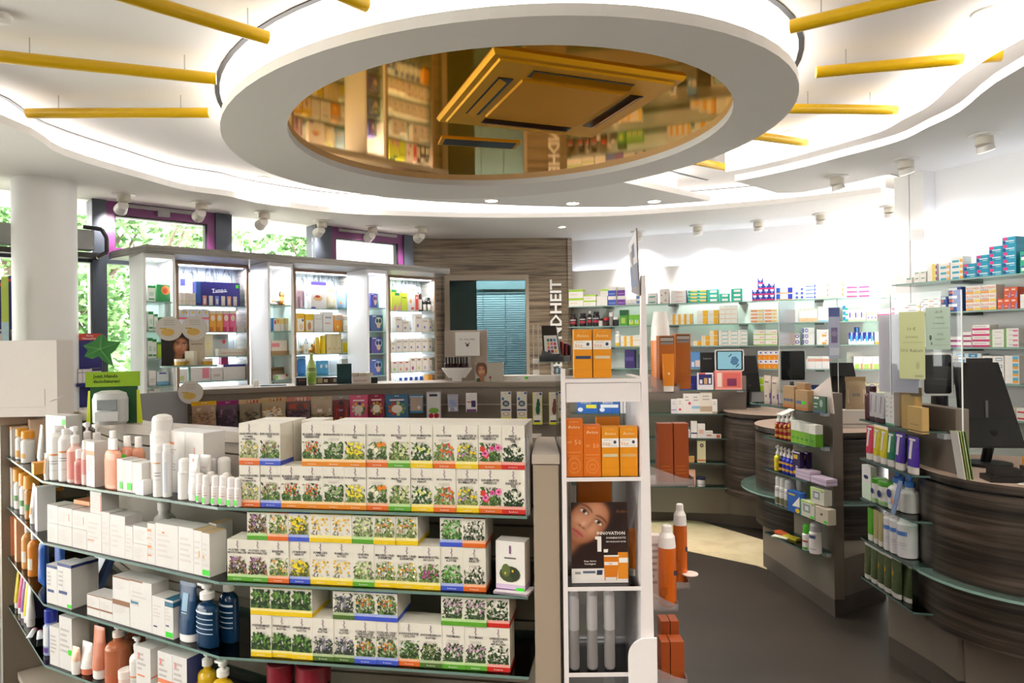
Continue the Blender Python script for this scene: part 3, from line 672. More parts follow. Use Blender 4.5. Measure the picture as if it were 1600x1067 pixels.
def tree(t, n, h, cr_, label, seed, lf=5200, low=.25):
    rnd = random.Random(seed); P = lb(t, n); tr = thing('tree', label, 'tree', (P.x, P.y, -.12), 0, 'trees outside the windows')
    tk = MB(); tk.tube((0, 0, 0), (.1, 0, h * .6), .14, BARK, 10, .07)
    for i in range(5):
        a = rnd.random() * 6.28; tk.tube((.06, 0, h * (.3 + .06 * i)), (math.cos(a) * cr_ * .6, math.sin(a) * cr_ * .6, h * (.55 + .06 * i)), .05, BARK, 6, .015)
    tk.make('trunk', tr)
    blobs = [(max(-cr_, min(cr_, rnd.gauss(0, cr_ * .5))), max(-cr_, min(cr_, rnd.gauss(0, cr_ * .5))), h * rnd.uniform(low, .95), cr_ * rnd.uniform(.22, .5)) for _ in range(30)]
    vs, fs, mi = [], [], []
    for i in range(lf):
        bx, by, bz, br = rnd.choice(blobs); d = Vector((rnd.gauss(0, 1), rnd.gauss(0, 1), rnd.gauss(0, 1))).normalized() * br * rnd.uniform(.6, 1.05)
        c = Vector((bx, by, bz)) + d; s = rnd.uniform(.05, .11); u = Vector((rnd.gauss(0, 1), rnd.gauss(0, 1), rnd.gauss(0, .6))).normalized(); v = u.orthogonal().normalized()
        k = len(vs); vs += [tuple(c - u * s), tuple(c + v * s * .5), tuple(c + u * s), tuple(c - v * s * .5)]; fs.append((k, k + 1, k + 2, k + 3)); mi.append(rnd.randrange(4))
    me = bpy.data.meshes.new('foliage'); me.from_pydata(vs, [], fs)
    for m in LEAF: me.materials.append(m)
    me.polygons.foreach_set('material_index', mi); o = bpy.data.objects.new('foliage', me); COL.objects.link(o); o.parent = tr; stuff(o)
for i, (t_, n_, h_, l_) in enumerate(((-2.8, 6.2, 5.0, 'farthest along the street'), (1.0, 6.2, 4.8, 'behind the first steel post'), (4.7, 6.4, 5.2, 'behind the plain high window'), (-.9, 10.2, 5.6, 'behind the pillar'), (2.9, 10.0, 5.8, 'behind the first purple window'), (6.9, 10.2, 5.6, 'showing at the second purple window'), (.9, 14.0, 6.4, 'in the last row behind the glass door'), (4.9, 14.0, 6.4, 'in the last row behind the plain window'))):
    tree(t_, n_, h_, 1.2, 'leafy tree outside, ' + l_, 11 + i, 5200, .10)
# ================================================================ CABINETS BEFORE THE WINDOWS
WCAB = mat('#f3f3f4', .4, noise=.01, scale=3)
EDGEW = mat('#8d6f58', .5, noise=.1, scale=40)
ZEBRA_GREY = streaky('grey_zebra_veneer', '#5c5a58', '#85817c', '#a09a92', (1.1, 1.1, 26), .35)
BRANCH, nt, b, N, L = nodes('printed_branches')
tc = N.new('ShaderNodeTexCoord'); mp = N.new('ShaderNodeMapping'); mp.inputs['Scale'].default_value = (16, 16, 1.6); L.new(tc.outputs['Object'], mp.inputs[0])
nz_ = N.new('ShaderNodeTexNoise'); nz_.inputs['Scale'].default_value = 1.3; nz_.inputs['Detail'].default_value = 3; nz_.inputs['Distortion'].default_value = .8; L.new(mp.outputs[0], nz_.inputs['Vector'])
rp = N.new('ShaderNodeValToRGB'); e = rp.color_ramp.elements; e[0].position, e[0].color = .44, lin('#e9eff4'); e[1].position, e[1].color = .56, lin('#dfe7ee')
k = e.new(.5); k.color = lin('#5d6b78'); k = e.new(.475); k.color = lin('#dbe3ea'); k = e.new(.525); k.color = lin('#e3eaf0')
L.new(nz_.outputs['Fac'], rp.inputs[0]); L.new(rp.outputs[0], b.inputs['Base Color'])
tl = N.new('ShaderNodeBsdfTranslucent'); L.new(rp.outputs[0], tl.inputs[0]); mx = N.new('ShaderNodeMixShader'); mx.inputs[0].default_value = .5; L.new(b.outputs[0], mx.inputs[1]); L.new(tl.outputs[0], mx.inputs[2]); L.new(mx.outputs[0], N['Material Output'].inputs[0])
LED = glow('#f4f8ff', 4.)
def led(r, x0, x1, y, z, w):
    MB().box(x0, y, z - .006, x1, y + .012, z, LED).make('led_strip', r)
    l = lamp('AREA', 'shelf_light', ((x0 + x1) / 2, y + .006, z - .012), w, (.95, .98, 1), shape='RECTANGLE', size=x1 - x0, size_y=.02); l.parent = r
CZ = [1.89, 1.70, 1.52, 1.34, 1.16, .98]
CTOP = 2.2
PRO = .33
def bay(px0, px1, label):
    t0, t1 = wt(px0, 0), wt(px1, 0); c = lb(t0, 0); w = t1 - t0
    r = thing('display_cabinet', label, 'cabinet', (c.x, c.y, 0), angL, 'shelf bays before the windows')
    fm = MB(); fm.box(0, -.005, .1, .018, .01, CTOP, EDGEW); fm.box(w - .018, -.005, .1, w, .01, CTOP, EDGEW); fm.box(.018, -.005, CTOP - .02, w - .018, .01, CTOP, EDGEW); fm.make('front_frame', r)
    MB().box(0, .01, .1, .016, .22, CTOP, WCAB).make('side_panel', r); MB().box(w - .016, .01, .1, w, .22, CTOP, ZEBRA_GREY).make('side_panel', r)
    MB().box(.016, .205, .1, w - .016, .22, CTOP, BRANCH).make('back_panel', r); MB().box(0, .01, 0, w, .22, .1, ZEBRA_DK).make('plinth', r); MB().box(.016, .01, CTOP - .02, w - .016, .205, CTOP, WCAB).make('top_panel', r)
    for z in CZ: MB().box(.018, .005, z - .008, w - .018, .203, z, SHELFGLASS).make('glass_shelf', r).data.polygons[2].material_index = 0
    led(r, .03, w - .03, .03, CTOP - .021, 4.); [led(r, .03, w - .03, .19, z - .0085, .7) for z in CZ[:4]]
    for z in CZ: MB().box(.018, .0045, z - .008, w - .018, .0055, z, EDGE).make('glass_edge', r)
    return r
def niche(px0, px1, label, back=.5):
    t0, t1 = wt(px0, -PRO), wt(px1, -PRO); c = lb(t0, -PRO); w = t1 - t0
    r = thing('white_shelf_unit', label, 'shelf unit', (c.x, c.y, 0), angL, 'white shelf units before the windows'); dp = PRO - .008
    MB().box(0, 0, 0, .016, dp, CTOP, WCAB).make('side_panel', r); MB().box(w - .016, 0, 0, w, dp, CTOP, WCAB).make('side_panel', r)
    MB().box(.016, 0, CTOP - .03, w - .016, dp, CTOP, WCAB).make('top_panel', r); MB().box(.016, 0, 0, w - .016, dp, .1, WCAB).make('plinth', r)
    MB().box(w * back, dp - .015, .1, w - .016, dp, CTOP - .03, WCAB).make('back_panel', r)
    for z in CZ: MB().box(.0165, .005, z - .008, w - .0165, dp - .02, z, SHELFGLASS, side=EDGE).make('glass_shelf', r)
    led(r, .04, w - .04, .05, CTOP - .031, 3.)
    for z in CZ: MB().box(.0165, .0045, z - .008, w - .0165, .0055, z, EDGE).make('glass_edge', r)
    return r
bay(275, 389, 'first shelf bay from the left, brown edged, holding the dark blue tissue carton')
bay(459, 551, 'middle shelf bay with the yellow boxes, behind the green pump bottle')
bay(607, 681, 'third shelf bay, next to the wood wall, with rows of small white boxes')
niche(224, 274, 'first white open shelf unit, with green and white health boxes')
niche(419, 458, 'second white open shelf unit, with the brown dog toy')
niche(574, 605.5, 'third white open shelf unit, with the dark blue owl boxes')
vb = [tuple(lb(wt(165, -PRO), -PRO - .02)), tuple(lb(wt(228, -PRO), -PRO - .06)), tuple(lb(2.6, -.10)), tuple(lb(2.6, .22)), tuple(lb(-.35, .22))]
tag(MB().prism([tuple(lb(-.06, .12)), tuple(lb(.02, -PRO - .05)), tuple(lb(2.45, -PRO - .05)), tuple(lb(2.55, -.08)), tuple(lb(2.55, .22)), tuple(lb(-.06, .22))], CTOP + .001, CTOP + .05, ZEBRA_GREY).make('cabinet_top_board'), 'long grey brown board lying along the tops of the window cabinets', 'top board')
# ================================================================ FRONT GONDOLA (three-sided, glass shelves)
gA, gB, gC, gE = Vector((-2.22, 3.0)), Vector((-1.68, 2.44)), Vector((-.87, 2.01)), Vector((.035, 1.865))
GL = [tuple(q) for q in (gA, gB, gC, gE)]
GZ = [1.125, .906, .687, .47]
SLATM = mat('#a89c8e', .5, noise=.04, scale=6)
CAPM = mat('#b3a698', .4, noise=.03, scale=5)
gon = thing('gondola_shelf', 'beige three sided shop gondola with glass shelves full of tea and white care products', 'gondola', (-.87, 2.2, 0))
def G(mb, nm): o = mb.make(nm, gon, (.87, -2.2, 0)); return o
back0, back1 = offset(GL, .30), offset(GL, .35)
for i in range(3):
    seg = [back0[i], back0[i + 1]]; z = .12
    while z < 1.25:
        G(MB().wall(seg, z, min(z + .093, 1.255), .02, SLATM), 'slat'); z += .1
    G(MB().wall([offset(seg, .022)[0], offset(seg, .022)[1]], .05, 1.255, .02, mat('#6f665c', .6)), 'core_board')
G(MB().prism(offset(GL, .275) + offset(GL, .37)[::-1], 1.262, 1.30, CAPM), 'cap_rail')
for z in GZ: G(MB().prism(offset(GL, .0) + offset(GL, .298)[::-1], z - .008, z, SHELFGLASS, mat('#6f8a82', .15, noise=.03)), 'glass_shelf')
G(MB().prism(offset(GL, .10) + offset(GL, .30)[::-1], 0, .14, mat('#5b5249', .6)), 'plinth')
G(MB().prism(offset(GL, .03) + offset(GL, .30)[::-1], .14, .17, CAPM), 'base_deck')
dCE = (gE - gC).normalized(); nCE = Vector((-dCE.y, dCE.x))
def ce(t, n): return tuple(gE + dCE * t + nCE * n)
EP = [(.052, 1.824), (.119, 1.814), (.128, 2.15), (.078, 2.16)]; EC = [(.049, 1.820), (.122, 1.810), (.130, 2.153), (.075, 2.164)]
G(MB().prism(EP, 0, 1.272, mat('#a08f7d', .45, noise=.03, scale=5)), 'end_panel')
G(MB().prism(EC, 1.275, 1.30, CAPM), 'end_cap')
dAB = (gB - gA).normalized(); nAB = Vector((-dAB.y, dAB.x))
def ab(t, n): return tuple(gA + dAB * t + nAB * n)
G(MB().prism([ab(-.07, -.02), ab(-.01, -.02), ab(-.01, .34), ab(-.07, .34)], 0, 1.272, mat('#8a7e71', .45, noise=.03, scale=5)), 'end_panel')
G(MB().prism([ab(-.075, -.025), ab(-.005, -.025), ab(-.005, .37), ab(-.075, .37)], 1.262, 1.30, CAPM), 'end_cap')
RT = [Row(gC, dCE, z) for z in GZ]; RB = [Row(gB, gC - gB, z) for z in GZ]; RA = [Row(gA, gB - gA, z) for z in GZ]
for r in RA: r.wm = .05
for r in RT[1:] + RB[1:] + RA[1:]: r.hmax = .203
# ---- herbal tea cartons
PAPER = mat('#e2dccf', .5, noise=.02); INK = mat('#2d2430', .6, noise=0); PURP = mat('#7a4a7c', .6, noise=0); WHT = mat('#f6f3ee', .5, noise=0); GREYINK = mat('#b5aca6', .6, noise=0)
BAND = dict(o=('#d9661f', '#efb593'), y=('#e8c312', '#f2e59a'), b=('#3f55c4', '#a9b3e2'), g=('#5aa02c', '#bcd99a'), r=('#c4281f', '#eca79b'), d=('#4d6b2c', '#b3c495'), a=('#dd8317', '#f2cf9c'))
G1, G2, G3, G4 = '#3f6b2a', '#6a9a3a', '#9bbd5a', '#2c4a26'
def herb_mesh(seed, leaves, flowers, n=46, fl=10, fr=.09, lr=.10, v0=.0, v1=1., w=.064, h=.04, tall=.5):
    """flat printed picture of a herb: overlapping leaf and blossom shapes"""
    rnd = random.Random(seed); mb = MB(); e = 0
    for i in range(9 if n > 20 else 0):
        u, v = rnd.uniform(.1, .9), rnd.uniform(.5, .98); x = (u - .5) * w; x2 = x + rnd.uniform(-.12, .12) * w
        mb.face([(x2 - .0004, 0, 0), (x2 + .0004, 0, 0), (x + .0003, 0, v * h), (x - .0003, 0, v * h)], C(leaves[0], .6))
    for i in range(n):
        u = rnd.uniform(.06, .94); top = 1 - tall * (2 * abs(u - .5 + .12 * math.sin(seed))) * rnd.random(); v = .03 + max(.12, top) * rnd.random() ** 1.7; a = rnd.uniform(.3, 2.8); L_ = lr * rnd.uniform(.7, 1.5); W_ = L_ * rnd.uniform(.28, .5)
        ca, sa = math.cos(a), math.sin(a); pts = []
        for (x, y) in ((-1, 0), (-.4, .8), (.3, .75), (1, 0), (.3, -.75), (-.4, -.8)): pts.append((x * L_, y * W_))
        f = [((min(.995, max(.005, u + (x * ca - y * sa))) - .5) * w, -e, min(1., max(.0, v + (x * sa + y * ca) * w / h)) * h) for x, y in pts]
        mb.face(f, C(rnd.choice(leaves), .6)); e += .000012
    for i in range(fl):
        u, v = rnd.uniform(.12, .88), rnd.uniform(.25, .92); r = fr * rnd.uniform(.7, 1.2); c = rnd.choice(flowers) if len(flowers) > 1 else flowers[0]
        m_ = C(c[0], .6) if isinstance(c, tuple) else C(c, .6)
        mb.face([((u + r * (1 + .25 * math.cos(5 * t)) * math.cos(t) - .5) * w, -e, min(1, max(0, v + r * (1 + .25 * math.cos(5 * t)) * math.sin(t) * w / h)) * h) for t in [2 * math.pi * k / 15 for k in range(15)]], m_); e += .000012
        if isinstance(c, tuple): mb.disc(((u - .5) * w, v * h), r * .4 * w, C(c[1], .6), -e, 8); e += .000012
    return mb.mesh('herb_print')
emb = MB()
for i in range(14):
    t0, t1 = i / 14, (i + 1) / 14
    def sp(t): return (.0032 * math.sin(t * 9.5) * (1 - .3 * t), .016 * t)
    (x0, z0), (x1, z1) = sp(t0), sp(t1); emb.face([(x0 - .0008, 0, z0), (x0 + .0008, 0, z0), (x1 + .0008, 0, z1), (x1 - .0008, 0, z1)], PURP)
emb.rect(-.00045, -.004, .00045, .018, PURP, -.0001); emb.disc((0, .0185), .0016, PURP, -.0001, 8); EMBLEM = emb.mesh('emblem')
TEAS = {
 'anis': (['ANIS-FENCHEL-', 'KÜMMEL', 'BOMBASTUS'], 'o', [G3, '#c9cf8a', '#dcd8a6'], ['#d8c05a', '#e6e0b0'], 'pale green umbel seeds'),
 'beruh': (['BERUHIGUNGS', 'TEE'], 'b', [G1, G2, G3], ['#b9b07a', '#8f6a52'], 'green leaves and brown stems'),
 'blase': (['BLASEN- UND', 'NIERENTEE'], 'a', [G2, G1, '#5a8f3a'], ['#c43a2a', '#d98a2a'], 'green leaves with red and orange'),
 'brenn': (['BRENNNESSEL N'], 'a', [G1, G4, G2], ['#88a860'], 'dark nettle leaves'),
 'durch': (['DURCHSPÜLUNGS', 'TEE'], 'a', [G2, G3, '#b8b83a'], ['#e8cf1c', '#f0de4a', '#ead830'], 'yellow blossoms'),
 'ring': (['FRÜHLINGSTEE'], 'o', [G2, G1, '#7a9a3a'], ['#e87f14', '#efe9c8', '#e9a21d'], 'one large orange marigold'),
 'erk': (['ERKÄLTUNGS', 'TEE'], 'g', [G3, '#b6c56a', G2], ['#d9dfa0'], 'pale green foliage'),
 'frau': (['FRAUENMANTEL', 'KRAUT'], 'y', [G1, '#4f7f5a', G2], ['#d7dc7a', '#e9e8c0'], 'blue green mantle leaves'),
 'fruch': (['FRÜCHTETEE'], 'o', [G3, '#a8c070'], ['#d9412a', '#e0701f', '#d98aa0'], 'red fruit and fine leaves'),
 'galle': (['GALLENTEE N', 'BOMBASTUS'], 'y', [G3, '#a8b85a'], ['#ecc81e', '#b78ac0', '#f0d640'], 'yellow and lilac blossoms'),
 'hage': (['HAGEBUTTE', 'HIBISKUS'], 'o', [G1, G2], [('#e0559a', '#a01f50'), '#cf3a22', ('#e878ac', '#a01f50')], 'big pink hibiscus flowers'),
 'herz': (['HERZ', 'KREISLAUF', 'TEE'], 'r', [G4, G1, '#37592d'], [('#f4f2ea', '#d8cf70'), ('#f4f2ea', '#d8cf70')], 'dark leaves with white blossom'),
 'hust': (['HUSTEN- UND', 'BRONCHIALTEE'], 'g', [G4, '#5a4a3a', '#c98f52'], ['#9a5f92', '#b98ab2', '#7f6a3a'], 'purple thistle and brown roots'),
 'ingw': (['INGWER', 'TEE'], 'o', [G2, G3, '#c8cf7a'], ['#e8a33a', '#f0e8b8'], 'long green shoots'),
 'joha': (['JOHANNIS', 'KRAUT'], 'b', ['#a8a820', '#6f8a2a', '#d0c020'], ['#f0d616', '#e9c90f', '#f2df3a'], 'dense yellow blossom'),
 'kami': (['KAMILLEN', 'BLÜTEN'], 'y', ['#efe9dc', '#e6e4d2'], ['#e3b416', '#d9a411', '#f0dc8a'], 'scattered yellow camomile heads'),
 'lind': (['LINDEN', 'BLÜTEN'], 'g', [G3, '#b3cf86', '#c8d79a'], ['#dfe3a8'], 'pale lime leaves'),
 'mage': (['MAGEN- UND', 'DARMTEE'], 'y', [G3, G2, '#c0c07a'], ['#f2efdc', '#e0b820', '#c47a4a'], 'mixed small blossoms'),
 'mari': (['MARIENDISTEL', 'FRÜCHTE'], 'y', [G3, G2], ['#b04a8a', '#9a3f7a'], 'pink milk thistle heads'),
 'meli': (['MELISSEN', 'BLÄTTER'], 'b', [G2, '#5fa04a', '#7ab85f'], ['#8ac070'], 'fresh green balm leaves'),
 'mist': (['MISTEL', 'KRAUT'], 'o', [G4, '#59663a', '#e9e4d4'], ['#efe9dc'], 'spiky dark mistletoe'),
 'pfef': (['PFEFFERMINZ', 'BLÄTTER'], 'y', [G1, G2, G4], ['#6f9a4a'], 'big mint leaves'),
 'salb': (['SALBEI', 'BLÄTTER'], 'd', ['#56664f', '#3f4a45', '#73806a'], ['#6a5f7f', '#8a8a9a'], 'grey green sage'),
 'schl': (['SCHLAF- UND', 'NERVENTEE', 'BOMBASTUS N'], 'b', [G1, G2, G3], ['#cf6a1f', '#d9a02a', '#7a5a4a'], 'green leaves with orange blossom'),
 'schw': (['SCHWARZTEE', 'CEYLON'], 'o', [G1, G2, G4], ['#4f7a3a'], 'dark tea bush leaves'),
 'spit': (['SPITZWEGERICH', 'BLÄTTER'], 'd', [G1, G4, '#52752f'], ['#6f7f3a'], 'upright plantain leaves'),
 'thym': (['THYMIAN'], 'g', [G1, '#5f7a4f'], ['#c79ab8', '#b58aa8', '#d8b8c8'], 'pinkish thyme sprigs'),
 'weis': (['WEISSDORN', 'BLÄTTER', 'MIT BLÜTEN'], 'r', [G4, G1, '#34542c'], [('#f4f2ea', '#c9b860'), '#f1eee2'], 'dark hawthorn leaves and white flowers')}
TW, TH, TD = .0648, .1215, .08
def tone(c, k): return '#' + ''.join('%02x' % max(0, min(255, int(int(c[i:i + 2], 16) * k))) for i in (1, 3, 5))
_hm = {}
def herb(k, lying=False):
    kk = (k, lying)
    if kk not in _hm:
        T = TEAS[k]; sd = sum(map(ord, k)); big = k in ('hage', 'ring')
        n = 14 if k == 'kami' else 105
        _hm[kk] = herb_mesh(sd, [tone(c, f) for c in T[2] for f in (.5, .72, .9)], T[3], n=n, fl=(34 if k in ('joha', 'durch') else 22 if k == 'kami' else 5 if k == 'hage' else 4 if k == 'ring' else 16), fr=(.15 if k == 'hage' else .052 if not big else .10), lr=.085 if k != 'pfef' else .16, w=TW * .97, h=(.052 if not lying else .055), tall=.85 if not lying else .2)
    return _hm[kk]
_tea = {}
def tea_box(k, lying=False):
    key = (k, lying)
    if key in _tea: return dup(_tea[key])
    T = TEAS[k]; c1, c2 = BAND[T[1]]; root = bpy.data.objects.new('tea_carton', None); COL.objects.link(root); w = TW
    h, d = (TH, TD) if not lying else (TD, TH)
    y = -d / 2
    cb = MB(); cb.box(-w / 2, y, 0, w / 2, d / 2, h, PAPER); cb.make('carton', root)
    bm = MB(); hb = .0125 if not lying else .012
    bm.rect(-w / 2, 0, w / 2, hb, C(c1), y - .0004); bm.rect(-w / 2, hb, w / 2, hb + .0085, C(c2), y - .0004)
    for sx in (-1, 1):
        q = [(sx * (w / 2 + .0004), y, 0), (sx * (w / 2 + .0004), y + d, 0), (sx * (w / 2 + .0004), y + d, hb), (sx * (w / 2 + .0004), y, hb)]
        bm.face(q if sx > 0 else q[::-1], C(c1))
    bm.make('colour_band', root)
    if lying: MB().box(-w / 2, y, h, w / 2, y + .03, h + .0004, C(c1)).make('edge_stripe', root)
    put_mesh('herb_print', herb(k, lying), root, (0, y - .0006, hb + .0085))
    if not lying:
        put_mesh('emblem', EMBLEM, root, (0, y - .0008, .098))
        n = len(T[0]); nm = max(len(s) for s in T[0]); z = .0885
        for s in T[0]:
            write(s, w * .92 * len(s) / max(nm, 10), .0064, INK, root, 0, y - .0016, z, bold=True, name='title'); z -= .0075
        lm = MB()
        for i in range(3): lm.rect(-.016, z - .001 - i * .0028, .016, z - .0003 - i * .0028, GREYINK, y - .0012)
        lm.make('fine_print', root)
        write('Bombastus', w * .38, .0045, WHT, root, 0, y - .0012, .0042, name='maker_name')
    _tea[key] = root; return root
def place_tea(k, row, t, dz, label, inset=.012, lying=False, off=0., group=None):
    r = RT[row]; o = tea_box(k, lying); d = TH if lying else TD
    p = r.P + r.d * (t + off) + r.n * (inset + d / 2 + random.uniform(0, .004)); o.location = (p.x, p.y, r.z + dz + .001); o.rotation_euler = (0, 0, r.rot + random.uniform(-.006, .006))
    tag(o, label, 'tea box', group)
nm = lambda k: {'o': 'orange', 'y': 'yellow', 'b': 'blue', 'g': 'green', 'r': 'red', 'd': 'dark green', 'a': 'amber'}[TEAS[k][1]]
rows = [(['anis', 'beruh', 'blase', 'blase', 'brenn', 'durch', 'ring', 'erk', 'frau', 'fruch', 'galle', 'hage', 'herz'], 374, 821, [0, 1, 3, 4, 5, 6, 7, 8, 9, 10, 11, 12]),
        (['hust', 'hust', 'ingw', 'joha', 'kami', 'kami', 'lind', 'mage', 'mage', 'mari', 'meli', 'mist'], 355, 759, [1, 2, 3, 4, 5, 6, 7, 8, 10, 11]),
        (['pfef', 'pfef', 'pfef', 'salb', 'salb', 'schl', 'schl', 'schw', 'spit', 'thym', 'thym', 'weis'], 392, 796.6, [0, 1, 2, 4, 5, 6, 9, 10, 11])]
shelfn = ['top', 'second', 'third']
PAPERBOX = MB(); PAPERBOX.box(-TW / 2, -TD / 2, 0, TW / 2, TD / 2, TH, PAPER); PAPERBOX = PAPERBOX.mesh('carton')
for ri, (ks, x0, x1, up) in enumerate(rows):
    r = RT[ri]; ta, _ = r.t(x0, .012); tb, _ = r.t(x1, .012); st = (tb - ta) / len(ks); seen = {}
    for i, k in enumerate(ks):
        seen[k] = seen.get(k, -1) + 1; rep = ks.count(k) > 1
        which = (', %s alike' % ORD[seen[k]]) if rep else ''
        place_tea(k, ri, ta + st * (i + .5), 0, 'tea carton, %s band, %s, %s shelf lower tier%s' % (nm(k), TEAS[k][4], shelfn[ri], which), group='herbal tea cartons on the gondola')
    seen = {}
    for i in up:
        k = ks[i]
        if ri == 1 and i == 4: k = 'kami'
        seen[k] = seen.get(k, -1) + 1; rep = [ks[j] for j in up].count(k) > 1
        which = (', %s alike' % ORD[seen[k]]) if rep else ''
        if ri == 0: place_tea(k, 0, ta + st * (i + .5), TH + .001, 'tea carton, %s band, %s, top shelf upper tier%s' % (nm(k), TEAS[k][4], which), group='herbal tea cartons on the gondola')
        else: place_tea(k, ri, ta + st * (i + .5), TH + .001, 'lying tea carton, %s band, %s, %s shelf%s' % (nm(k), TEAS[k][4], shelfn[ri], which), lying=True, group='tea cartons lying on the lower tea shelves')
    if ri == 0:
        place_tea('blase', 0, ta + st * 2.85, TH + .001, 'tea carton pushed back in the gap beside the blue banded carton', inset=.020 + TD, group='herbal tea cartons on the gondola')
        for i in range(13):
            if i in (2, 3): continue
            o = put_mesh('tea_carton', PAPERBOX); p = r.P + r.d * (ta + st * (i + .5)) + r.n * (.020 + TD * 1.5); o.location = (p.x, p.y, r.z + TH + .002); o.rotation_euler = (0, 0, r.rot)
            tag(o, 'plain topped tea carton in the back row, %s along, behind the upper tier' % ORD[i], 'tea box', 'back row tea cartons')
            o2 = dup(o, (p.x, p.y, r.z + .001), r.rot, 'hidden lower back row tea carton, %s along the top shelf' % ORD[i])
# ---- tea shelf extras
r = RT[1]
o = r.put(776, 824, 80, 'carton', 'white box with dark herb bouquet and purple band, standing turned at the shelf end', 'tea box', inset=.02, d=.05, yaw=-.16, parts=True, name='herb_box', prints=[(.0, .0, 1, .07, '#5d2f6d', 's'), (0, .07, 1, .16, '#c9b3cf', 's'), (.12, .2, .85, .52, '#3f4a2a', 'o'), (.2, .3, .5, .56, '#5c6a36', 'o'), (.5, .24, .8, .5, '#2f3a22', 'o'), (.3, .35, .36, .4, '#d7b52a', 'o'), (.55, .4, .62, .45, '#d7b52a', 'o'), (.3, .66, .7, .69, '#6a625f'), (.47, .76, .53, .92, '#7a4a7c')], tag_=(.7, .01, .98, .11))
fm_ = MB()
for i in range(5): fm_.add([(-.05, -.03, .0015 * i), (.05, -.035, .0015 * i + .002), (.055, .03, .0015 * i + .001), (-.048, .035, .0015 * i)], [(0, 1, 2, 3)], mat(['#e9e2e4', '#d7c3dc', '#f2efec', '#cbb4d1', '#efe9ea'][i], .4))
p = r.P + r.d * r.t(802, .03)[0] + r.n * .035; o = fm_.make('leaflet_stack', None, (p.x, p.y - .005, r.z + .001), r.rot - .15); tag(o, 'small fan of purple and white leaflets lying before the herb box', 'leaflets')
br = MB()
for i in range(4): br.box(.0035 * i, 0, 0, .001 + .0035 * i, .06 + .004 * i, .21 + .008 * (i % 2), mat(['#efeae6', '#d8d4d6', '#f4f2ee', '#c8c0c4'][i], .35))
br.make('brochure_stack', None, (.0325, 1.865, RT[0].z + .001), 0); tag(bpy.data.objects[-1] if False else br and [o for o in COL.objects if o.name.startswith('brochure_stack')][-1], 'white brochures stuck upright between tea cartons and the end panel', 'brochures')
r = RT[3]
for a, b_, l in ((408, 450, 'dark red lidded jar on the lowest shelf under the mint tea'), (452, 505, 'second dark red lidded jar, under the sage tea')):
    r.put(a, b_, 100, 'bottle', l, 'jar', 'dark red jars on the lowest shelf', kind='jar', body='#5a1420', cap='#7a1a28', caph=.3, name='dark_jar', inset=.03, hm=.178)
r.put(560, 600, 60, 'carton', 'pale green low box on the lowest shelf edge', 'box', d=.08, base='#cfe0c4', prints=[(.1, .3, .9, .6, '#8db87a')], hm=.11)
# ---- care products on the middle side
W1_, W2_ = '#dad6d2', '#d3ceca'
r = RB[0]
LB = 'on top shelf of the gondola side'
r.put(71, 86, 84, 'bottle', 'frosted white shampoo bottle at the shelf corner, first of two', 'bottle', 'frosted white shampoo bottles', kind='round', caph=.08, neck=.55, label=[(.5, .54, '#d98a4a'), (.38, .40, '#9a9a9a'), (.33, .35, '#9a9a9a'), (.2, .21, '#b0b0b0')], name='shampoo_bottle')
r.put(86, 100, 82, 'bottle', 'frosted white shampoo bottle beside the pink pump bottle, second of two', 'bottle', 'frosted white shampoo bottles', kind='round', caph=.08, neck=.55, label=[(.6, .64, '#d98a4a'), (.48, .50, '#8a8a8a'), (.43, .45, '#9a9a9a'), (.25, .26, '#b0b0b0')], name='shampoo_bottle')
r.put(66, 72, 42, 'tube', 'small white tube with orange stripe leaning at the shelf corner', 'tube', prints=[(.2, .1, .8, .8, '#e3872a')], inset=.005)
r.put(72, 104, 88, 'carton', 'big white carton standing behind the frosted bottles', 'box', inset=.12, d=.06, base='#d9d4d0', tag_=(.82, .84, .97, .94), name='care_box')
def pump(px0, px1, h, label, liq='#e79a8e', inset=.012, **k):
    return r.put(px0, px1, h, 'bottle', label, 'pump bottle', 'pink pump bottles', kind='pump', body='#f1cdc4', cap='#f5f3f1', caph=.3, liquid=None, label=[(.1, .8, liq)], inset=inset, name='pump_bottle', **k)
pump(100, 113, 88, 'pink cleanser pump bottle next to the frosted bottles', '#e8978c')
pump(122, 133, 88, 'white pump bottle in second row behind small pink bottle', '#f0dcd4', .075)
pump(136, 148, 88, 'white pump bottle in second row behind the orange banded box', '#f0dcd4', .075)
r.put(113, 122, 54, 'bottle', 'small pink bottle with white cap in front of the pumps', 'bottle', kind='round', body='#e2a09c', cap='#f3efec', caph=.26, neck=.7, label=[(.15, .75, '#d77f7c')])
r.put(123.5, 134, 70, 'bottle', 'clear pink bottle with white cap left of the orange banded box', 'bottle', kind='flip', body='#ecc9c2', cap='#f3efec', caph=.2, neck=.55, label=[(.3, .72, '#dd8a86')])
r.put(134, 150, 70, 'carton', 'white face care box with an orange band near its top', 'box', base=W1_, d=.045, prints=[(0, .70, 1, .80, '#e58a5c')] + lines(.1, .9, .35, .66, 7), name='care_box', yaw=-.1)
def salmon(px0, px1, h, lab, inset, **k):
    return r.put(px0, px1, h, 'bottle', lab, 'bottle', 'salmon toner bottles', kind='flip', body='#e6a183', cap='#f4f1ee', caph=.22, neck=.36, inset=inset, depth=.03, name='toner_bottle', **k)
salmon(158, 183, 79, 'flat salmon toner bottle with white cap at the shelf front', .012, label=[(.12, .75, '#dc8f6a')])
salmon(184, 202, 75, 'salmon toner bottle behind the tagged white boxes, first of two', .085, tag_=(.52, .62))
salmon(202, 219, 76, 'salmon toner bottle behind the tagged white boxes, second of two', .085)
salmon(163, 178, 82, 'salmon toner bottle in the second row behind the flat one', .07)
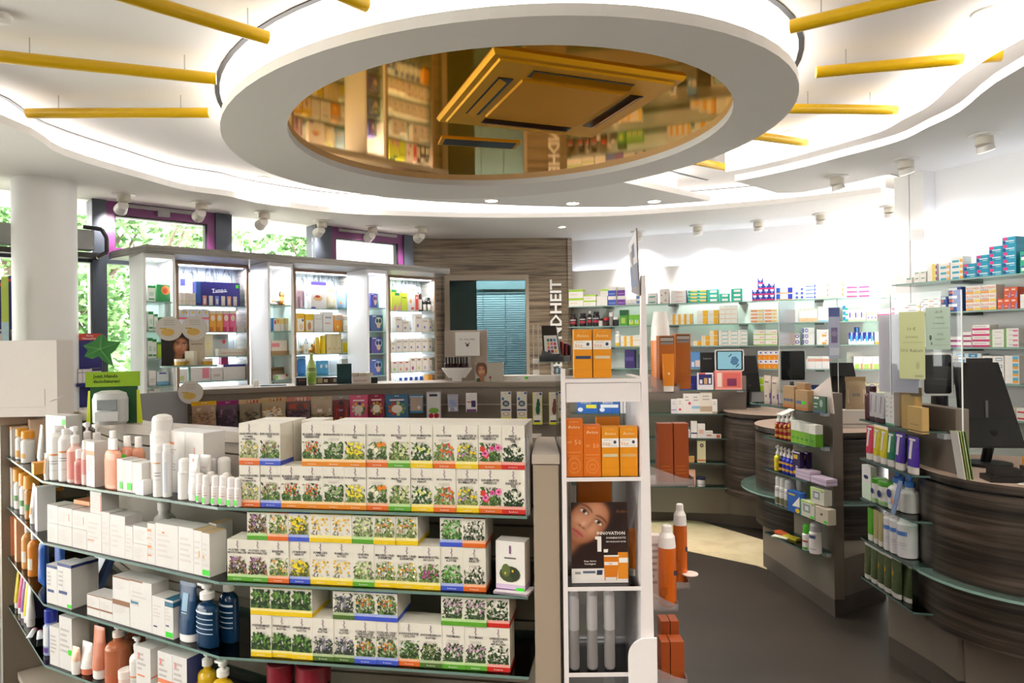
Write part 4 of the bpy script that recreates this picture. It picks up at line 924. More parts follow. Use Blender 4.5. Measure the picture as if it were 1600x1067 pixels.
for i, (a, b_) in enumerate(((183, 192.5), (192.5, 207), (207, 222))):
    r.put(a, b_, 50 - i, 'carton', 'narrow white box with green tag, %s of three under the salmon bottles' % ORD[i], 'box', 'white boxes under the salmon bottles', base=W1_, d=.05, tag_=(.45, .08, .95, .3) if i < 2 else None, prints=lines(.1, .6, .4, .85, 4, '#d8d0ca'), name='care_box')
r.put(212, 224, 23, 'carton', 'small flat white carton in front of the tall spray can', 'box', base='#f6f3f0', d=.03, inset=.003, name='care_box')
r.put(227, 250, 122, 'bottle', 'tall white thermal spray can with domed cap above the rest of the shelf', 'spray can', kind='can', body='#f2eeec', cap='#efebe8', caph=.2, inset=.036, name='spray_can')
r.put(234, 248, 84, 'bottle', 'white oval spray bottle with grey print before the tall can', 'bottle', kind='can', body='#efebe9', cap='#f4f2f0', caph=.12, inset=.002, label=[(.70, .73, '#e0a070'), (.5, .52, '#9c9896'), (.44, .46, '#9c9896'), (.36, .37, '#aaaaaa')])
r.put(251, 260, 84, 'bottle', 'white slim bottle with a bluish panel right of the spray bottle', 'bottle', kind='can', body='#ece9ea', cap='#f0eeec', caph=.12, label=[(.1, .75, '#d5d9e2')])
r.put(257, 290, 96, 'carton', 'large white set box with orange band behind the deodorants', 'box', base=W1_, inset=.075, d=.08, prints=[(.05, .78, .5, .82, '#e58a5c')] + lines(.08, .6, .3, .72, 9), name='care_box')
r.put(290, 319, 98, 'carton', 'large white set box with small red emblem, at the tea side', 'box', base=W2_, inset=.075, d=.08, prints=[(.5, .62, .53, .76, '#d8604a')], name='care_box')
r.put(273, 287, 64, 'bottle', 'white roll on deodorant left of the two white tubes', 'deodorant', kind='can', body='#f0edea', cap='#f6f4f2', caph=.3, label=[(.9, .93, '#d0ccc8')])
r.put(288, 305, 72, 'tube', 'white care tube standing on its cap, first of two', 'tube', prints=[(.2, .55, .8, .57, '#c9a8a0'), (.2, .45, .8, .47, '#b9b3b0'), (.4, .82, .6, .9, '#e0a090')])
r.put(306, 323, 68, 'tube', 'white care tube standing on its cap, second of two', 'tube', prints=[(.2, .65, .8, .67, '#c9a8a0'), (.2, .5, .8, .52, '#b9b3b0')], inset=.05)
r.put(323, 332, 58, 'bottle', 'white stick with green tag behind the lip care row', 'deodorant', kind='can', caph=.4, inset=.09, tag_=(.1, .3))
r.put(333, 349, 62, 'bottle', 'round topped white deodorant with green tag beside the tea', 'deodorant', kind='can', caph=.45, inset=.085, tag_=(.12, .3))
for i, (a, b_, ins, hp) in enumerate(((303, 312, .012, 45), (313, 321.5, .002, 46), (320, 329, .04, 45), (327, 336, .008, 46), (338, 349, .014, 47), (345, 353, .045, 46), (351.5, 361, .014, 46), (363, 372, .02, 46))):
    r.put(a, b_, hp, 'bottle', 'white lip care stick with green tag, %s in the row beside the tea' % ORD[i], 'lip balm', 'white lip care sticks', kind='can', caph=.35, body='#f1e9e8', cap='#f3eeec', inset=ins, tag_=(.05, .24), label=[(.45, .5, '#c8a9a4'), (.6, .63, '#d0b9b4')], name='lip_care_stick')
# second shelf
r = RB[1]
def wb_(a, b_, hpx, label, dz=0., inset=.012, d=.06, pr=(), **k):
    return r.put(a, b_, hpx, 'carton', label, 'box', 'white cosmetic boxes on the gondola', base=random.choice([W1_, W2_, '#d7d2ce']), inset=inset, d=d, dz=dz, prints=list(pr) + lines(.1, .85, .2, .8, 5, '#cfc6c2'), name='cosmetic_box', **k)
for i, (a, b_) in enumerate(((74, 91), (91, 113), (113, 136))):
    wb_(a, b_, 30, 'white cosmetic box, lower tier, %s from the shelf corner on second shelf' % ORD[i]); h0 = r.last[0]
    wb_(a, b_, 28, 'white cosmetic box, upper tier, %s from the shelf corner on second shelf' % ORD[i], dz=h0 + .001, pr=[(.75, .3, .8, .7, '#e58a5c')] if i else ())
wb_(136, 159, 60, 'tall white box with small orange mark under the boxed pair', pr=[(.05, .25, .5, .31, '#e58a5c')]); h0 = r.last[0]
wb_(141, 159, 34, 'white box standing on top of the tall one, red stripe at its edge', dz=h0 + .001, pr=[(.9, .1, .97, .9, '#d8603a')])
wb_(159, 172, 66, 'white box, first of the descending group on second shelf'); wb_(172, 196, 65, 'wide white box, second of the descending group on second shelf')
wb_(196, 208, 52, 'white box, third of the descending group on second shelf'); wb_(208, 231, 28, 'lower white box beside the orange ticked strip'); h0 = r.last[0]
wb_(208, 231, 27, 'upper white box beside the orange ticked strip', dz=h0 + .001)
wb_(231, 243, 64, 'narrow white box with three orange ticks', pr=[(0, .2, .5, .26, '#e58a4c'), (0, .4, .5, .46, '#e58a4c'), (0, .6, .5, .66, '#e58a4c'), (0, .8, .5, .86, '#e58a4c')])
r.put(232, 253, 100, 'bottle', 'white pump dispenser rising behind the white boxes on second shelf', 'pump bottle', kind='pump', caph=.3, inset=.085, neck=.55, name='pump_bottle')
wb_(243, 279, 68, 'broad white box in the middle of second shelf', pr=[(.3, .78, .42, .82, '#e58a5c')]); wb_(279, 303, 70, 'white box left of the green tagged boxes')
wb_(303, 316, 69, 'slim white box with tan lid, orange mark and no tag', pr=[(.6, .4, .75, .55, '#d8a04a')], top='#d9b98a'); wb_(316, 328, 68, 'slim white box with tan lid and green tag at the front', pr=[(.1, .4, .3, .5, '#d8a04a')], top='#d9b98a', tag_=(.05, .03, .95, .16)); wb_(327, 339, 70, 'slim white box with green tag set back at the shelf end', inset=.075, tag_=(.05, .05, .95, .18), top='#d9b98a')
r.put(115, 140, 10, 'carton', 'flat orange packet lying on the white boxes of second shelf', 'packet', base='#ef9a6a', inset=.05, d=.06, dz=.137, hm=.014, name='flat_packet')
# third shelf
r = RB[2]
NAVY = '#2f3f7a'
for i, (a, b_, h_, ins) in enumerate(((73, 90, 60, .012), (90, 112, 68, .012), (115, 128, 66, .05))):
    r.put(a, b_, h_, 'carton', 'white box with navy lid and navy label, %s of three on third shelf' % ORD[i], 'box', 'navy lidded white boxes', base=W1_, d=.06, inset=ins, top='#e9e6ea', prints=[(0, .93, 1, 1., NAVY, 's'), (.1, .3, .7, .37, NAVY)] + lines(.1, .5, .45, .85, 4), name='care_box', tag_=(.7, .02, 1, .1) if i == 1 else None)
ld = thing('leaflet_display', 'blue cardboard leaflet display leaning under the second shelf, with a white booklet', 'display', (*(r.P + r.d * r.t(146, .13)[0] + r.n * .16), r.z + .001), r.rot - .15)
q = MB(); q.add([(-.06, -.06, 0), (.06, -.06, 0), (.06, .03, .165), (-.06, .03, .165), (-.06, .04, .165), (.06, .04, .165), (.06, -.03, 0), (-.06, -.03, 0)], [(0, 1, 2, 3), (3, 2, 5, 4), (4, 5, 6, 7), (0, 3, 4, 7), (1, 6, 5, 2)], C('#5a6ea3')); q.make('back_card', ld)
q = MB(); q.add([(-.04, -.056, .03), (.045, -.056, .03), (.045, .005, .15), (-.04, .005, .15)], [(0, 1, 2, 3)], C('#c9ced6', .3)); q.make('booklet', ld)
MB().box(-.06, -.075, 0, .06, -.058, .035, C('#6b7fb5')).make('front_lip', ld)
def tb(a, b_, h_, label, pr=(), dz=0., inset=.012, d=.06, **k):
    return r.put(a, b_, h_, 'carton', label, 'box', 'white boxes with brown or teal trim', base=W1_, inset=inset, d=d, dz=dz, prints=list(pr) + lines(.1, .8, .45, .8, 4, '#cfc6c2'), name='cosmetic_box', **k)
BR = '#8a5a36'
tb(136, 156, 33, 'low white cream box with brown stripe, first of two', [(0, .34, 1, .42, BR, 's'), (0, .96, 1, 1, BR)]); tb(156, 176, 34, 'low white cream box with brown stripe, second of two', [(0, .34, 1, .42, BR, 's'), (0, .96, 1, 1, BR)])
tb(176, 203, 37, 'white cream box with wide brown band, lower of a stacked pair', [(0, .8, 1, 1, BR, 's')]); h0 = r.last[0]
tb(176, 203, 36, 'white cream box with copper edge, upper of a stacked pair', [(0, .94, 1, 1, BR)], dz=h0 + .001)
tb(203, 238, 76, 'wide white box with small teal label on third shelf', [(.05, .5, .4, .58, '#3f7f96'), (0, .97, .6, 1, BR)]); tb(238, 258, 60, 'white box left of the teal edged box', [(.1, .2, .4, .24, '#333a66')])
tb(258, 271, 60, 'white box with teal top corner and green tag beside the blue tube', [(0, .82, 1, .95, '#2f6a86', 's'), (.1, .3, .5, .34, '#333a66')], tag_=(.1, .03, .95, .17), top='#2f6a86')
r.put(271, 299, 91, 'tube', 'dark teal blue cream tube standing on a white cap', 'tube', body='#103a60', cap='#f0efee', caph=.14, prints=[(.3, .45, .7, .8, '#7fa3bd')] + [(.3, .4, .7, .42, '#9fb8c8')], depth=.045)
for i, (a, b_, h_, ins) in enumerate(((299, 331, 98, .012), (336, 362, 92, .065))):
    r.put(a, b_, h_, 'bottle', ['dark teal wash gel bottle with white pump in front', 'dark teal wash gel bottle with white cap behind the pump bottle'][i], 'bottle', 'dark teal gel bottles', kind='pump' if i == 0 else 'round', body='#0b2f50', cap='#f2f0ee', caph=.24 if i == 0 else .14, neck=.42, depth=.045, label=[(.3, .32, '#b9cede'), (.4, .42, '#b9cede'), (.5, .52, '#b9cede'), (.6, .62, '#b9cede'), (.72, .76, '#d9e6ee')], inset=ins, name='gel_bottle', glossy=.12)
# lowest shelf
r = RB[3]
r.put(78, 93, 60, 'carton', 'white box, shorter one of the pair at the lowest shelf corner', 'box', base=W1_, d=.06, prints=lines(.1, .8, .3, .8, 5), name='care_box')
r.put(93, 113, 82, 'carton', 'tall white box with green tag on the lowest shelf', 'box', base=W1_, d=.06, prints=lines(.1, .8, .3, .8, 5), tag_=(.72, .3, .98, .4), name='care_box')
r.put(117, 128, 80, 'carton', 'tall white box set back beside the tagged one on the lowest shelf', 'box', base=W2_, d=.06, inset=.06, name='care_box')
r.put(106, 118, 42, 'tube', 'small peach and white tube on the lowest shelf', 'tube', body='#efc3a6', cap='#f0ebe6', caph=.5, inset=-.002)
r.put(119, 136, 49, 'tube', 'white hand cream tube with salmon cap, lowest shelf', 'tube', body='#f2eeea', cap='#dd7a5c', caph=.2)
r.put(137, 155, 80, 'tube', 'tall salmon tube with white foot on the lowest shelf', 'tube', body='#cf8468', cap='#f0e9e4', caph=.18)
r.put(155, 179, 88, 'bottle', 'large clear salmon bottle with white pump, lowest shelf', 'pump bottle', kind='pump', body='#b56a48', cap='#f0e4dc', caph=.22, neck=.4, name='pump_bottle', label=[(.02, .2, '#b9603c')])
r.put(187, 206, 84, 'bottle', 'second salmon pump bottle set back on the lowest shelf', 'pump bottle', kind='pump', body='#8f4a32', cap='#efe2da', caph=.22, neck=.4, inset=.09, name='pump_bottle')
r.put(179, 194, 34, 'bottle', 'pale pink cream jar on the lowest shelf front', 'jar', kind='jar', body='#f0d6cc', cap='#f4e6e0', caph=.35, tag_=(.1, .4), inset=-.006)
r.put(197, 212, 84, 'bottle', 'white lotion bottle with pump head, lowest shelf', 'pump bottle', kind='pump', caph=.22, neck=.45, label=[(.38, .42, '#e0906a'), (.3, .31, '#b0aaa6'), (.25, .26, '#b0aaa6')], name='pump_bottle')
for i, (a, b_, h_) in enumerate(((213, 236, 80), (247, 270, 84), (270, 293, 86))):
    r.put(a, b_, h_, 'carton', ['white serum box with thin orange line, lowest shelf', 'white face oil box with broad orange band, first of two', 'white face oil box with broad orange band, second of two'][i], 'box', 'orange banded boxes on the lowest shelf', base=W1_, d=.06, prints=[(0 if i else .1, .42, 1 if i else .6, .50 if i else .45, '#e07f58', 's')] + lines(.1, .7, .52, .9, 4) + [(.15, .75, .3, .88, '#dd8a8a', 'o')], side='#3a447f' if i == 2 else None, name='care_box')
for i, (a, b_, h_, ins) in enumerate(((302, 326, 62, .03), (324, 353, 60, .015))):
    r.put(a, b_, h_ + 34, 'bottle', 'yellow shower oil bottle with white pump, %s of two on the lowest shelf' % ORD[i], 'pump bottle', 'yellow shower oils', kind='pump', body='#c9a420', cap='#f2efe8', caph=.24, neck=.4, depth=.05, inset=ins, glossy=.1, name='pump_bottle')
# ---- left wing of the gondola
r = RA[0]; O_ = '#e89a2a'
r.put(14, 20, 46, 'carton', 'white sun care box with orange top, outermost on the left wing', 'box', base=W1_, d=.06, prints=[(0, .9, 1, 1, '#efb070')], top='#efb070', name='sun_care_box')
r.put(21, 27, 48, 'bottle', 'white sun lotion bottle with orange cap, outer one on the left wing', 'bottle', kind='flip', cap=O_, caph=.25, neck=.6, label=[(.1, .4, '#e89a2a')])
r.put(26, 40, 50, 'bottle', 'white sun lotion bottle with large orange cap on the left wing', 'bottle', kind='flip', cap=O_, caph=.24, neck=.6, label=[(.2, .4, '#e8a84a')])
r.put(40, 52, 56, 'carton', 'peach sided sun care box behind the orange lids on the left wing', 'box', base='#f2d3b4', d=.06, inset=.075, prints=lines(.1, .8, .2, .8, 5), name='sun_care_box')
r.put(53, 62, 62, 'tube', 'slim white tube with tiny red mark at the wing corner', 'tube', prints=[(.3, .85, .5, .9, '#d02a4a'), (.3, .4, .6, .44, '#b9a8a0')], inset=.05)
r.put(43, 60, 18, 'carton', 'low orange cream box lying at the wing shelf front', 'box', base='#eba23c', d=.05, inset=.0, prints=[(0, .9, 1, 1, '#8a4a20')], name='cream_box')
r = RA[1]
r.put(14, 21, 60, 'carton', 'white box with orange lid in the left wing second shelf, outermost', 'box', base=W1_, d=.06, top='#ef9a4a', prints=[(.3, .5, .7, .6, '#e8a030')], name='sun_care_box')
for i, (a, b_) in enumerate(((18, 26), (27, 35), (35, 42))):
    r.put(a, b_, 62 + i * 3, 'bottle', 'orange capped sun bottle on the left wing second shelf, %s of three' % ORD[i], 'bottle', 'orange capped bottles', kind='flip', body='#f0ece8' if i < 2 else '#b9772a', cap=O_, caph=.3, neck=.7, label=[(.3, .5, '#4a8a3a')])
r.put(42, 49, 62, 'tube', 'white tube between orange bottles and blue striped box', 'tube', prints=[(.1, .1, .9, .3, '#e8842a')])
r.put(49, 64, 68, 'carton', 'white box with magenta edge at the wing corner, second shelf', 'box', base='#f4f2f4', d=.06, prints=[(0, 0, .08, 1, '#c43a8a'), (.4, .4, .6, .55, '#e8842a')], name='sun_care_box')
for i, (a, b_) in enumerate(((52, 60), (60, 68), (76, 86))):
    rr = RA[1] if i < 2 else RB[1]
    o = bottle(.034, .085, 'flip', '#e0912a', '#efa033', label=[(.2, .6, '#f2f0e8')], caph=.2, neck=.8); p = rr.P + rr.d * rr.t(a + 4, .12)[0] + rr.n * .15; o.location = (p.x, p.y, rr.z + (.001 if i < 2 else .14)); o.rotation_euler = (0, 0, rr.rot)
    tag(o, ['orange jar like bottle set back at the wing corner', 'second orange bottle set back at the wing corner', 'orange bottle with green label standing on the white boxes'][i], 'bottle', 'orange bottles set back at the corner')
r = RA[2]
for i, (a, b_, c, h_) in enumerate(((12, 21, '#ef9a70', 60), (21, 28, '#f2b48a', 66), (28, 40, '#e3a05a', 70), (40, 47, '#e0862a', 72))):
    r.put(a, b_, h_, 'carton' if i < 2 else 'bottle', ['peach box outermost on the left wing third shelf', 'pale peach box on the left wing third shelf', 'amber bottle with white cap on the left wing third shelf', 'slim orange bottle on the left wing third shelf'][i], 'box' if i < 2 else 'bottle', base=c, body=c, d=.06, kind='round', label=[(.2, .5, '#e9e2d0')], caph=.2)
r.put(49, 64, 98, 'pouch', 'shiny blue bag standing at the wing corner, third shelf', 'bag', body='#2f62b8', d=.05, hole=False, name='blue_bag')
RB[2].put(80, 96, 80, 'pouch', 'blue bag set back behind the navy lidded boxes', 'bag', body='#2f62b8', d=.03, hole=False, inset=.15, name='blue_bag')
r = RA[3]
for i, (a, b_, c) in enumerate(((19, 24, '#d9c62a'), (25, 29, '#d04a7a'), (29, 34, '#8a5a9a'), (34, 38, '#e0d040'), (38, 42, '#f0eef0'))):
    r.put(a, b_, 58 + 4 * i, 'tube', '%s slim tube in the colourful bundle on the wing lowest shelf' % ['yellow', 'pink', 'purple', 'light yellow', 'white'][i], 'tube', 'colourful tubes', body=c, cap='#e9e4e4')
r.put(42, 60, 40, 'carton', 'dark navy box on the wing lowest shelf', 'box', base='#20204a', d=.06, inset=.05, name='navy_box')
r.put(62, 74, 84, 'bottle', 'bottle with blue violet cap and white label at the lowest corner', 'bottle', kind='round', body='#9fa9cf', cap='#2a36a8', caph=.28, neck=.8, label=[(.3, .9, '#e4e6ee'), (.1, .25, '#5a3a8a')], hm=.165)
for i in range(3):
    o = squeeze_tube(.022, .09, '#e6e6ec', '#c94a6a'); p = r.P + r.d * r.t(50 + 3 * i, .02)[0] + r.n * (.03 + .01 * i); o.location = (p.x, p.y, r.z + .013 + .0); o.rotation_euler = (math.pi / 2, 0, r.rot + 1.2 + .2 * i)
    tag(o, 'small lying tube at the wing lowest shelf edge, %s of three' % ORD[i], 'tube', 'small lying tubes')
# ---- things standing on the gondola top
bx = thing('white_carton', 'large plain white carton standing on the gondola top at the left edge', 'carton', (*at(20, 600, 3.02).xy, 1.301), .05)
MB().box(-.45, -.06, 0, .225, .06, .33, mat('#ece4de', .5, noise=.015)).make('carton_body', bx); MB().box(-.451, -.0612, .040, .17, -.0605, .0415, C('#cfc6c0')).make('crease', bx); MB().box(.172, -.0612, .045, .1735, -.0605, .12, C('#cfc6c0')).make('crease', bx)
cb_ = MB(); P0, P1 = at(60, 637, 2.98), at(100, 618, 2.96); cb_.path([P0, P0.lerp(P1, .5) + Vector((0, 0, .004)), P1], .0022, C('#d9d5d0')); o = cb_.make('white_cable'); tag(o, 'thin white cable running down the front of the white carton', 'cable')
dp = thing('sanitizer_dispenser', 'grey hand sanitizer dispenser on a green card stand, its sign lime green', 'dispenser', (*at(177, 660, 2.66).xy, 1.301), .30)
MB().box(-.078, .0, 0, .085, .012, .155, mat('#1f5c33', .45)).make('green_card', dp)
q = MB(); q.add([(-.09, -.01, 0), (-.075, -.012, 0), (-.075, -.012, .13), (-.082, -.01, .13)], [(0, 1, 2, 3)], C('#d3e02a')); q.make('lime_edge', dp); q = MB(); q.add([(.085, -.012, 0), (.105, -.01, 0), (.095, -.01, .13), (.085, -.012, .13)], [(0, 1, 2, 3)], C('#d3e02a')); q.make('lime_edge', dp)
hd = MB().box(-.088, -.02, .145, .098, -.012, .202, mat('#8fb71e', .45)).make('header_sign', dp)
write('Jetzt Hände', .085, .014, C('#2d3b12'), hd, -.02, -.0215, .180, bold=True); write('desinfizieren!', .092, .014, C('#2d3b12'), hd, -.016, -.0215, .160, bold=True)
bd_ = MB(); bd_.lathe([(.052, .004), (.06, .015), (.061, .10), (.054, .122), (.03, .132), (0, .133)], mat('#c9cbcb', .3), 24, .85, cx=.004, cy=-.054); bd_.make('dispenser_body', dp)
MB().box(-.034, -.114, .02, .042, -.098, .055, mat('#d5d7d8', .25)).make('push_bar', dp); MB().box(-.028, -.109, .062, .036, -.098, .10, mat('#8f979c', .1)).make('window', dp)
sg = MB().box(-.04, -.02, 0, .04, .02, .008, BLACK).make('black_remote', None, (*at(140, 660, 2.72).xy, 1.301), .5); tag(sg, 'small black gadget lying on the gondola top beside the dispenser', 'gadget')
# ================================================================ CLEAR DISPLAY STAND WITH SUN CARE
PRINT, nt, b, N, L = nodes('printed_picture'); at_ = N.new('ShaderNodeVertexColor'); at_.layer_name = 'ink'; L.new(at_.outputs[0], b.inputs['Base Color']); b.inputs['Roughness'].default_value = .45
def picture(parent, w, h, fn, nx, nz, y, z0, x0=None):
    """flat printed picture: a fine grid of ink dots"""
    x0 = -w / 2 if x0 is None else x0; vs = [(x0 + w * i / nx, y, z0 + h * j / nz) for j in range(nz + 1) for i in range(nx + 1)]
    me = bpy.data.meshes.new('picture'); me.from_pydata(vs, [], [(j * (nx + 1) + i, j * (nx + 1) + i + 1, (j + 1) * (nx + 1) + i + 1, (j + 1) * (nx + 1) + i) for j in range(nz) for i in range(nx)])
    ca = me.color_attributes.new('ink', 'FLOAT_COLOR', 'POINT')
    for k in range(len(vs)): ca.data[k].color = lin(fn((k % (nx + 1)) / nx, (k // (nx + 1)) / nz))
    me.materials.append(PRINT); o = bpy.data.objects.new('picture', me); COL.objects.link(o); o.parent = parent; return o
def face_rgb(x, y, M, s, ang, bg, hair):
    dx, dy = (x - M[0]) / s, (y - M[1]) / s; ca, sa = math.cos(ang), math.sin(ang); a, b = dx * ca + dy * sa, dx * sa - dy * ca
    S = lambda t: 1 / (1 + math.exp(-max(-40, min(40, t)))); g = lambda p, q, r1, r2: math.exp(-((a - p) / r1) ** 2 - ((b - q) / r2) ** 2)
    c = list(bg)
    def mix(k, t):
        k = max(0, min(1, k))
        for i in range(3): c[i] += (t[i] - c[i]) * k
    mix(S((1 - math.hypot(a / .52, (b + .05) / .68)) * 22), hair)
    if b > .35: mix(S((.2 - abs(a + .02)) * 40) * S((b - .5) * 30), (.62, .40, .29))
    r = math.hypot(a / .345, (b - .10) / (.50 if b > .1 else .44)); mix(S((1 - r) * 26), (.80 - .20 * r * r, .57 - .22 * r * r, .44 - .22 * r * r))
    mix(.35 * g(-.16, .19, .1, .1) + .35 * g(.17, .19, .1, .1) + .3 * g(-.02, -.22, .2, .12), (.93, .72, .60)); mix(.4 * g(.075, .12, .035, .13), (.52, .31, .21)); mix(.5 * g(-.03, .19, .035, .05), (.94, .76, .66))
    mix(.55 * g(-.02, .255, .085, .018), (.45, .22, .15)); mix(.8 * g(-.06, .245, .016, .012) + .8 * g(.03, .247, .016, .012), (.22, .10, .07))
    for e in (-.165, .165):
        mix(.45 * g(e, -.01, .11, .06), (.52, .31, .23)); mix(S((1 - math.hypot((a - e) / .078, b / .032)) * 14), (.93, .89, .86)); mix(S((1 - math.hypot((a - e) / .033, b / .033)) * 14), (.20, .11, .07)); mix(S((1 - math.hypot((a - e) / .013, b / .013)) * 10), (.03, .02, .02))
        mix(.95 * math.exp(-((b + .034 - (a - e) ** 2 * 3) / .011) ** 2) * S((.092 - abs(a - e)) * 120), (.13, .07, .05)); mix(.85 * math.exp(-((b + .105 - (a - e) ** 2 * 2) / .017) ** 2) * S((.12 - abs(a - e)) * 70), (.27, .14, .09))
    l = .022 * (1 - (a / .14) ** 2); mix(S((1 - math.hypot(a / .135, (b - .385) / .046)) * 14), (.74, .38, .35)); mix(.8 * math.exp(-((b - .375 - .8 * a * a) / .008) ** 2) * S((.12 - abs(a)) * 80), (.38, .14, .13)); mix(.4 * g(.0, .45, .09, .02), (.52, .30, .22))
    return c
SD = 1.80
sx0, sx1 = at(878.5, 700, SD).x, at(1008, 700, SD).x
FROST = clear('#f6f4f5', name='frosted_acrylic', ior=1.4, alpha=.35, milky='#efe9ea')
FROST2 = mat('#ede5e4', .35, noise=.01)
st = thing('display_stand', 'tall clear acrylic display stand with white side post, carrying orange sun care', 'display stand', ((sx0 + sx1) / 2, SD, 0), 0)
sw = sx1 - sx0; SDP = .24
sz = [EYE - (594 - 533) * SD / F, EYE - (748 - 533) * SD / F, EYE - (918 - 532) * SD / F, EYE - (1052 - 532) * SD / F]
MB().box(-sw / 2, 0, .05, -sw / 2 + .008, SDP, sz[0] + .03, ACRYL, side=ACRYL).make('side_panel', st)
MB().box(-sw / 2 - .002, -.004, .05, -sw / 2 + .010, .0, sz[0] + .03, FROST2).make('edge_strip', st)
ptop = EYE - (430 - 531.5) * SD / F
q = MB(); xl0, xl1 = at(1002, 430, SD).x - st.location.x, at(1008, 430, SD).x - st.location.x; xb0, xb1 = at(1001, 1067, SD).x - st.location.x, at(1023, 1067, SD).x - st.location.x; zb = EYE - (1067 - 531.5) * SD / F
def lerp(a, b, z): return a + (b - a) * (ptop - z) / (ptop - zb)
for (za, zc, y1) in ((ptop, 1.50, .02), (1.50, zb, SDP), (zb, .02, SDP)):
    a0, a1, c0, c1 = lerp(xl0, xb0, za), lerp(xl1, xb1, za), lerp(xl0, xb0, zc), lerp(xl1, xb1, zc)
    v = [(c0, -.004, zc), (c1, -.004, zc), (c1, y1, zc), (c0, y1, zc), (a0, -.004, za), (a1, -.004, za), (a1, y1, za), (a0, y1, za)]
    q.add(v, [(0, 1, 5, 4), (1, 2, 6, 5), (2, 3, 7, 6), (3, 0, 4, 7), (4, 5, 6, 7), (0, 3, 2, 1)], FROST2)
q.make('side_post', st)
MB().box(xb0 + .006, SDP + .001, .02, xb1 - .002, .52, 1.30, FROST).make('post_wing', st)
for i, z in enumerate(sz): MB().box(-sw / 2 + .008, 0, z - .006, sw / 2 - .006, SDP, z, ACRYL if i else FROST).make('tray', st); MB().box(-sw / 2 + .008, -.003, z - .007, sw / 2 - .006, -.0004, z + .003, FROST2).make('tray_lip', st)
MB().box(-sw / 2 + .012, -.002, sz[0] - .058, sw / 2 - .01, .002, sz[0] - .009, FROST2).make('front_rail', st)
MB().box(-sw / 2 + .008, SDP, .05, sw / 2 - .006, SDP + .004, 1.48, ACRYL).make('back_panel', st)
for x in (.075, .095): MB().tube((x, SDP * .7, sz[1]), (x, SDP * .7, sz[0] - .01), .006, ACRYL, 10).make('inner_rod', st)
MB().box(-sw / 2, -.02, 0, sw / 2 + .03, SDP + .02, .05, FROST2).make('base', st)
q = MB(); prof = [(x_, z_) for x_, z_ in [(0, 0), (.05, 0), (.05, .0)]]
# curved white upright at the bottom right and the price rail hoop
v0 = at(982, 1067, SD - .01).x - st.location.x; pts = []
zt_ = EYE - (994 - 532) * SD / F
for i in range(9): a = math.pi - i / 8 * math.pi / 2; pts.append((v0 + .05 + .05 * math.cos(a), zt_ - .05 + .05 * math.sin(a)))
pts += [(v0 + .075, zt_), (v0 + .075, .06), (v0, .06)]
q.add([(x, -.014, z) for x, z in pts] + [(x, -.008, z) for x, z in pts], [tuple(range(len(pts)))[::-1], tuple(range(len(pts), 2 * len(pts)))] + [(i, (i + 1) % len(pts), len(pts) + (i + 1) % len(pts), len(pts) + i) for i in range(len(pts))], mat('#f3edec', .4, noise=.01)); q.make('rounded_fin', st)
# tilted header sign
hz0, hz1 = EYE - (462 - 531.5) * SD / F, EYE - (356 - 531.5) * SD / F
hs = thing('header_sign', 'thin sign board rising edge-on above the clear stand, printed grey and blue', 'sign', (0, 0, 0))
xa, xb = at(999, 462, SD).x, at(994, 356, SD).x
q = MB(); q.add([(xa, SD, hz0), (xa + .008, SD + .16, hz0 + .02), (xb + .006, SD + .16, hz1 - .02), (xb, SD, hz1), (xa + .003, SD, hz0), (xa + .011, SD + .16, hz0 + .02), (xb + .009, SD + .16, hz1 - .02), (xb + .003, SD, hz1)], [(0, 3, 2, 1), (4, 5, 6, 7), (0, 4, 7, 3), (1, 2, 6, 5), (3, 7, 6, 2), (0, 1, 5, 4)], mat('#8a7f80', .4)); q.make('board', hs)
q = MB(); L_ = lambda u, v: tuple(Vector((xa, SD, hz0)).lerp(Vector((xa + .008, SD + .16, hz0 + .02)), u).lerp(Vector((xb, SD, hz1)).lerp(Vector((xb + .006, SD + .16, hz1 - .02)), u), v) + Vector((-.0008, 0, 0)))
q.face([L_(.02, .5), L_(.98, .5), L_(.98, .98), L_(.02, .98)][::-1], C('#d9d2d4')); q.face([L_(.02, .15), L_(.98, .1), L_(.98, .5), L_(.02, .5)][::-1], C('#77809a')); q.face([L_(.3, .62), L_(.6, .62), L_(.6, .85), L_(.3, .85)][::-1], C('#5a5f78')); q.make('print', hs)
# sun care cartons
SY, SY2 = '#e5920f', '#de6f12'
def sun_box(a, b_, yt, yb, base, label, y=SD + .02, grp='orange sun care cartons facing front', white=True, strip='#2f4266', big=False, d=.038):
    p0, p1 = at(a, yb, y), at(b_, yb, y); w, h = p1.x - p0.x, (yb - yt) * y / F
    pr = []; tx = [('Avène', .5, .84, .66, .1, '#f6dfae'), ('EAU THERMALE', .5, .945, .6, .016, '#f3d08f')]
    if white: pr = [(0, .59, 1, .77, '#f3efe8'), (.68, .66, .86, .73, '#33406a', 'o'), (.08, .395, .93, .455, strip), (.1, .735, .6, .742, '#b9b3ae'), (.3, .62, .9, .628, '#b9b3ae'), (.05, .17, .95, .174, '#c97f0c')]; tx += [('50+', .27, .625, .42, .085, '#e08a1a')]
    else: pr = [(.08, .72, .92, .725, '#c05a0c'), (.1, .42, .9, .43, '#e8a05a'), (.1, .36, .8, .366, '#e8a05a'), (.12, .05, .88, .35, '#e28436', 'o'), (.2, .08, .8, .31, base, 'o'), (.3, .12, .7, .26, '#e28436', 'o'), (.36, .15, .64, .23, base, 'o')]; tx += [('50', .72, .56, .42, .085, '#f0bd80'), ('SPF', .25, .58, .3, .04, '#f0bd80')]
    o = carton(w * .97, h, d=d, base=base, prints=pr, text=tx, parts=True, name='sun_cream_carton'); o.location = ((p0.x + p1.x) / 2, y + d / 2, 0); return tag(o, label, 'sun cream', grp), h
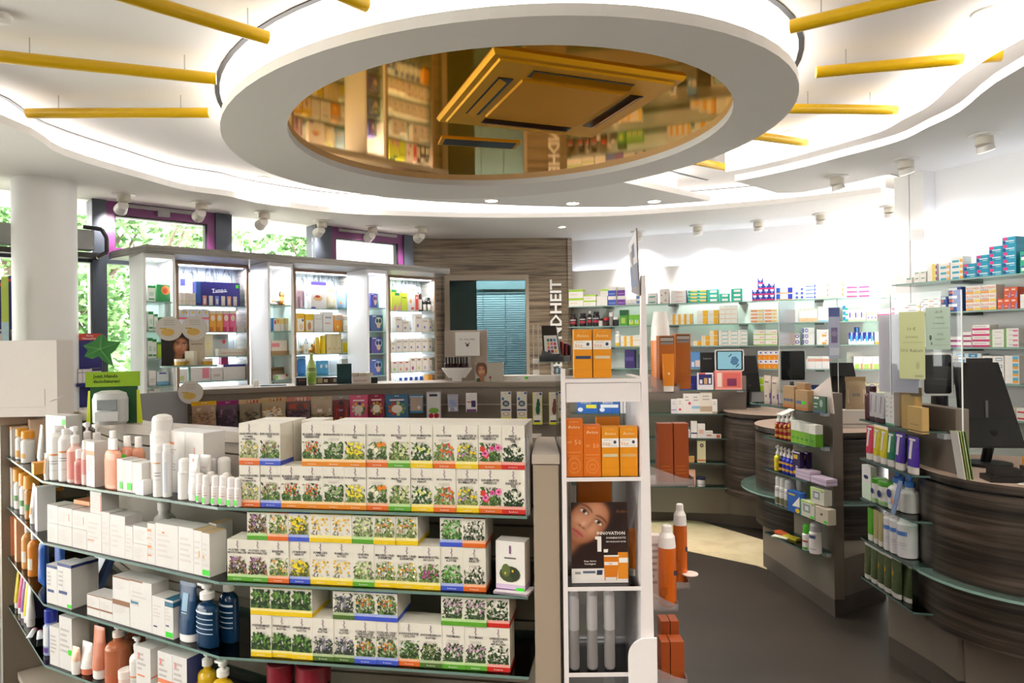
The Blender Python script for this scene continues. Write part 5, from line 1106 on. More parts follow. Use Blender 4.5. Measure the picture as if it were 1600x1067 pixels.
def on(o, z): o[0].location.z = z + .001; return o
on(sun_box(897, 926, 520, 596, SY, 'golden sun cream carton with navy strip on top of the stand'), sz[0] + .003)
on(sun_box(927, 956, 520, 596, SY, 'golden sun cream carton with pale strip on top of the stand', strip='#d9c9a8'), sz[0] + .003)
on(sun_box(883, 912, 658, 748, SY2, 'tallest orange sun cream carton, leftmost on the middle tray', white=False), sz[1])
on(sun_box(912, 940, 668, 748, SY2, 'orange sun cream carton second on the middle tray', white=False), sz[1])
on(sun_box(940.5, 968, 671, 748, SY, 'golden carton with white field, third on the middle tray', strip='#d9c9a8'), sz[1])
on(sun_box(969, 997, 671, 748, SY, 'golden carton with white field, fourth on the middle tray', strip='#d9a86a'), sz[1])
q = squeeze_tube(.068, .15, '#e58a14', '#f0e6da', d=.03, caph=.16, prints=[(.2, .3, .8, .32, '#c9700c'), (.2, .6, .8, .62, '#c9700c')]); q.location = (at(950, 690, SD + .1).x, SD + .1, sz[1] + .001); q.children[0].rotation_euler = (0, 0, 0)
tag(q, 'wide orange sun cream tube behind the golden cartons, with green tag', 'tube'); MB().rect(-.012, .036, .016, .052, C(GREENTAG), -.024).make('price_tag', q)
o = carton(.1, .02, .06, '#dc7a12', name='flat_sun_carton'); o.location = (at(928, 770, SD + .12).x, SD + .12, sz[2] + .225); 
SC.collection.objects.unlink(o); bpy.data.objects.remove(o)
o = squeeze_tube(.028, .13, '#dd7a16', '#efe9e4', d=.02); o.location = (at(990, 830, SD + .09).x, SD + .09, sz[2] + .001); tag(o, 'narrow orange tube behind the portrait card on the third tray', 'tube')
o = carton(.095, .262, .03, '#d9730f', name='sun_cream_carton'); o.location = (at(928, 780, SD + .13).x, SD + .13, sz[2] + .001); tag(o, 'orange carton standing behind the portrait card', 'sun cream')
# portrait card: a printed picture
pcw, pch = (983 - 893) * SD / F, (918 - 790) * SD / F
pcd = thing('portrait_card', 'advertising card with a smiling face in close-up, on the third tray', 'card', (at(938, 918, SD + .03).x, SD + .035, sz[2] + .001))
pc_ = MB(); pc_.box(-pcw / 2, 0, 0, pcw / 2, .003, pch, mat('#3a2018', .4, noise=.1, scale=30)); pc_.make('card', pcd)
picture(pcd, pcw, pch * .83, lambda x, y: face_rgb(x, y * 1.265 + .27, (.36, 1.262), 1., -.701, (.16, .08, .06), (.13, .06, .04)), 62, 70, -.0006, pch * .17)
pm = MB(); ee = [3]
def P_(pts, c):
    ee[0] += 1; pm.face([((x - .5) * pcw, -.0004 - .0001 * ee[0], z * pch) for x, z in pts], C(c, .5))
P_([(0, 0), (1, 0), (1, .18), (0, .18)], '#efe9e4')
P_([(.06, .11), (.16, .11), (.16, .14), (.06, .14)], '#9a9a9a'); P_([(.2, .12), (.42, .12), (.42, .15), (.2, .15)], '#5f6a80')
P_([(.44, .10), (.54, .10), (.55, .16), (.45, .16)], '#2a3550')
P_([(.58, .03), (.80, .03), (.84, .34), (.57, .34)], '#d97a14'); P_([(.6, .02), (.79, .02), (.79, .07), (.6, .07)], '#e9e4df'); P_([(.58, .22), (.82, .22), (.82, .26), (.58, .26)], '#f1ece4'); P_([(.82, .05), (1, .05), (1, .38), (.82, .38)], '#e08a1c'); P_([(.84, .25), (1, .25), (1, .31), (.84, .31)], '#f1ece4'); P_([(.58, .325), (.83, .325), (.84, .345), (.57, .345)], '#f4efe6')
P_([(.41, .39), (.53, .39), (.53, .58), (.42, .58), (.42, .545), (.46, .54), (.46, .39)], '#f4ede6'); P_([(.57, .38), (.64, .38), (.65, .42), (.57, .42)], '#f4ede6')
pm.make('print', pcd); yl = -.0004 - .0001 * (ee[0] + 3)
for s_, w_, h_, x_, z_, c_ in (('INNOVATION', .58, .04, .70, .60, '#f4ede6'), ('SONNENSCHUTZ', .42, .022, .79, .55, '#f4ede6'), ('NEU: BLUE LIGHT FILTER', .42, .016, .79, .505, '#f4ede6'), ('Beige Getönt', .46, .02, .33, .265, '#f1e6dc'), ('Feuchtigkeit', .46, .02, .33, .23, '#f1e6dc'), ('Avène', .22, .05, .9, .87, '#7a4a30'), ('50+', .16, .02, .69, .23, '#d9801a')):
    write(s_, pcw * w_, pch * h_, C(c_), pcd, (x_ - .5) * pcw, yl, z_ * pch, bold=True)
# clear tubes with frosted caps on the lowest tray
for i, px in enumerate((897.5, 926, 953)):
    p = at(px, 1055, SD + .03); h = (1057 - 932) * SD / F
    t = thing('clear_tester_tube', 'tall clear tester tube with frosted cap, %s of three on the lowest tray' % ORD[i], 'tester tube', (p.x, SD + .03, sz[3] + .001), 0, 'clear tester tubes on the stand')
    MB().lathe([(.012, 0), (.0145, .006), (.0145, h * .5)], clear('#e4e2e2', name='clear_tube', ior=1.4, alpha=.45, milky='#b9b2b0'), 16).make('tube', t)
    MB().lathe([(.0146, h * .5), (.0146, h - .012), (.010, h - .002), (0, h)], clear('#f1eff0', name='frosted_cap', ior=1.4, alpha=.6, milky='#d5d0d0'), 16).make('cap', t)
    if i: MB().box(-.0152, -.006, h * .5, -.0148, .002, h * .56, C('#3a9a3a')).make('green_mark', t)
# trays on the right flank
trx = at(1022, 700, SD).x
TRAY = clear('#f4efee', name='clear_tray', ior=1.45, alpha=.18, milky='#e6dcd8')
def side_tray(y0, py, px1, label):
    z = EYE - (py - 531) * y0 / F; x1 = at(px1, py, y0).x
    t = thing('clear_tray', label, 'tray', (trx, y0, z), 0, 'clear trays on the right flank of the stand'); w = x1 - trx
    MB().box(0, 0, -.005, w, .14, 0, TRAY).make('tray_floor', t); q = MB(); q.add([(0, 0, .055), (0, .004, .055), (w * .7, .004, .02), (w * .7, 0, .02), (w, 0, .012), (w, .004, .012), (w, .004, 0), (w, 0, 0), (0, 0, 0), (0, .004, 0)], [(0, 3, 4, 7, 8), (9, 6, 5, 2, 1), (0, 1, 2, 3), (3, 2, 5, 4), (4, 5, 6, 7)], TRAY); q.make('tray_rim', t)
    MB().box(w - .004, .004, 0, w, .14, .02, TRAY).make('tray_end', t); return z
OR_D = '#ac5c10'; OR_R = '#93400f'
zt1 = side_tray(1.90, 612, 1062, 'clear tray high on the right flank with brown orange cartons')
def flank_box(a, b_, yt, yb, y, z, c, label, d=.04, pr=(), cat='sun cream', **k):
    p0, p1 = at(a, yb, y), at(b_, yb, y); h = (yb - yt) * y / F; o = carton((p1.x - p0.x) * .97, h, d=d, base=c, prints=list(pr) + lines(.12, .9, .12, .3, 3, '#a8560c', .3) + [(.04, .2, .96, .21, '#a8560c')], name='sun_cream_carton'); o.location = ((p0.x + p1.x) / 2, y + d / 2, z + .001); return tag(o, label, cat, 'sun care on the flank trays')
GR = [(.08, .90, .92, .96, '#aaa19a'), (.08, .84, .92, .89, '#8a8480'), (.08, .96, .92, .98, '#3a3230'), (.08, .885, .92, .9, '#3a3230')]
flank_box(1030.5, 1055, 520, 606, 1.93, zt1, OR_D, 'brown orange carton with grey label bands, nearer the white post', pr=GR)
flank_box(1056, 1080, 520, 606, 1.99, zt1, OR_D, 'brown orange carton with grey label bands, farther from the white post', pr=GR)
o = squeeze_tube(.042, .145, '#d9801a', '#e8e0d6', d=.03, caph=.15, prints=[(.4, .35, .6, .42, '#f0d0a0')]); o.location = (at(1044, 600, 1.915).x - .003, 1.897, zt1 + .001); o.scale = (.8, .5, .72); tag(o, 'golden tube hanging in front of the brown orange cartons', 'tube')
ob = thing('sun_spray_bottle', 'large orange sun spray bottle with white shoulder high on the right flank', 'spray bottle', (at(1036, 600, 2.06).x, 2.09, zt1 + .001)); hh = (600 - 483) * 2.09 / F
MB().lathe([(.026, 0), (.029, .006), (.029, hh * .62)], mat('#df7a10', .3, noise=.02), 20).make('body', ob); MB().lathe([(.0292, hh * .62), (.027, hh * .8), (.022, hh * .93), (.02, hh), (0, hh)], mat('#f0ece8', .35, noise=.01), 20).make('cap', ob)
zt2 = side_tray(1.90, 757, 1085, 'clear tray in the middle of the right flank with red brown cartons')
for i, (a, b_) in enumerate(((1029, 1052.5), (1053.5, 1077))):
    o = flank_box(a, b_, 659, 750, 1.93, zt2, OR_R, 'red brown sun cream carton, %s of the pair on the middle flank tray' % ['inner', 'outer'][i], top='#d9b9b0')
for i, px in enumerate((1036, 1048)):
    o = squeeze_tube(.034, .13, '#e9912a', '#e3a04a'); o.location = (at(px, 700, 2.06).x + .004 * i, 2.065 + .028 * i, zt2 + .001); tag(o, 'bright orange tube behind the red brown cartons, %s' % ['inner one', 'outer one'][i], 'tube', 'bright orange tubes behind the red brown cartons')
zt3 = side_tray(1.90, 952, 1060, 'clear tray low on the right flank with the near orange spray bottle')
zt4 = side_tray(2.16, 918, 1079, 'clear tray low on the flank behind, with the farther spray bottle')
def spray(px0, px1, yt, yb, y, z, label):
    p0, p1 = at(px0, yb, y), at(px1, yb, y); r = (p1.x - p0.x) / 2; h = (yb - yt) * y / F; o = thing('sun_spray_bottle', label, 'spray bottle', ((p0.x + p1.x) / 2, y, z + .001), 0, 'orange sun spray bottles on the flank')
    MB().lathe([(r * .9, 0), (r, .006), (r, h * .5), (r * .99, h * .73)], mat('#c65c0e', .3, noise=.02), 22).make('body', o)
    MB().lathe([(r * .99, h * .73), (r * .88, h * .86), (r * .56, h * .915), (r * .52, h * .99), (r * .4, h), (0, h)], mat('#e6dfda', .35, noise=.01), 22).make('cap', o)
    lm = MB(); lm.rect(-r * .9, h * .16, -r * .2, h * .26, C('#a04a08'), -r * 1.01); lm.rect(-r * .6, h * .3, -r * .1, h * .42, C('#b5560c'), -r * 1.01); lm.rect(r * .55, h * .4, r * .85, h * .46, C('#2f3550'), -r * .9); lm.make('print', o)
spray(1029.5, 1057, 820, 945, 1.93, zt3, 'orange sun spray bottle with white pump, the nearer one')
spray(1053, 1074, 794, 914, 2.22, zt4, 'orange sun spray bottle with white pump, the one behind')
dm_ = MB(); dm_.tube((0, 0, 0), (0, 0, .003), .026, mat('#efd9d0', .4), 20); o = dm_.make('round_wobbler', None, at(1078, 897, 2.2)); o.rotation_euler = (0, 0, 0); tag(o, 'small pale round tag sticking out beside the farther spray bottle', 'tag')
MB().box(-.07, -.002, -.001, -.02, .002, .002, ACRYL).make('stem', o)
zt5 = side_tray(1.90, 1070, 1075, 'lowest clear tray on the right flank with rust coloured cartons')
for i, (a, b_, y, t_) in enumerate(((1034, 1047.5, 1.93, 1012), (1048.5, 1070, 1.93, 1012), (1034, 1048, 2.0, 998), (1049, 1062, 2.0, 998))):
    flank_box(a, b_, t_, 1070, y, zt5, '#a04718', 'rust coloured carton low on the flank, %s' % ['front inner', 'front outer', 'back inner', 'back outer'][i], d=.05)
for i, (y0, py, pxl, hgt) in enumerate(((2.0, 850, 1046, .18), (2.0, 1005, 1042, .13))):
    o = carton(.045, hgt, .03, ['#e9dcd4', '#e6dccb'][i], prints=lines(.1, .9, .2, .9, 7, '#b9aaa4'), name='pale_carton'); o.location = (trx + .03, y0, EYE - (py - 531) * y0 / F); o.location.z = (zt3 if i == 0 else zt5) + .001 + (.0 if i else .0)
    if i == 0: o.location = (trx + .03, 2.0, zt3 + .001)
    else: o.location = (trx + .022, 2.03, zt5 + .002); o.location.y = 2.08
    tag(o, ['pale carton with fine print standing behind the near spray bottle', 'pale cream carton behind the rust coloured cartons'][i], 'box')
# ================================================================ MIDDLE GONDOLA with hanging bags
MZ = 1.36; MZ8 = MZ + .0008
ML = [tuple(atz(x, y, MZ))[:2] for x, y in ((293, 610), (480, 602.5), (680, 598), (880, 597))]
ML = smooth_line(ML, 3)
mg = thing('hook_gondola', 'long taupe gondola whose front carries hooks with sweets bags and blister cards', 'gondola', (-.8, 5.1, 0))
def M_(mb, nm): return mb.make(nm, mg, (.8, -5.1, 0))
M_(MB().prism(offset(ML, -.0) + offset(ML, .30)[::-1], MZ - .028, MZ, TAUPE), 'top_board')
M_(MB().prism(offset(ML, .02) + offset(ML, .27)[::-1], 0, .12, mat('#4b433c', .6)), 'plinth')
for k, (za, zb_) in enumerate(((.12, .62), (.625, .845), (.85, 1.115), (1.12, 1.225), (1.23, MZ - .029))): M_(MB().prism(offset(ML, .012) + offset(ML, .27)[::-1], za, zb_, mat('#7b6f63', .5, noise=.04, scale=4)), 'slat')
for z in (1.228, 1.118): M_(MB().wall(offset(ML[4:], .006), z - .003, z + .003, .006, mat('#b7aca2', .35)), 'rail')
e0_, e1_ = Vector(ML[0]), Vector(tuple(atz(265, 612, MZ))[:2]); e1_ = e0_ + (e1_ - e0_).normalized() * .42
M_(MB().wall([tuple(e0_ + (e1_ - e0_)), tuple(e0_)], 0, MZ, .025, mat('#9b9a9c', .5, noise=.02)), 'end_panel')
def mrow(px):
    best = None
    for a, b_ in zip(ML, ML[1:]):
        r = Row(a, Vector(b_) - Vector(a), 1.0); t, D = r.t(px); 
        if -.03 <= t <= (Vector(b_) - Vector(a)).length + .03: return r
    return r
def hang(a, b_, yt, yb, what, lab, cat, group=None, d=.03, rod=True, **st):
    r = mrow((a + b_) / 2); t0, D0 = r.t(a, -.06); t1, D1 = r.t(b_, -.06); D = (D0 + D1) / 2; hor = CY - ((a + b_) / 2 - CX) * ROLL
    z0, z1 = EYE - (yb - hor) * D / F, EYE - (yt - hor) * D / F
    o = GOODS[what]((t1 - t0) * .99, z1 - z0, d=d, **st); p = r.P + r.d * (t0 + t1) / 2 + r.n * (-.06); o.location = (p.x, p.y, z0); o.rotation_euler = (0, 0, r.rot); tag(o, lab, cat, group)
    if rod: MB().tube((0, -.02, (z1 - z0) * .945), (0, .0655, (z1 - z0) * .945), .002, CHROME, 6).make('hook', o)
    return o
BG = 'hanging bags on the middle gondola'
hang(300, 339, 627, 672, 'pouch', 'bag of brown sweets with yellow header, first on the hooks', 'sweets bag', BG, body='#a58571', top='#dfa80f', fill=(['#8f6a4a', '#a07a56', '#7a5a40', '#b58a66'], 3, 60, .6), prints=[(.2, .68, .9, .78, '#c9a78f')])
hang(340, 373, 626, 673, 'pouch', 'dark plum sweets bag with magenta header', 'sweets bag', BG, body='#4a3344', top='#8f1a6a', fill=(['#3a2a3a', '#2f2433', '#6a4a66'], 4, 40, .5), prints=[(.15, .55, .85, .72, '#a4708a'), (.05, .0, .95, .06, '#8f1a6a')])
hang(374, 409, 624, 672, 'pouch', 'greenish brown sweets bag with red striped header', 'sweets bag', BG, body='#8a7a64', top='#c9a27a', fill=(['#5f5240', '#7a6a4a', '#8f8468', '#4f4436'], 5, 70, .6), prints=[(.15 * i + .04, .88, .15 * i + .1, .98, '#b93a2a') for i in range(6)])
hang(409, 448, 621, 668, 'pouch', 'clear bag of white and orange gum sweets with striped header', 'sweets bag', BG, body='#b09a78', top='#cbb07a', fill=(['#efe6d4', '#e9c9a0', '#c98a4a', '#d8b98a', '#f2ece0'], 6, 80, .68), prints=[(.14 * i + .05, .88, .14 * i + .1, .98, '#c2402f') for i in range(6)])
hang(448, 486, 620, 668, 'pouch', 'dark berry sweets bag with red and white header', 'sweets bag', BG, body='#6a4a4a', top='#cf8070', fill=(['#4a3440', '#5f4452', '#3a2a33', '#7a5a62'], 7, 70, .55), prints=[(.14 * i + .05, .86, .14 * i + .1, .98, '#f0dcd0') for i in range(6)] + [(.1, .62, .85, .78, '#b0503f')])
hang(486, 520.5, 619, 666, 'pouch', 'cream coloured bag with pink lettering, left of the grey one', 'sweets bag', BG, body='#b9a58c', fill=(['#8a6a4a', '#5f4a33', '#a08a6a', '#7f8a4a'], 8, 50, .42), prints=[(.15, .6, .85, .72, '#d8a09a'), (.3, .48, .9, .58, '#efe2d6')])
hang(520.5, 547, 618, 666, 'pouch', 'dark red bag with silver shield top', 'sweets bag', BG, body='#7a2f33', top='#9a8f8c', prints=[(.36, .7, .62, .84, '#2a3038', 'o'), (.2, .3, .85, .6, '#b03a33'), (.35, .5, .6, .56, '#8f7ab0')], fill=(['#a02f2f', '#5f2428', '#cf9a3a'], 9, 20, .5))
def fruit(c, cs, seed):
    rnd = random.Random(seed); out = []
    for i in range(9): a = i * .7; out.append((.5 + .3 * math.cos(a) - .08, .5 + .2 * math.sin(a) - .06, .5 + .3 * math.cos(a) + .08, .5 + .2 * math.sin(a) + .06, rnd.choice(cs), 'o'))
    return out + [(.27, .34, .73, .64, '#f3e4d6', 'o'), (.36, .46, .64, .5, c), (.2, .78, .8, .83, '#f6d9dc')] + [(.12 + .2 * i, .08, .24 + .2 * i, .17, '#f4d8d8', 'o') for i in range(4)]
hang(546.5, 576, 617, 660, 'pouch', 'pink fruit gum bag with round cream emblem', 'sweets bag', BG, body='#d95a80', prints=fruit('#c03a5a', ['#e8c03a', '#5a8a3a', '#3a3f7a', '#efd8c8'], 1))
hang(576, 602, 616, 659, 'pouch', 'crimson fruit gum bag with round cream emblem', 'sweets bag', BG, body='#93123f', prints=fruit('#a02a3a', ['#d89a2a', '#5a7a3a', '#c8b080', '#7a2a3a'], 2))
hang(602, 639.5, 616, 660, 'pouch', 'blue fruit gum bag with a ring of vegetables', 'sweets bag', BG, body='#3f6e96', prints=fruit('#c03a3a', ['#d86a2a', '#7aa84a', '#c9d8a0', '#c9402a'], 3))
hang(641, 662, 617, 645, 'carton', 'small card with beige plaster picture and blue edge', 'blister card', 'cards hanging on the middle gondola', d=.006, base='#3f86b0', prints=[(.05, .12, .95, .85, '#b7a090'), (.55, .2, .8, .4, '#e0d8d0', 'o'), (.0, .88, 1, .92, '#e9e4e0')])
hang(667, 690, 612, 657, 'carton', 'white and grey card with green leaf and two red cherries', 'blister card', 'cards hanging on the middle gondola', d=.006, base='#b5aeb4', prints=[(.05, .03, .92, .97, '#d9d5d4'), (.2, .84, .75, .92, '#2f3350'), (.15, .25, .85, .45, '#7fae4a', 'o'), (.15, .08, .48, .26, '#b01f2a', 'o'), (.5, .08, .85, .26, '#b01f2a', 'o')])
hang(700, 717, 616, 643, 'pouch', 'small pale bag with blue filling', 'blister card', 'cards hanging on the middle gondola', d=.012, body='#a9a7b4', prints=[(.2, .3, .8, .7, '#8f9ac8'), (.1, .05, .9, .25, '#cfd0dc')])
hang(729, 746, 614, 643, 'carton', 'small white box with dark purple picture hanging by its tab', 'blister card', 'cards hanging on the middle gondola', d=.02, base='#e9e2e0', prints=[(.5, .25, .9, .6, '#3a2f5a'), (.1, .5, .5, .55, '#c9302a'), (.05, 0, .95, .14, '#7a4a80')])
for i, (a, b_) in enumerate(((783.5, 799.5), (808.5, 824))):
    hang(a, b_, 612, 654, 'carton', 'cream and yellow card with round grey sponge, %s of two' % ORD[i], 'blister card', 'cards hanging on the middle gondola', d=.012, base='#ddd6c8', prints=[(0, 0, 1, .05, '#e6d43a'), (.15, .45, .85, .68, '#4f5464', 'o'), (.3, .5, .7, .62, '#9aa0ac', 'o'), (.05, .3, .95, .36, '#33407a'), (.08, .68, .34, .8, '#2f7ab0', 'o'), (.2, .12, .8, .24, '#c98a6a', 'o'), (.3, .14, .7, .22, '#efe8da', 'o'), (.75, .92, .98, .99, '#2f4aa0')])
for i, (a, b_, c) in enumerate(((833, 848, '#1f5c3a'), (858.5, 873.5, '#7a3f3a'))):
    hang(a, b_, 613, 663, 'carton', ['yellow edged card with dark green crescent pad', 'yellow edged card with brown crescent pad'][i], 'blister card', 'cards hanging on the middle gondola', d=.012, base='#d3c9b8', prints=[(0, 0, 1, .07, '#e2dc2a'), (0, 0, .06, 1, '#d8d43a'), (.94, 0, 1, 1, '#d8d43a'), (.32, .3, .78, .62, c, 'o'), (.4, .5, .8, .76, c, 'o'), (.48, .7, .72, .8, c), (.1, .14, .9, .28, '#efe9dc'), (.15, .08, .75, .13, '#2a2f4a'), (.72, .92, .98, .99, '#2f4aa0')])
# ---- on the middle gondola
def top(px, py_b, off=.1):
    r = mrow(px); r = Row(r.P, r.d, MZ); t, D = r.t(px, off); p = r.P + r.d * t + r.n * off; return Vector((p.x, p.y, MZ8)), D, r.rot
def topsize(a, b_, yt, yb, off=.1): p, D, rt = top((a + b_) / 2, yb, off); return p, (b_ - a) * D / F, (yb - yt) * D / F, rt
p, w, h, rt = topsize(479, 495, 553, 602); o = bottle(w, h, 'oval', '#b3c878', '#a9bf6a', label=[(.12, .45, '#8fb84a'), (.55, .58, '#5a6a3a'), (.62, .65, '#5a6a3a')], caph=.2, neck=.3); o.location = p; o.rotation_euler = (0, 0, rt); tag(o, 'translucent green pump bottle standing on the middle gondola', 'pump bottle')
p, w, h, rt = topsize(527, 549, 570, 601); o = carton(w, h, .05, '#123a40', name='dark_box'); o.location = p; o.rotation_euler = (0, 0, rt); tag(o, 'plain dark petrol box standing on the middle gondola', 'box')
p, w, h, rt = topsize(551, 579, 589, 600); o = carton(w, h, .08, '#d6cfca', prints=[(.1, .3, .8, .5, '#c9a0a0')]); o.location = p; o.rotation_euler = (0, 0, rt); tag(o, 'low whitish tray box with small packets beside the petrol box', 'box')
for i in range(3):
    q = carton(.035, .02, .05, '#c9bcae'); q.location = p + Vector((-.04 + .04 * i, -.0, h + .0005)); q.rotation_euler = (0, 0, rt + .3 * i); tag(q, 'small packet lying in the whitish tray box, %s of three' % ORD[i], 'packet', 'small packets in the tray')
p, w, h, rt = topsize(580, 590, 591, 600); o = carton(w, h, .04, '#22242a'); o.location = p; o.rotation_euler = (0, 0, rt); tag(o, 'small black box before the owl boxes', 'box')
p, w, h, rt = topsize(408, 446, 599, 603); o = MB().box(-w / 2, -.02, 0, w / 2, .02, .006, C('#6f93ad')).make('flat_blue_tray', None, p, rt); tag(o, 'flat blue grey tray lying on the middle gondola', 'tray')
p, w, h, rt = topsize(396, 404, 593, 603); o = bottle(w, h, 'jar', '#e9e6e4', '#f3f1ef', caph=.4); o.location = p; tag(o, 'tiny white jar on the middle gondola before the second white unit', 'jar')
p, w, h, rt = topsize(462, 478, 590, 602, .05); o = MB().add([(-w / 2, 0, 0), (w / 2, 0, 0), (w / 2, .05, h), (-w / 2, .05, h), (-w / 2, .1, 0), (w / 2, .1, 0)], [(0, 1, 2, 3), (3, 2, 5, 4), (0, 3, 4), (1, 5, 2)], BLACK) if False else carton(w, h, .06, '#1a1719', prints=[(.2, .6, .9, .8, '#7a4a4a')]); o.location = p; o.rotation_euler = (0, 0, rt); tag(o, 'small black box left of the green pump bottle', 'box')
p, w, h, rt = topsize(495, 526, 591, 601, .16); o = carton(w, h, .04, '#2b2428', prints=[(.05, .1, .3, .9, '#b9a58c'), (.36, .2, .55, .7, '#d8c9b0'), (.62, .1, .8, .9, '#5a3a33'), (.82, .2, .97, .8, '#cfc0ae')]); o.location = p; o.rotation_euler = (0, 0, rt); tag(o, 'low dark make-up tray with beige pans right of the green bottle', 'make-up tray')
# face card display with discs on a glass tray
p, D, rt = top(296, 598, .12); s_ = D / F
fd = thing('skin_care_display', 'glass topped display post with portrait card, round discs and cream jars', 'display', p, rt)
zt_ = EYE - (573 - 540) * s_ - MZ8
MB().tube((0, 0, 0), (0, 0, zt_), .008, EDGE, 10).make('post', fd); MB().tube((0, 0, 0), (0, 0, .006), .05, EDGE, 20).make('foot', fd)
MB().prism(ell(0, 0, 41 * s_, 20 * s_, (1, 0), 28), zt_, zt_ + .008, SHELFGLASS, EDGE).make('glass_tray', fd); zt_ += .0085
cw = 62 * s_; x0 = -38 * s_; hh = 52 * s_
cd = MB(); cd.box(x0, .03, zt_, x0 + cw, .034, zt_ + hh, mat('#1d1616', .4)); cd.make('portrait_card', fd); pm = MB(); e_ = [.0292]
def Q_(pts, c): e_[0] -= .0002; pm.face([(x0 + u * cw, e_[0], zt_ + v * hh) for u, v in pts], C(c, .5))
Q_([(.66, 0), (1, 0), (1, 1), (.62, 1)], '#c8bba8'); picture(fd, cw * .62, hh, lambda x, y: face_rgb(x, y * 1.35, (.72, .86), .75, -.15, (.09, .07, .07), (.16, .09, .06)), 26, 34, .0286, zt_, x0); Q_([(.68, .62), (.95, .62), (.95, .65), (.68, .65)], '#8a8078'); pm.make('print', fd)
def disc_sign(px, py, r_, y, parent, x_, z_):
    q = MB(); q.tube((x_, y, z_), (x_, y + .003, z_), r_, mat('#d8d2cc', .5, noise=.03), 28); o_ = q.make('round_disc', parent)
    q = MB(); q.disc((x_ - r_ * .1, z_ - r_ * .3), r_ * .5, C('#d9b25a'), y - .0006, 16, 1, .6); q.rect(x_ - r_ * .7, z_ - r_ * .05, x_ - r_ * .2, z_ + r_ * .05, C('#c9a43a'), y - .0008)
    for k in range(3): q.rect(x_ - r_ * .4, z_ + r_ * (.3 + .17 * k), x_ + r_ * .4, z_ + r_ * (.34 + .17 * k), C('#a8a29c'), y - .0008)
    q.make('print', o_)
hz = 540
disc_sign(0, 0, 19 * s_, .015, fd, (269 - 296) * s_, zt_ + (572 - 514.5) * s_); disc_sign(0, 0, 19 * s_, .012, fd, (305 - 296) * s_, zt_ + (572 - 514) * s_)
for i, (px, c) in enumerate(((282, '#c9a43a'), (321, '#d0a020'))):
    q = bottle(16 * s_, 10 * s_, 'jar', c, '#eee6d8', caph=.4, name='cream_jar'); q.location = (fd.location + Matrix.Rotation(rt, 4, 'Z') @ Vector(((px - 296) * s_, -.035, zt_ + .001))); tag(q, 'golden cream jar on the glass tray, %s' % ['before the portrait', 'at its right end'][i], 'jar')
q = carton(14 * s_, 22 * s_, .04, '#cfc8b4', prints=[(.1, .1, .5, .3, '#c9a43a')]); q.location = (fd.location + Matrix.Rotation(rt, 4, 'Z') @ Vector(((298 - 296) * s_, -.03, zt_ + .001))); tag(q, 'pale cream box on the glass tray between the two jars', 'box')
p, D, rt = top(298, 612, -.05); wz = EYE - (613 - 540) * D / F
q = thing('round_sign', 'round cream coloured sign with golden print hanging over the gondola corner', 'sign', (p.x, p.y, wz), rt); disc_sign(0, 0, 18 * D / F, 0, q, 0, 0); MB().box(-.002, 0, 18 * D / F - .005, .002, .003, 18 * D / F + .02, ACRYL).make('tab', q)
# nail colours, beige back board, white sign, portrait card
p, w, h, rt = topsize(695, 762, 520, 598, .24); bb = MB().box(-w / 2, 0, 0, w / 2, .02, h, mat('#a79a8f', .5, noise=.02)).make('back_board', None, p, rt); tag(bb, 'beige back board of the nail colour display before the glass door', 'board')
p, w, h, rt = topsize(712, 750, 519, 556, .20); zz = EYE - (556 - 535) * top(730, 0, .2)[1] / F
sg = thing('white_sign', 'white square sign with small crest leaning on the beige board', 'sign', (p.x, p.y, zz), rt); MB().box(-w / 2, 0, 0, w / 2, .006, h, mat('#e6e2de', .5, noise=.01)).make('sign_board', sg)
write('Dr. Hauschka', w * .72, .012, C('#6a6562'), sg, 0, -.001, h * .66)
q = MB(); q.disc((0, h * .45), w * .07, C('#4a4644'), -.001, 6); q.rect(-w * .09, h * .5, -w * .05, h * .56, C('#4a4644'), -.001); q.rect(w * .05, h * .5, w * .09, h * .56, C('#4a4644'), -.001); q.make('crest', sg)
q = MB(); q.box(-.02, .006, -(zz - (MZ + .0012)), .02, .01, .02, C('#a79a8f')); q.make('prop', sg)
p, w, h, rt = topsize(690, 738, 572, 592, .13); D_ = top(714, 0, .13)[1]
nd = thing('nail_colour_tray', 'white boat shaped tray of black nail colour bottles', 'tray', p, rt); zb_ = EYE - (590 - 535) * D_ / F - MZ8
q = MB(); q.lathe([(w * .28, zb_), (w * .46, zb_ + .045), (w * .5, zb_ + .06), (w * .46, zb_ + .062)], mat('#e9e6e2', .3, noise=.01), 24, .45); q.make('tray_shell', nd); MB().tube((0, 0, 0), (0, 0, zb_ + .002), .03, mat('#d9d5d0', .4), 16).make('foot', nd)
MB().prism(ell(0, 0, w * .45, w * .45 * .44, (1, 0), 24), zb_ + .055, zb_ + .064, BLACK).make('insert', nd)
for i in range(8):
    a = (i - 3.5) / 4; q = MB(); q.lathe([(.010, 0), (.011, .02), (.008, .024)], mat('#3a1a20', .2, noise=0), 10).lathe([(.007, .024), (.0065, .062), (0, .063)], BLACK, 10)
    o = q.make('nail_polish', None, Vector((p.x, p.y, p.z + zb_ + .065)) + Matrix.Rotation(rt, 4, 'Z') @ Vector((a * w * .38, -.02 + .015 * (i % 2), 0))); tag(o, 'black capped nail polish bottle, %s along the white tray' % ORD[i], 'nail polish', 'nail polish bottles in the tray')
p, w, h, rt = topsize(742, 787, 568, 598, .06); pc2 = thing('portrait_card', 'grey green card with a face and a red rosebud, on the middle gondola', 'card', p, rt); MB().box(-w / 2, 0, 0, w / 2, .012, h, mat('#b3ad9f', .5, noise=.02)).make('card', pc2)
pm = MB(); e_ = [-.0004]
def Q2(pts, c): e_[0] -= .0002; pm.face([((u - .5) * w, e_[0], v * h) for u, v in pts], C(c, .5))
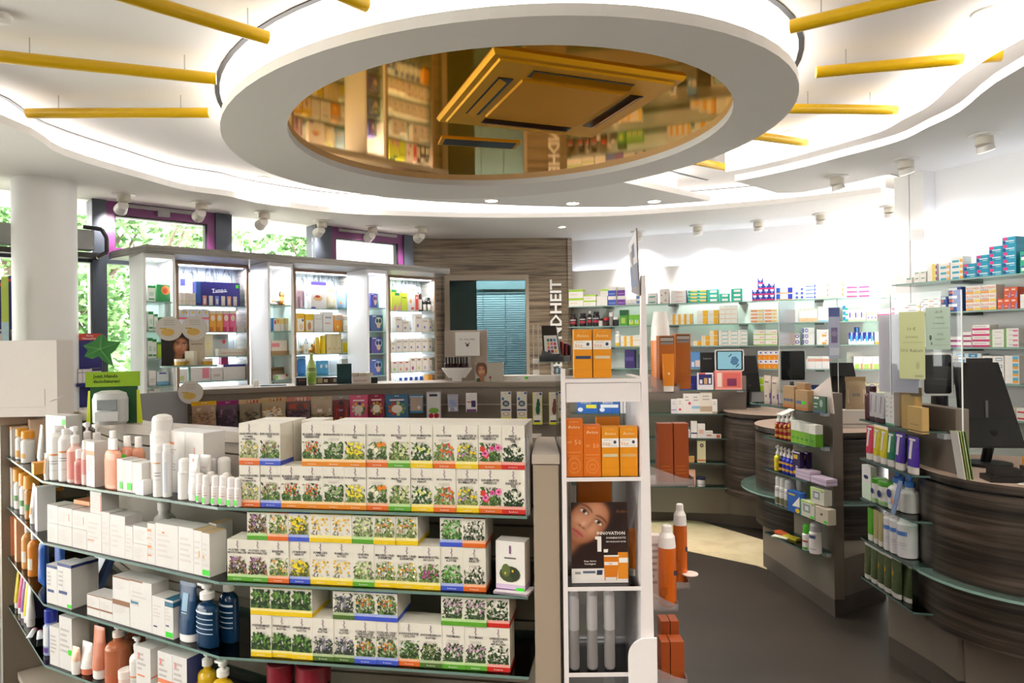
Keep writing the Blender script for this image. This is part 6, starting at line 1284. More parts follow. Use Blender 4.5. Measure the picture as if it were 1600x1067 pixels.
picture(pc2, w * .42, h, lambda x, y: face_rgb(x, y * 1.55, (.52, .95), .95, .08, (.70, .67, .62), (.40, .26, .17)), 24, 34, -.0006, 0, -w * .49); Q2([(.5, .16), (.57, .16), (.57, .28), (.5, .28)], '#a82a48'); Q2([(.53, 0), (.55, 0), (.55, .16), (.53, .16)], '#5a6a3a'); Q2([(.04, 0), (.2, 0), (.16, .2), (.06, .16)], '#3f4a33'); pm.make('print', pc2)
p, w, h, rt = topsize(787, 873, 588, 597, .12); o = carton(w, h, .09, '#dfd9d2', prints=[(.4, .4, .46, .8, GREENTAG)] + lines(.05, .35, .2, .8, 2), name='long_box'); o.location = p; o.rotation_euler = (0, 0, rt); tag(o, 'long flat white box with green dot lying on the middle gondola', 'box')
ptop_ = p + Vector((0, 0, h + .0012))
# acrylic post, palette display on a small glass shelf
p, D, rt = top(838, 0, .2); pa = thing('acrylic_post', 'clear acrylic post with white clips standing before the wood wall', 'post', p, rt)
hp = (590 - 503) * D / F
for x in (-.015, .015): MB().box(x - .003, -.003, 0, x + .003, .003, hp, FROST).make('upright', pa)
for z in (.1, .3): MB().box(-.02, -.006, hp * z, .02, -.003, hp * z + .03, mat('#e4e0dc', .4)).make('clip', pa)
p, D, rt = top(863, 0, .2); s_ = D / F; zs = EYE - (566 - 533) * s_ - MZ8
ps = thing('palette_stand', 'small glass shelf on a slim white foot before the wood wall', 'stand', (ptop_.x * 0 + p.x, p.y, ptop_.z), rt); zs -= (ptop_.z - MZ8)
MB().box(-20 * s_, -.07, zs, 22 * s_, .07, zs + .006, SHELFGLASS, side=EDGE).make('glass_shelf', ps)
MB().box(-.006, -.01, 0, .006, .01, zs, mat('#efecea', .4)).make('stem', ps)
pz = ps.location.z + zs + .007
pd = thing('palette_display', 'black tilted display with rows of colourful eye shadow samples', 'display', (p.x + 2 * s_, p.y, pz), rt - .25)
q = MB(); q.add([(-.07, -.06, 0), (.09, -.06, 0), (.09, .02, .02), (-.07, .02, .02), (-.05, -.06, .07), (.07, -.06, .03)], [(0, 1, 2, 3), (0, 1, 5, 4)], BLACK); q.box(-.07, -.06, 0, .09, .06, .035, BLACK); q.make('base', pd)
hh = 56 * s_; q = MB(); v = [(-.06, -.02, .03), (.055, -.02, .03), (.0, .05, hh), (-.095, .05, hh), (-.06, .0, .03), (.055, .0, .03), (.0, .065, hh), (-.095, .065, hh)]; q.add(v, [(0, 1, 2, 3), (7, 6, 5, 4), (0, 3, 7, 4), (1, 5, 6, 2), (3, 2, 6, 7)], BLACK); q.make('back_card', pd)
q = MB(); A_, B_, C_, D2 = [Vector(x) for x in v[:4]]
def F_(u, v_, k=.0012): pt = A_.lerp(B_, u).lerp(D2.lerp(C_, u), v_); return tuple(pt + Vector((0, -k, k * .3)))
q.face([F_(.12, .08), F_(.95, .08), F_(.95, .68), F_(.12, .68)], C('#d9d5d2'))
for i in range(3):
    for j in range(4): q.face([F_(.3 + .2 * i, .12 + .12 * j, .002), F_(.45 + .2 * i, .12 + .12 * j, .002), F_(.45 + .2 * i, .21 + .12 * j, .002), F_(.3 + .2 * i, .21 + .12 * j, .002)], C(['#5a3a5a', '#c9603a', '#d8a03a', '#3a6a5a', '#a02a3a', '#8a7ab0', '#d86a8a', '#33406a', '#e0c05a', '#7a4a33', '#c93a4a', '#4a8a9a'][i * 4 + j]))
q.make('samples', pd)
for i in range(4):
    q = MB().lathe([(.011, 0), (.012, .05), (.012, .13 - .01 * i), (0, .132 - .01 * i)], mat(['#8f2a33', '#b0453f', '#7a1f2c', '#3a1f22'][i], .3), 12); o = q.make('lip_colour', None, (p.x + (11 + 6 * i) * s_, p.y + .055 - .0 * i, pz)); tag(o, '%s lip colour stick standing behind the black palette display' % ['dark red', 'brick red', 'deep crimson', 'blackish'][i], 'lipstick', 'lip colour sticks')
# ================================================================ SALES DESKS
def bez(p): return [tuple(q) for q in p]
DESKTOP = mat('#a58f7f', .4, noise=.05, scale=6)
PANELM = mat('#776c62', .45, noise=.03, scale=4)
SZ = [1.18, .98, .775, .57, .367]
BRACKET = mat('#b9bcc0', .3, .2, noise=0)
def desk(label, c, R, base, panel, shelf, disc, panel_h=1.283, loc=None, topR=None, discz=.56, shelf0=None):
    r = thing('sales_desk', label, 'sales desk', (c[0], c[1], 0))
    def S(mb, nm): return mb.make(nm, r, (-c[0], -c[1], 0))
    if R:
        S(MB().prism(ell(c[0], c[1], R, R, (1, 0), 48), .32, .955, ZEBRA_DK), 'curved_front').data.polygons.foreach_set('use_smooth', [len(p.vertices) == 4 for p in r.children[-1].data.polygons])
        S(MB().prism(ell(c[0], c[1], R - .03, R - .03, (1, 0), 48), .955, .968, BLACK), 'shadow_gap')
        S(MB().prism(ell(c[0], c[1], R + .005, R + .005, (1, 0), 48), .968, 1.0, DESKTOP, ZEBRA_DK), 'desk_top')
    if disc: S(MB().prism(ell(c[0], c[1], disc, disc, (1, 0), 48), discz, discz + .012, clear('#d4e4dc', name='frosted_shelf', ior=1.45, alpha=.14, milky='#9ab5aa'), EDGE), 'bag_shelf')
    S(MB().prism(base, .1, .32, PANELM), 'base_body'); S(MB().prism(base, 0, .1, mat('#544b45', .5, noise=.03)), 'kick_plate')
    a, b_ = Vector(panel[0]), Vector(panel[1]); S(MB().wall([tuple(a), tuple(b_)], .1, panel_h, -.06, PANELM), 'side_panel')
    u = (b_ - a).normalized(); n = Vector((-u.y, u.x))   # a near, b far; n points to the customer side
    for k, z in enumerate(SZ):
        poly = shelf0 if (shelf0 and k == 0) else shelf
        S(MB().prism(poly, z - .009, z, SHELFGLASS, DARKEDGE), 'glass_shelf')
        q = a + u * .03; S(MB().prism([tuple(q), tuple(q + u * .05), tuple(q + u * .05 + n * .03), tuple(q + n * .03)], z - .032, z - .010, BRACKET), 'shelf_bracket')
    return r
# far desk
desk('farthest sales desk, with a long shelf panel full of small boxes', (2.15, 5.70), .38, [(.50, 6.25), (.55, 6.05), (1.54, 6.07), (2.0, 5.8), (2.3, 5.62), (2.4, 5.95)], [(2.0, 5.86), (.5, 6.10)], [(1.93, 5.80), (1.93, 5.66), (.5, 5.88), (.5, 6.02)], 0)
# middle desk
desk('middle sales desk, its panel carrying shelves with red and blue spray bottles', (2.12, 4.74), .42, [(1.75, 4.82), (1.83, 3.92), (2.27, 4.19), (2.5, 4.9)], [(1.83, 3.92), (1.79, 4.38)], [(1.825, 3.945), (1.69, 3.957), (1.60, 4.38), (1.785, 4.38)], .52, shelf0=[(1.825, 3.945), (1.68, 3.957), (1.575, 4.55), (1.72, 4.6)])
# near desk
desk('nearest sales desk at the right edge, round dark front with glass bag shelf', (2.29, 3.04), .43, [(1.877, 3.445), (1.95, 2.97), (2.40, 2.78), (2.65, 3.3)], [(1.925, 2.98), (1.915, 3.5)], [(1.92, 3.03), (1.785, 3.07), (1.79, 3.54), (1.90, 3.55)], .49, discz=.55)
R2 = [Row((1.60, 4.38), (.09, -.423), z) for z in SZ]; R3 = [Row((1.79, 3.54), (-.005, -.47), z) for z in SZ]; RF = [Row((.5, 5.88), (1.43, -.22), z) for z in SZ]
for r in R2[1:] + R3[1:]: r.hmax = .188
for r in RF[1:]: r.hmax = .185
# middle desk goods
r = Row((1.575, 4.55), (.105, -.593), 1.18)
for i, (a, b_, c1, c2) in enumerate(((1191, 1202, '#b83a78', '#5a3a8a'), (1203, 1214, '#4a7a78', '#6a3a9a'))):
    r.put(a, b_, 45, 'pouch', ['beige paper pouch with pink label on the middle desk shelf', 'beige paper pouch with teal label on the middle desk shelf'][i], 'pouch', 'beige paper pouches', body='#c5b4a4', d=.03, inset=.02, hole=False, prints=[(.08, .45, .92, .55, c1), (.85, .02, .98, .4, c2), (.3, .75, .8, .8, '#5a4a5a'), (.4, .25, .6, .33, '#4a3a4a', 'o')])
KR = '#a5855f'
r.put(1223, 1241, 33, 'carton', 'brown paper carton with blue dots, left of the tall kraft box', 'box', base=KR, d=.05, inset=.04, prints=[(.1, .28, .36, .42, '#4a5a78', 'o'), (.38, .28, .64, .42, '#4a5a78', 'o'), (.66, .28, .92, .42, '#4a5a78', 'o'), (0, 0, 1, .14, '#b06a38')])
r.put(1245, 1258, 40, 'carton', 'tall kraft box standing behind the smaller kraft box', 'box', base='#9f7a55', d=.04, inset=.06)
r.put(1243, 1262, 31, 'carton', 'kraft box with green tag and blue dots on the middle desk shelf', 'box', base=KR, d=.04, inset=.012, prints=[(.05, .3, .5, .46, '#5a6488'), (0, 0, 1, .14, '#b06a38')], tag_=(.55, .32, .85, .46))
r.put(1270, 1290, 26, 'carton', 'dark green booklet with white print on the middle desk shelf', 'booklet', base='#3f5f48', d=.012, inset=.02, prints=[(.1, .82, .5, .95, '#e9e4dc'), (.1, .5, .4, .56, '#c9d4c4'), (.1, .3, .35, .36, '#c9d4c4'), (.55, .35, .8, .8, '#9fb0a0', 'o'), (0, 0, 1, .08, '#4a5a8a')], name='green_booklet')
q = MB(); p = r.P + r.d * r.t(1280, .06)[0] + r.n * .06; t0 = r.t(1258, .06)[0]; t1 = r.t(1302, .06)[0]; w = t1 - t0
q.add([(-w / 2, 0, 0), (w / 2, 0, 0), (w * .32, .01, .2), (-w * .45, .01, .09), (-w / 2, .006, 0), (w / 2, .006, 0), (w * .32, .016, .2), (-w * .45, .016, .09)], [(0, 1, 2, 3), (7, 6, 5, 4), (0, 3, 7, 4), (1, 5, 6, 2), (3, 2, 6, 7)], mat('#d9cbc4', .5)); o = q.make('folded_card', None, (p.x, p.y, r.z + .001), r.rot); tag(o, 'tilted pale folded card behind the green booklet', 'card')
q = MB(); q.add([(-.035, -.03, .0), (.035, -.03, .0), (.03, .05, .03), (-.03, .05, .03), (-.035, -.03, .003), (.035, -.03, .003), (.03, .05, .033), (-.03, .05, .033)], [(0, 3, 2, 1), (4, 5, 6, 7), (0, 1, 5, 4), (1, 2, 6, 5), (3, 0, 4, 7)], mat('#e3d8d0', .3)); p = r.P + r.d * r.t(1228, -.05)[0] - r.n * .06; o = q.make('price_holder', None, (p.x, p.y, r.z - .03), r.rot); tag(o, 'tilted white price holder at the shelf edge of the middle desk', 'price holder')
r = R2[1]
for i, (a, b_, h_) in enumerate(((1208.5, 1215, 40), (1215, 1222, 41), (1222, 1229, 42), (1228, 1237, 48))):
    r.put(a, b_, h_, 'bottle', 'small dark red spray bottle with yellow dots, %s in the row' % ORD[i], 'spray bottle', 'dark red spray bottles', kind='spray', body='#8f1a1f', cap='#e6dfdc', caph=.36, neck=.6, label=[(.1, .25, '#c9982a'), (.45, .62, '#b5702a')], disc=(0, .78, .4, '#d8b030'), inset=.01 + .002 * i)
for i, (a, b_) in enumerate(((1236, 1243), (1243, 1250), (1250, 1257), (1257, 1264), (1264, 1274))):
    r.put(a, b_, 34, 'carton', 'green and white slim box beside the red sprays, %s in the row' % ORD[i], 'box', 'green and white slim boxes', base='#e6e2da', d=.05, prints=[(0, 0, 1, .58, '#79b02c' if i < 4 else '#5f9a24', 's'), (.2, .2, .8, .3, '#3f8a1f')], inset=.006)
r.put(1236, 1241, 48, 'bottle', 'slim green spray bottle behind the green and white boxes', 'spray bottle', kind='spray', body='#8fb83a', cap='#e6e2de', caph=.4, neck=.7, inset=.05)
r = R2[2]
for i, (a, b_, c) in enumerate(((1207, 1214.5, '#d9cf1c'), (1214.5, 1220.5, '#1f1f2a'), (1219.5, 1226, '#2a35b0'), (1225.5, 1232, '#2a35b0'), (1232, 1238.5, '#2a35b0'))):
    r.put(a, b_, 40, 'bottle', ['yellow spray bottle, first on the third shelf of the middle desk', 'black spray bottle beside the yellow one', 'blue spray bottle, nearest to the black one', 'blue spray bottle, middle of three', 'blue spray bottle, next to the purple tubes'][i], 'spray bottle', 'insect sprays on the third shelf', kind='spray', body=c, cap='#e0d8d6', caph=.36, neck=.6, label=[(.15, .3, '#d8a030'), (.55, .68, '#d8a030')], inset=.008)
for i, (a, b_, ins) in enumerate(((1239, 1250, .01), (1252, 1262, .05))):
    r.put(a, b_, 40, 'carton', 'dark purple slim box with yellow seal, %s of two' % ['front one', 'back one'][i], 'box', 'dark purple slim boxes', base='#2a1648', d=.03, prints=[(.1, .72, .7, .88, '#d8b030'), (.1, .12, .7, .25, '#d8b030'), (.4, .4, .7, .46, '#cbb8d8'), (0, .95, 1, 1, '#d8cfe0')], inset=ins)
t0, _ = r.t(1241, .0); t1, D = r.t(1290, .0); h0 = 5.4 * D / F
for j in range(3):
    for i in range(2):
        if j == 2 and i == 1: continue
        o = carton((t1 - t0) / 2 * .95, h0 * .96, .07, '#cbb8cc', prints=[(0, .0, 1, .25, '#a58fb0', 's')]); p = r.P + r.d * (t0 + (t1 - t0) * (i + .5) / 2) + r.n * .042; o.location = (p.x, p.y, r.z + j * h0 + .001); o.rotation_euler = (0, 0, r.rot); tag(o, 'flat lilac box in the low stack, %s layer, %s' % (['bottom', 'middle', 'top'][j], ['farther one', 'nearer one'][i]), 'box', 'flat lilac boxes')
r = R2[3]
for i, (a, b_, ins) in enumerate(((1208, 1216, .01), (1215, 1223, .012), (1222, 1232, .014), (1231, 1240, .06), (1240, 1248, .07))):
    r.put(a, b_, 43, 'bottle', 'white capped can with herb print, %s on the fourth shelf' % ORD[i], 'spray can', 'white capped cans', kind='can', body='#d9d6d2', cap='#cfcccb', caph=.34, label=[(.05, .4, '#6a6a48'), (.75, .8, '#9a8aa0')], inset=ins)
r.put(1230, 1251, 32, 'carton', 'blue box with white thermometer picture and yellow spot', 'box', base='#2a5aa8', d=.04, inset=-.01, prints=[(.1, .8, .6, .88, '#c9b03a'), (.4, .3, .95, .85, '#e0d8d0', '/'), (.62, .02, .95, .24, '#e2b81c', 'o')])
GB = [(0, .92, 1, 1, '#9fd23a'), (0, 0, .08, 1, '#9fd23a'), (.2, .3, .7, .8, '#8a9090'), (.32, .42, .58, .68, '#cfd4d4'), (.8, .85, .95, .9, '#44484a')]
r.put(1251, 1273, 25, 'carton', 'lime and grey device box with green tag, lower one of the pair', 'box', base='#c9c6b8', d=.05, inset=-.008, prints=GB, tag_=(.7, .04, .98, .18)); h0 = r.last[0]
r.put(1274, 1294, 24, 'carton', 'pale beige device box with green tag beside the lime one', 'box', base='#c3b8a6', d=.05, inset=-.012, prints=[(.4, .5, .6, .65, '#3a3a36', 'o')], tag_=(.7, .08, .96, .24))
r.put(1266, 1288, 24, 'carton', 'lime and grey device box standing on top of the pair', 'box', base='#c9c6b8', d=.05, inset=.0, dz=h0 + .002, prints=GB)
r = R2[4]
r.put(1250, 1260, 40, 'bottle', 'white can with bright green cap on the lowest shelf of the middle desk', 'spray can', kind='can', body='#e2dfda', cap='#4fb82a', caph=.36, label=[(.05, .2, '#4fa03a'), (.5, .6, '#b02a3a')], inset=.0)
r.put(1260, 1272, 47, 'bottle', 'white can with clear cap beside the green capped one', 'spray can', kind='can', body='#e2dcda', cap='#b9b9bb', caph=.28, label=[(.7, .85, '#4a5080'), (.2, .24, '#9a9aa0')], inset=-.002)
for i, (px, c, l) in enumerate(((1213, '#c9582a', 'orange flat packet'), (1228, '#c9b82a', 'yellow flat packet'), (1222, '#e0e0d0', 'white and green leaflet'))):
    o = carton(.10, .006 if i == 2 else .014, .045, c, prints=[(.2, .2, .8, .8, '#7fa03a')] if i == 2 else ()); p = r.P + r.d * r.t(px, .03)[0] + r.n * (.02 + .05 * (i != 2)); o.location = (p.x, p.y, r.z + .001); o.rotation_euler = (0, 0, r.rot + .25 * i); tag(o, l + ' lying at the far end of the lowest shelf', 'packet')
# near desk goods
r = R3[0]
r.put(1348, 1357, 52, 'bottle', 'dark burgundy bottle at the far end of the top shelf', 'bottle', kind='round', body='#4a1524', cap='#3a121d', caph=.15, neck=.8, inset=.02)
for i, (a, b_) in enumerate(((1356, 1364.5), (1363.5, 1372), (1371, 1380))):
    r.put(a, b_, 45, 'tube', 'silver tube with dark foot, %s of three on the near desk' % ORD[i], 'tube', 'silver tubes', body='#b9b4b8', cap='#3a1a22', prints=[(.3, .2, .6, .9, '#8f888c')], depth=.02)
r.put(1376, 1384, 42, 'bottle', 'black slim bottle behind the silver tubes', 'bottle', kind='round', body='#241a1f', cap='#e0dcdc', caph=.1, inset=.05)
for i, (a, b_) in enumerate(((1383.5, 1390), (1390, 1397))):
    r.put(a, b_, 52, 'carton', 'slim whitish box with green foot, %s of two' % ORD[i], 'box', 'slim whitish boxes', base='#d5d2d2', d=.03, prints=[(0, 0, 1, .06, '#5f9a7a')] + lines(.2, .8, .2, .9, 5))
BX = '#a98a52'
r.put(1397, 1424, 62, 'carton', 'tallest kraft coloured box, rearmost of three', 'box', 'kraft coloured box trio', base='#93784c', d=.05, inset=.04)
r.put(1409, 1431, 52, 'carton', 'middle kraft coloured box of three', 'box', 'kraft coloured box trio', base=BX, d=.03, inset=.012)
r.put(1418, 1441, 40, 'carton', 'shortest kraft coloured box with dark stripe, front of three', 'box', 'kraft coloured box trio', base='#b8985a', d=.03, inset=-.022, prints=[(0, .06, 1, .1, '#4a3a22', 's'), (.2, .3, .8, .33, '#8a7040')])
r = R3[1]
for i, (a, b_, c, h_, ins) in enumerate(((1349, 1361, '#c9304f', 52, .01), (1360, 1372, '#c9b814', 53, .01), (1371, 1383, '#cdbd1a', 54, .01), (1381.5, 1395, '#12704a', 54, .012), (1393, 1410, '#3f1f8a', 58, .006), (1403, 1416, '#125c40', 52, .06), (1412, 1431, '#432090', 58, .01))):
    r.put(a, b_, h_, 'tube', '%s hand cream tube on a white cap, %s of the colourful row' % (['pinkish red', 'yellow', 'yellow', 'green', 'violet', 'dark green', 'violet'][i], ORD[i]), 'tube', 'colourful hand creams', body=c, cap='#d6cfcb', caph=.2, prints=[(.3, .25, .6, .85, '#d9cdd4' if i != 3 else '#e0e6df'), (.15, .86, .85, .93, '#e3d8e0')], inset=ins, depth=.035)
r = R3[2]
r.put(1347, 1361, 52, 'carton', 'white lotion box with dark round logo and green foot', 'box', base='#dcd8d6', d=.03, prints=[(.2, .6, .75, .72, '#1f2f5a', 'o'), (0, 0, 1, .5, '#cfe0cc')])
for i, (a, b_) in enumerate(((1357, 1369), (1366, 1382))):
    r.put(a, b_, 38, 'bottle', 'white cream jar with green lid, %s of two' % ORD[i], 'jar', 'green lidded jars', kind='jar', body='#dcdad6', cap='#4f9a2c', caph=.2, disc=(0, .6, .4, '#1f2f6a'), label=[(.05, .25, '#8fb87a')], inset=.004)
r.put(1381, 1398, 61, 'bottle', 'white lotion bottle with blue pump head and dark logo, front one', 'pump bottle', kind='pump', body='#dedbda', cap='#3a6ab8', caph=.32, neck=.5, disc=(0, .6, .45, '#1f2f7a'), label=[(.2, .3, '#a9b9d8')])
r.put(1400, 1416, 58, 'bottle', 'white lotion bottle with blue pump head behind the blue leaflet', 'pump bottle', kind='pump', body='#c9c6c6', cap='#3a6ab8', caph=.32, neck=.5, inset=.035)
q = MB(); q.add([(-.02, -.02, 0), (.012, -.02, 0), (.045, .0, .16), (.013, .0, .16), (-.02, -.016, 0), (.012, -.016, 0), (.045, .004, .16), (.013, .004, .16)], [(0, 1, 2, 3), (7, 6, 5, 4), (0, 3, 7, 4), (1, 5, 6, 2), (3, 2, 6, 7)], mat('#7f8fb5', .35)); p = r.P + r.d * r.t(1400, -.0)[0] - r.n * .0; o = q.make('blue_leaflet', None, (p.x, p.y - .01, r.z + .001), r.rot); tag(o, 'slanted blue leaflet leaning before the second lotion bottle', 'leaflet')
MB().rect(-.012, .05, .012, .07, C('#c9855f'), -.0225).make('print', o)
r = R3[3]
r.put(1353, 1363, 50, 'tube', 'green tube with white foot on the fourth shelf', 'tube', body='#4f9a20', cap='#d0d4c8', caph=.2, depth=.02)
for i, (a, b_) in enumerate(((1362, 1371), (1370, 1378))):
    r.put(a, b_, 52, 'tube', 'beige tube with white foot, %s of two' % ORD[i], 'tube', 'beige tubes', body='#a59a70', cap='#d0ccc4', caph=.16, depth=.02)
for i, (a, b_, h_) in enumerate(((1376, 1388, 68), (1386, 1397, 68), (1395, 1412, 72))):
    r.put(a, b_, h_, 'bottle', 'white lotion bottle with blue square print, %s of three' % ORD[i], 'bottle', 'white bottles with blue square', kind='can', body='#d8d4d8', cap='#d2ced2', caph=.12, label=[(.62, .74, '#4a78c0'), (.4, .42, '#aaa6b0'), (.34, .36, '#aaa6b0'), (.26, .27, '#aaa6b0')], inset=.006 + .004 * i)
r = R3[4]
for i, (a, b_, h_) in enumerate(((1347, 1358, 54), (1356.5, 1369, 55), (1367, 1380, 56), (1376.5, 1391, 58), (1388, 1405, 62), (1405, 1421, 58))):
    r.put(a, b_, h_, 'tube', 'olive green tube with white crimp and foot, %s on the lowest shelf' % ORD[i], 'tube', 'olive tubes on the lowest shelf', body='#3f4a2c', cap='#c9c6c2', crimp='#cfccc8', caph=.13, prints=[(.15, .45, .35, .58, '#b98a2a') if i in (2, 3, 4) else (.2, .5, .6, .52, '#6a7550'), (.2, .3, .7, .32, '#6a7550')], depth=.03, inset=.008 if i < 5 else .03)
# far desk goods
r = RF[0]
r.put(1052, 1084, 8, 'carton', 'flat blue blister tray on the far desk shelf', 'box', base='#1f2a80', d=.08, inset=.02)
r.put(1078, 1089, 21, 'carton', 'small navy box behind the flat blue tray', 'box', base='#1f2268', d=.03, inset=.06)
r.put(1090, 1115, 26, 'carton', 'white and purple set pack with small white bottles pictured', 'box', base='#dcd8dc', d=.05, prints=[(.08, .3, .92, .92, '#2b2a6a'), (.14, .36, .3, .6, '#e4e0da'), (.4, .34, .62, .7, '#c9a070'), (.7, .36, .84, .7, '#e4e0da'), (.1, .92, .5, 1, '#d04a4a')])
r.put(1117, 1160, 29, 'carton', 'pink gift pack with dark purple print under the white framed screen', 'box', base='#e5877f', d=.07, prints=[(.08, .15, .25, .9, '#e9d6cc'), (.3, .12, .95, .9, '#d9695f'), (.45, .2, .8, .6, '#7a2f55'), (0, 0, 1, .1, '#f0a49a')])
r = RF[1]
for i, (a, b_, h_, c, pr) in enumerate(((1049, 1059, 22, '#ddd8dc', (.0, .2, .8, .3, '#a8a0b8')), (1059, 1068, 23, '#e9e3de', (.2, .2, .6, .35, '#d04a70')), (1068, 1081, 31, '#ece5e0', (.6, .45, .9, .58, '#c93a6a')), (1081, 1094, 31, '#e9e4de', (0, .25, 1, .38, '#9ac4e0')), (1094, 1113, 33, '#e6dccf', (0, .1, 1, .35, '#bda58c')), (1113, 1121, 22, '#efe9e4', (0, 0, 1, .15, '#c0a890')))):
    r.put(a, b_, h_, 'carton', 'white care box with %s accent, %s on second far desk shelf' % (['lilac', 'pink', 'magenta', 'light blue', 'tan', 'beige'][i], ORD[i]), 'box', 'white boxes on the far desk', base=c, d=.05, prints=[pr] + lines(.2, .8, .6, .9, 2))
for i, (a, b_) in enumerate(((901, 934), (935, 968))):
    r.put(a, b_, 22, 'carton', 'blue box with white lettering seen through the clear stand, %s of two' % ORD[i], 'box', 'blue boxes seen through the stand', base='#1f62b5', d=.06, prints=[(.45, .35, .95, .6, '#e0d83a') if i == 0 else (.1, .4, .95, .62, '#e9eef4'), (.05, .1, .3, .4, '#dfe8f2', 'o')], text=[('Basica', .45, .68, .7, .2, '#f2f4f6')], parts=True)
r.put(969, 990, 24, 'carton', 'white box with pink spot behind the stand, beside the blue boxes', 'box', base='#dcd6d6', d=.06, prints=[(.4, .3, .65, .55, '#d05a6a', 'o'), (.6, .7, .8, .9, '#4a4a8a')])
r = RF[2]
for i, (a, b_, h_) in enumerate(((905, 928, 18), (929, 944, 14), (945, 960, 12))): r.put(a, b_, h_, 'carton', 'cream box behind the stand on the third far desk shelf, %s' % ORD[i], 'box', 'cream boxes behind the stand', base='#d9d4c4', d=.05, prints=[(.4, .3, .7, .6, '#6a8a5a', 'o')] if i == 0 else [(.1, .3, .6, .5, '#3a5a9a')])
for i, (a, b_, h_, pr) in enumerate(((1080, 1089.5, 26, (0, .25, 1, .33, '#2f3a6a')), (1090, 1102, 22, (.2, .3, .8, .6, '#e0b8a8')), (1102, 1114, 11, (.2, .3, .8, .5, '#d08a7a')), (1112, 1127, 6, (.5, .1, .9, .9, '#d0583a')))):
    r.put(a, b_, h_, 'carton', 'small white box on the third far desk shelf, %s from the stand' % ORD[i], 'box', 'small white boxes on third far shelf', base='#e9e3de', d=.04, prints=[pr])
r.put(1074, 1079, 16, 'bottle', 'little bottle with turquoise cap behind the small white boxes', 'bottle', kind='round', body='#d9dce0', cap='#3ab0b0', caph=.2, inset=.03)
r = RF[3]
r.put(1090, 1103, 34, 'carton', 'cream tall box with round dark emblem on the fourth far shelf', 'box', base='#d9cfa8', d=.04, prints=[(.3, .7, .75, .88, '#4a4038', 'o'), (.42, .75, .63, .83, '#c9bf98', 'o'), (0, .08, 1, .14, '#d0703a')])
r.put(1077, 1085, 9, 'carton', 'low orange topped box on the fourth far shelf', 'box', base='#c99a5a', d=.04)
r = RF[4]
r.put(1075, 1087, 26, 'carton', 'peach box on the lowest far desk shelf', 'box', base='#e5b49c', d=.04)
r.put(1088, 1104, 14, 'bottle', 'white cream jar with navy lid on the lowest far desk shelf', 'jar', kind='jar', body='#d9d6d4', cap='#1f2440', caph=.25, label=[(.3, .4, '#8a9ab0')])
# ---- tills and screens
SCR, nt, b, N, L = nodes('lit_screen'); b.inputs['Base Color'].default_value = lin('#0a0c0e'); b.inputs['Roughness'].default_value = .15
b.inputs['Emission Color'].default_value = lin('#7fa9b4'); b.inputs['Emission Strength'].default_value = .75
DKSCR = mat('#15191b', .12, noise=0)
def tablet(px0, px1, yt, yb, D, rot, label, foot, lit=False, back=False):
    p0, p1 = at(px0, yb, D), at(px1, yb, D); w, h = (p1 - p0).length, (yb - yt) * D / F; c = (p0 + p1) / 2
    t = thing('customer_screen', label, 'screen', (c.x, c.y, foot), rot); zb = c.z - foot
    q = MB()
    def rr(x0, z0, x1, z1, r_): return [(cx_ + r_ * math.cos(a), cz_ + r_ * math.sin(a)) for cx_, cz_, a0 in ((x1 - r_, z1 - r_, 0), (x0 + r_, z1 - r_, 90), (x0 + r_, z0 + r_, 180), (x1 - r_, z0 + r_, 270)) for a in [math.radians(a0 + 22.5 * k) for k in range(5)]]
    def plate(x0, z0, x1, z1, r_, y0, y1, mt, nm):
        o = rr(x0, z0, x1, z1, r_); n = len(o); q = MB(); q.add([(x, y0, z) for x, z in o] + [(x, y1, z) for x, z in o], [tuple(range(n))[::-1], tuple(range(n, 2 * n))] + [(i, n + i, n + (i + 1) % n, (i + 1) % n) for i in range(n)], mt); return q.make(nm, t)
    plate(-w / 2, zb, w / 2, zb + h, .015, 0, .022, mat('#d6d5d0', .35, noise=.01), 'casing')
    plate(-w / 2 + .010, zb + .010, w / 2 - .010, zb + h - .010, .010, -.002, .0, mat('#0c0d0e', .15, noise=0), 'glass_front')
    MB().rect(-w * .41, zb + h * .1, w * .41, zb + h * .9, SCR if lit else DKSCR, -.003).make('display', t)
    MB().box(-.012, .022, 0, .012, .04, zb + h * .4, BLACK).make('stand', t); MB().box(-.02, -.01, 0, .05, .05, .008, BLACK).make('foot', t); return t, w, h, zb
t, w, h, zb = tablet(1118, 1162, 546, 580, 5.92, -.1, 'white framed screen showing a teal picture on the farthest desk', 1.285, True)
q = MB(); P3 = lambda u, v: ((u - .5) * w, -.004, zb + h * v)
q.face([P3(.46, .68), P3(.56, .80), P3(.58, .77), P3(.48, .65)], BLACK); q.face([P3(.70, .2), P3(.82, .34), P3(.84, .31), P3(.72, .17)], BLACK); q.face([P3(.52, .4), P3(.58, .66), P3(.72, .68), P3(.82, .52), P3(.76, .3), P3(.62, .28)], mat('#3f5f78', .2, emit=.4, noise=0)); q.make('screen_picture', t)
tablet(1219, 1259, 546, 596, 4.72, -.12, 'black upright screen in white frame on the middle desk', 1.001)
t, w, h, zb = tablet(1442, 1489, 551, 618, 3.24, -.1, 'large dark upright screen in white frame on the nearest desk', 1.001)
q = MB().box(w / 2 + .001, .01, zb + h * .25, w / 2 + .028, .03, zb + h * .93, mat('#b5ae9c', .5)); q.make('vented_back', t)
for i in range(9):
    for j in range(3): MB().box(w / 2 + .005 + .008 * j, .009, zb + h * (.3 + .065 * i), w / 2 + .009 + .008 * j, .0105, zb + h * (.3 + .065 * i) + .006, BLACK).make('vent_hole', t)
MB().tube((w * .2, .03, zb + .01), (w * .38, .06, .03), .03, mat('#2a2a2c', .35), 12, .022).make('neck', t)
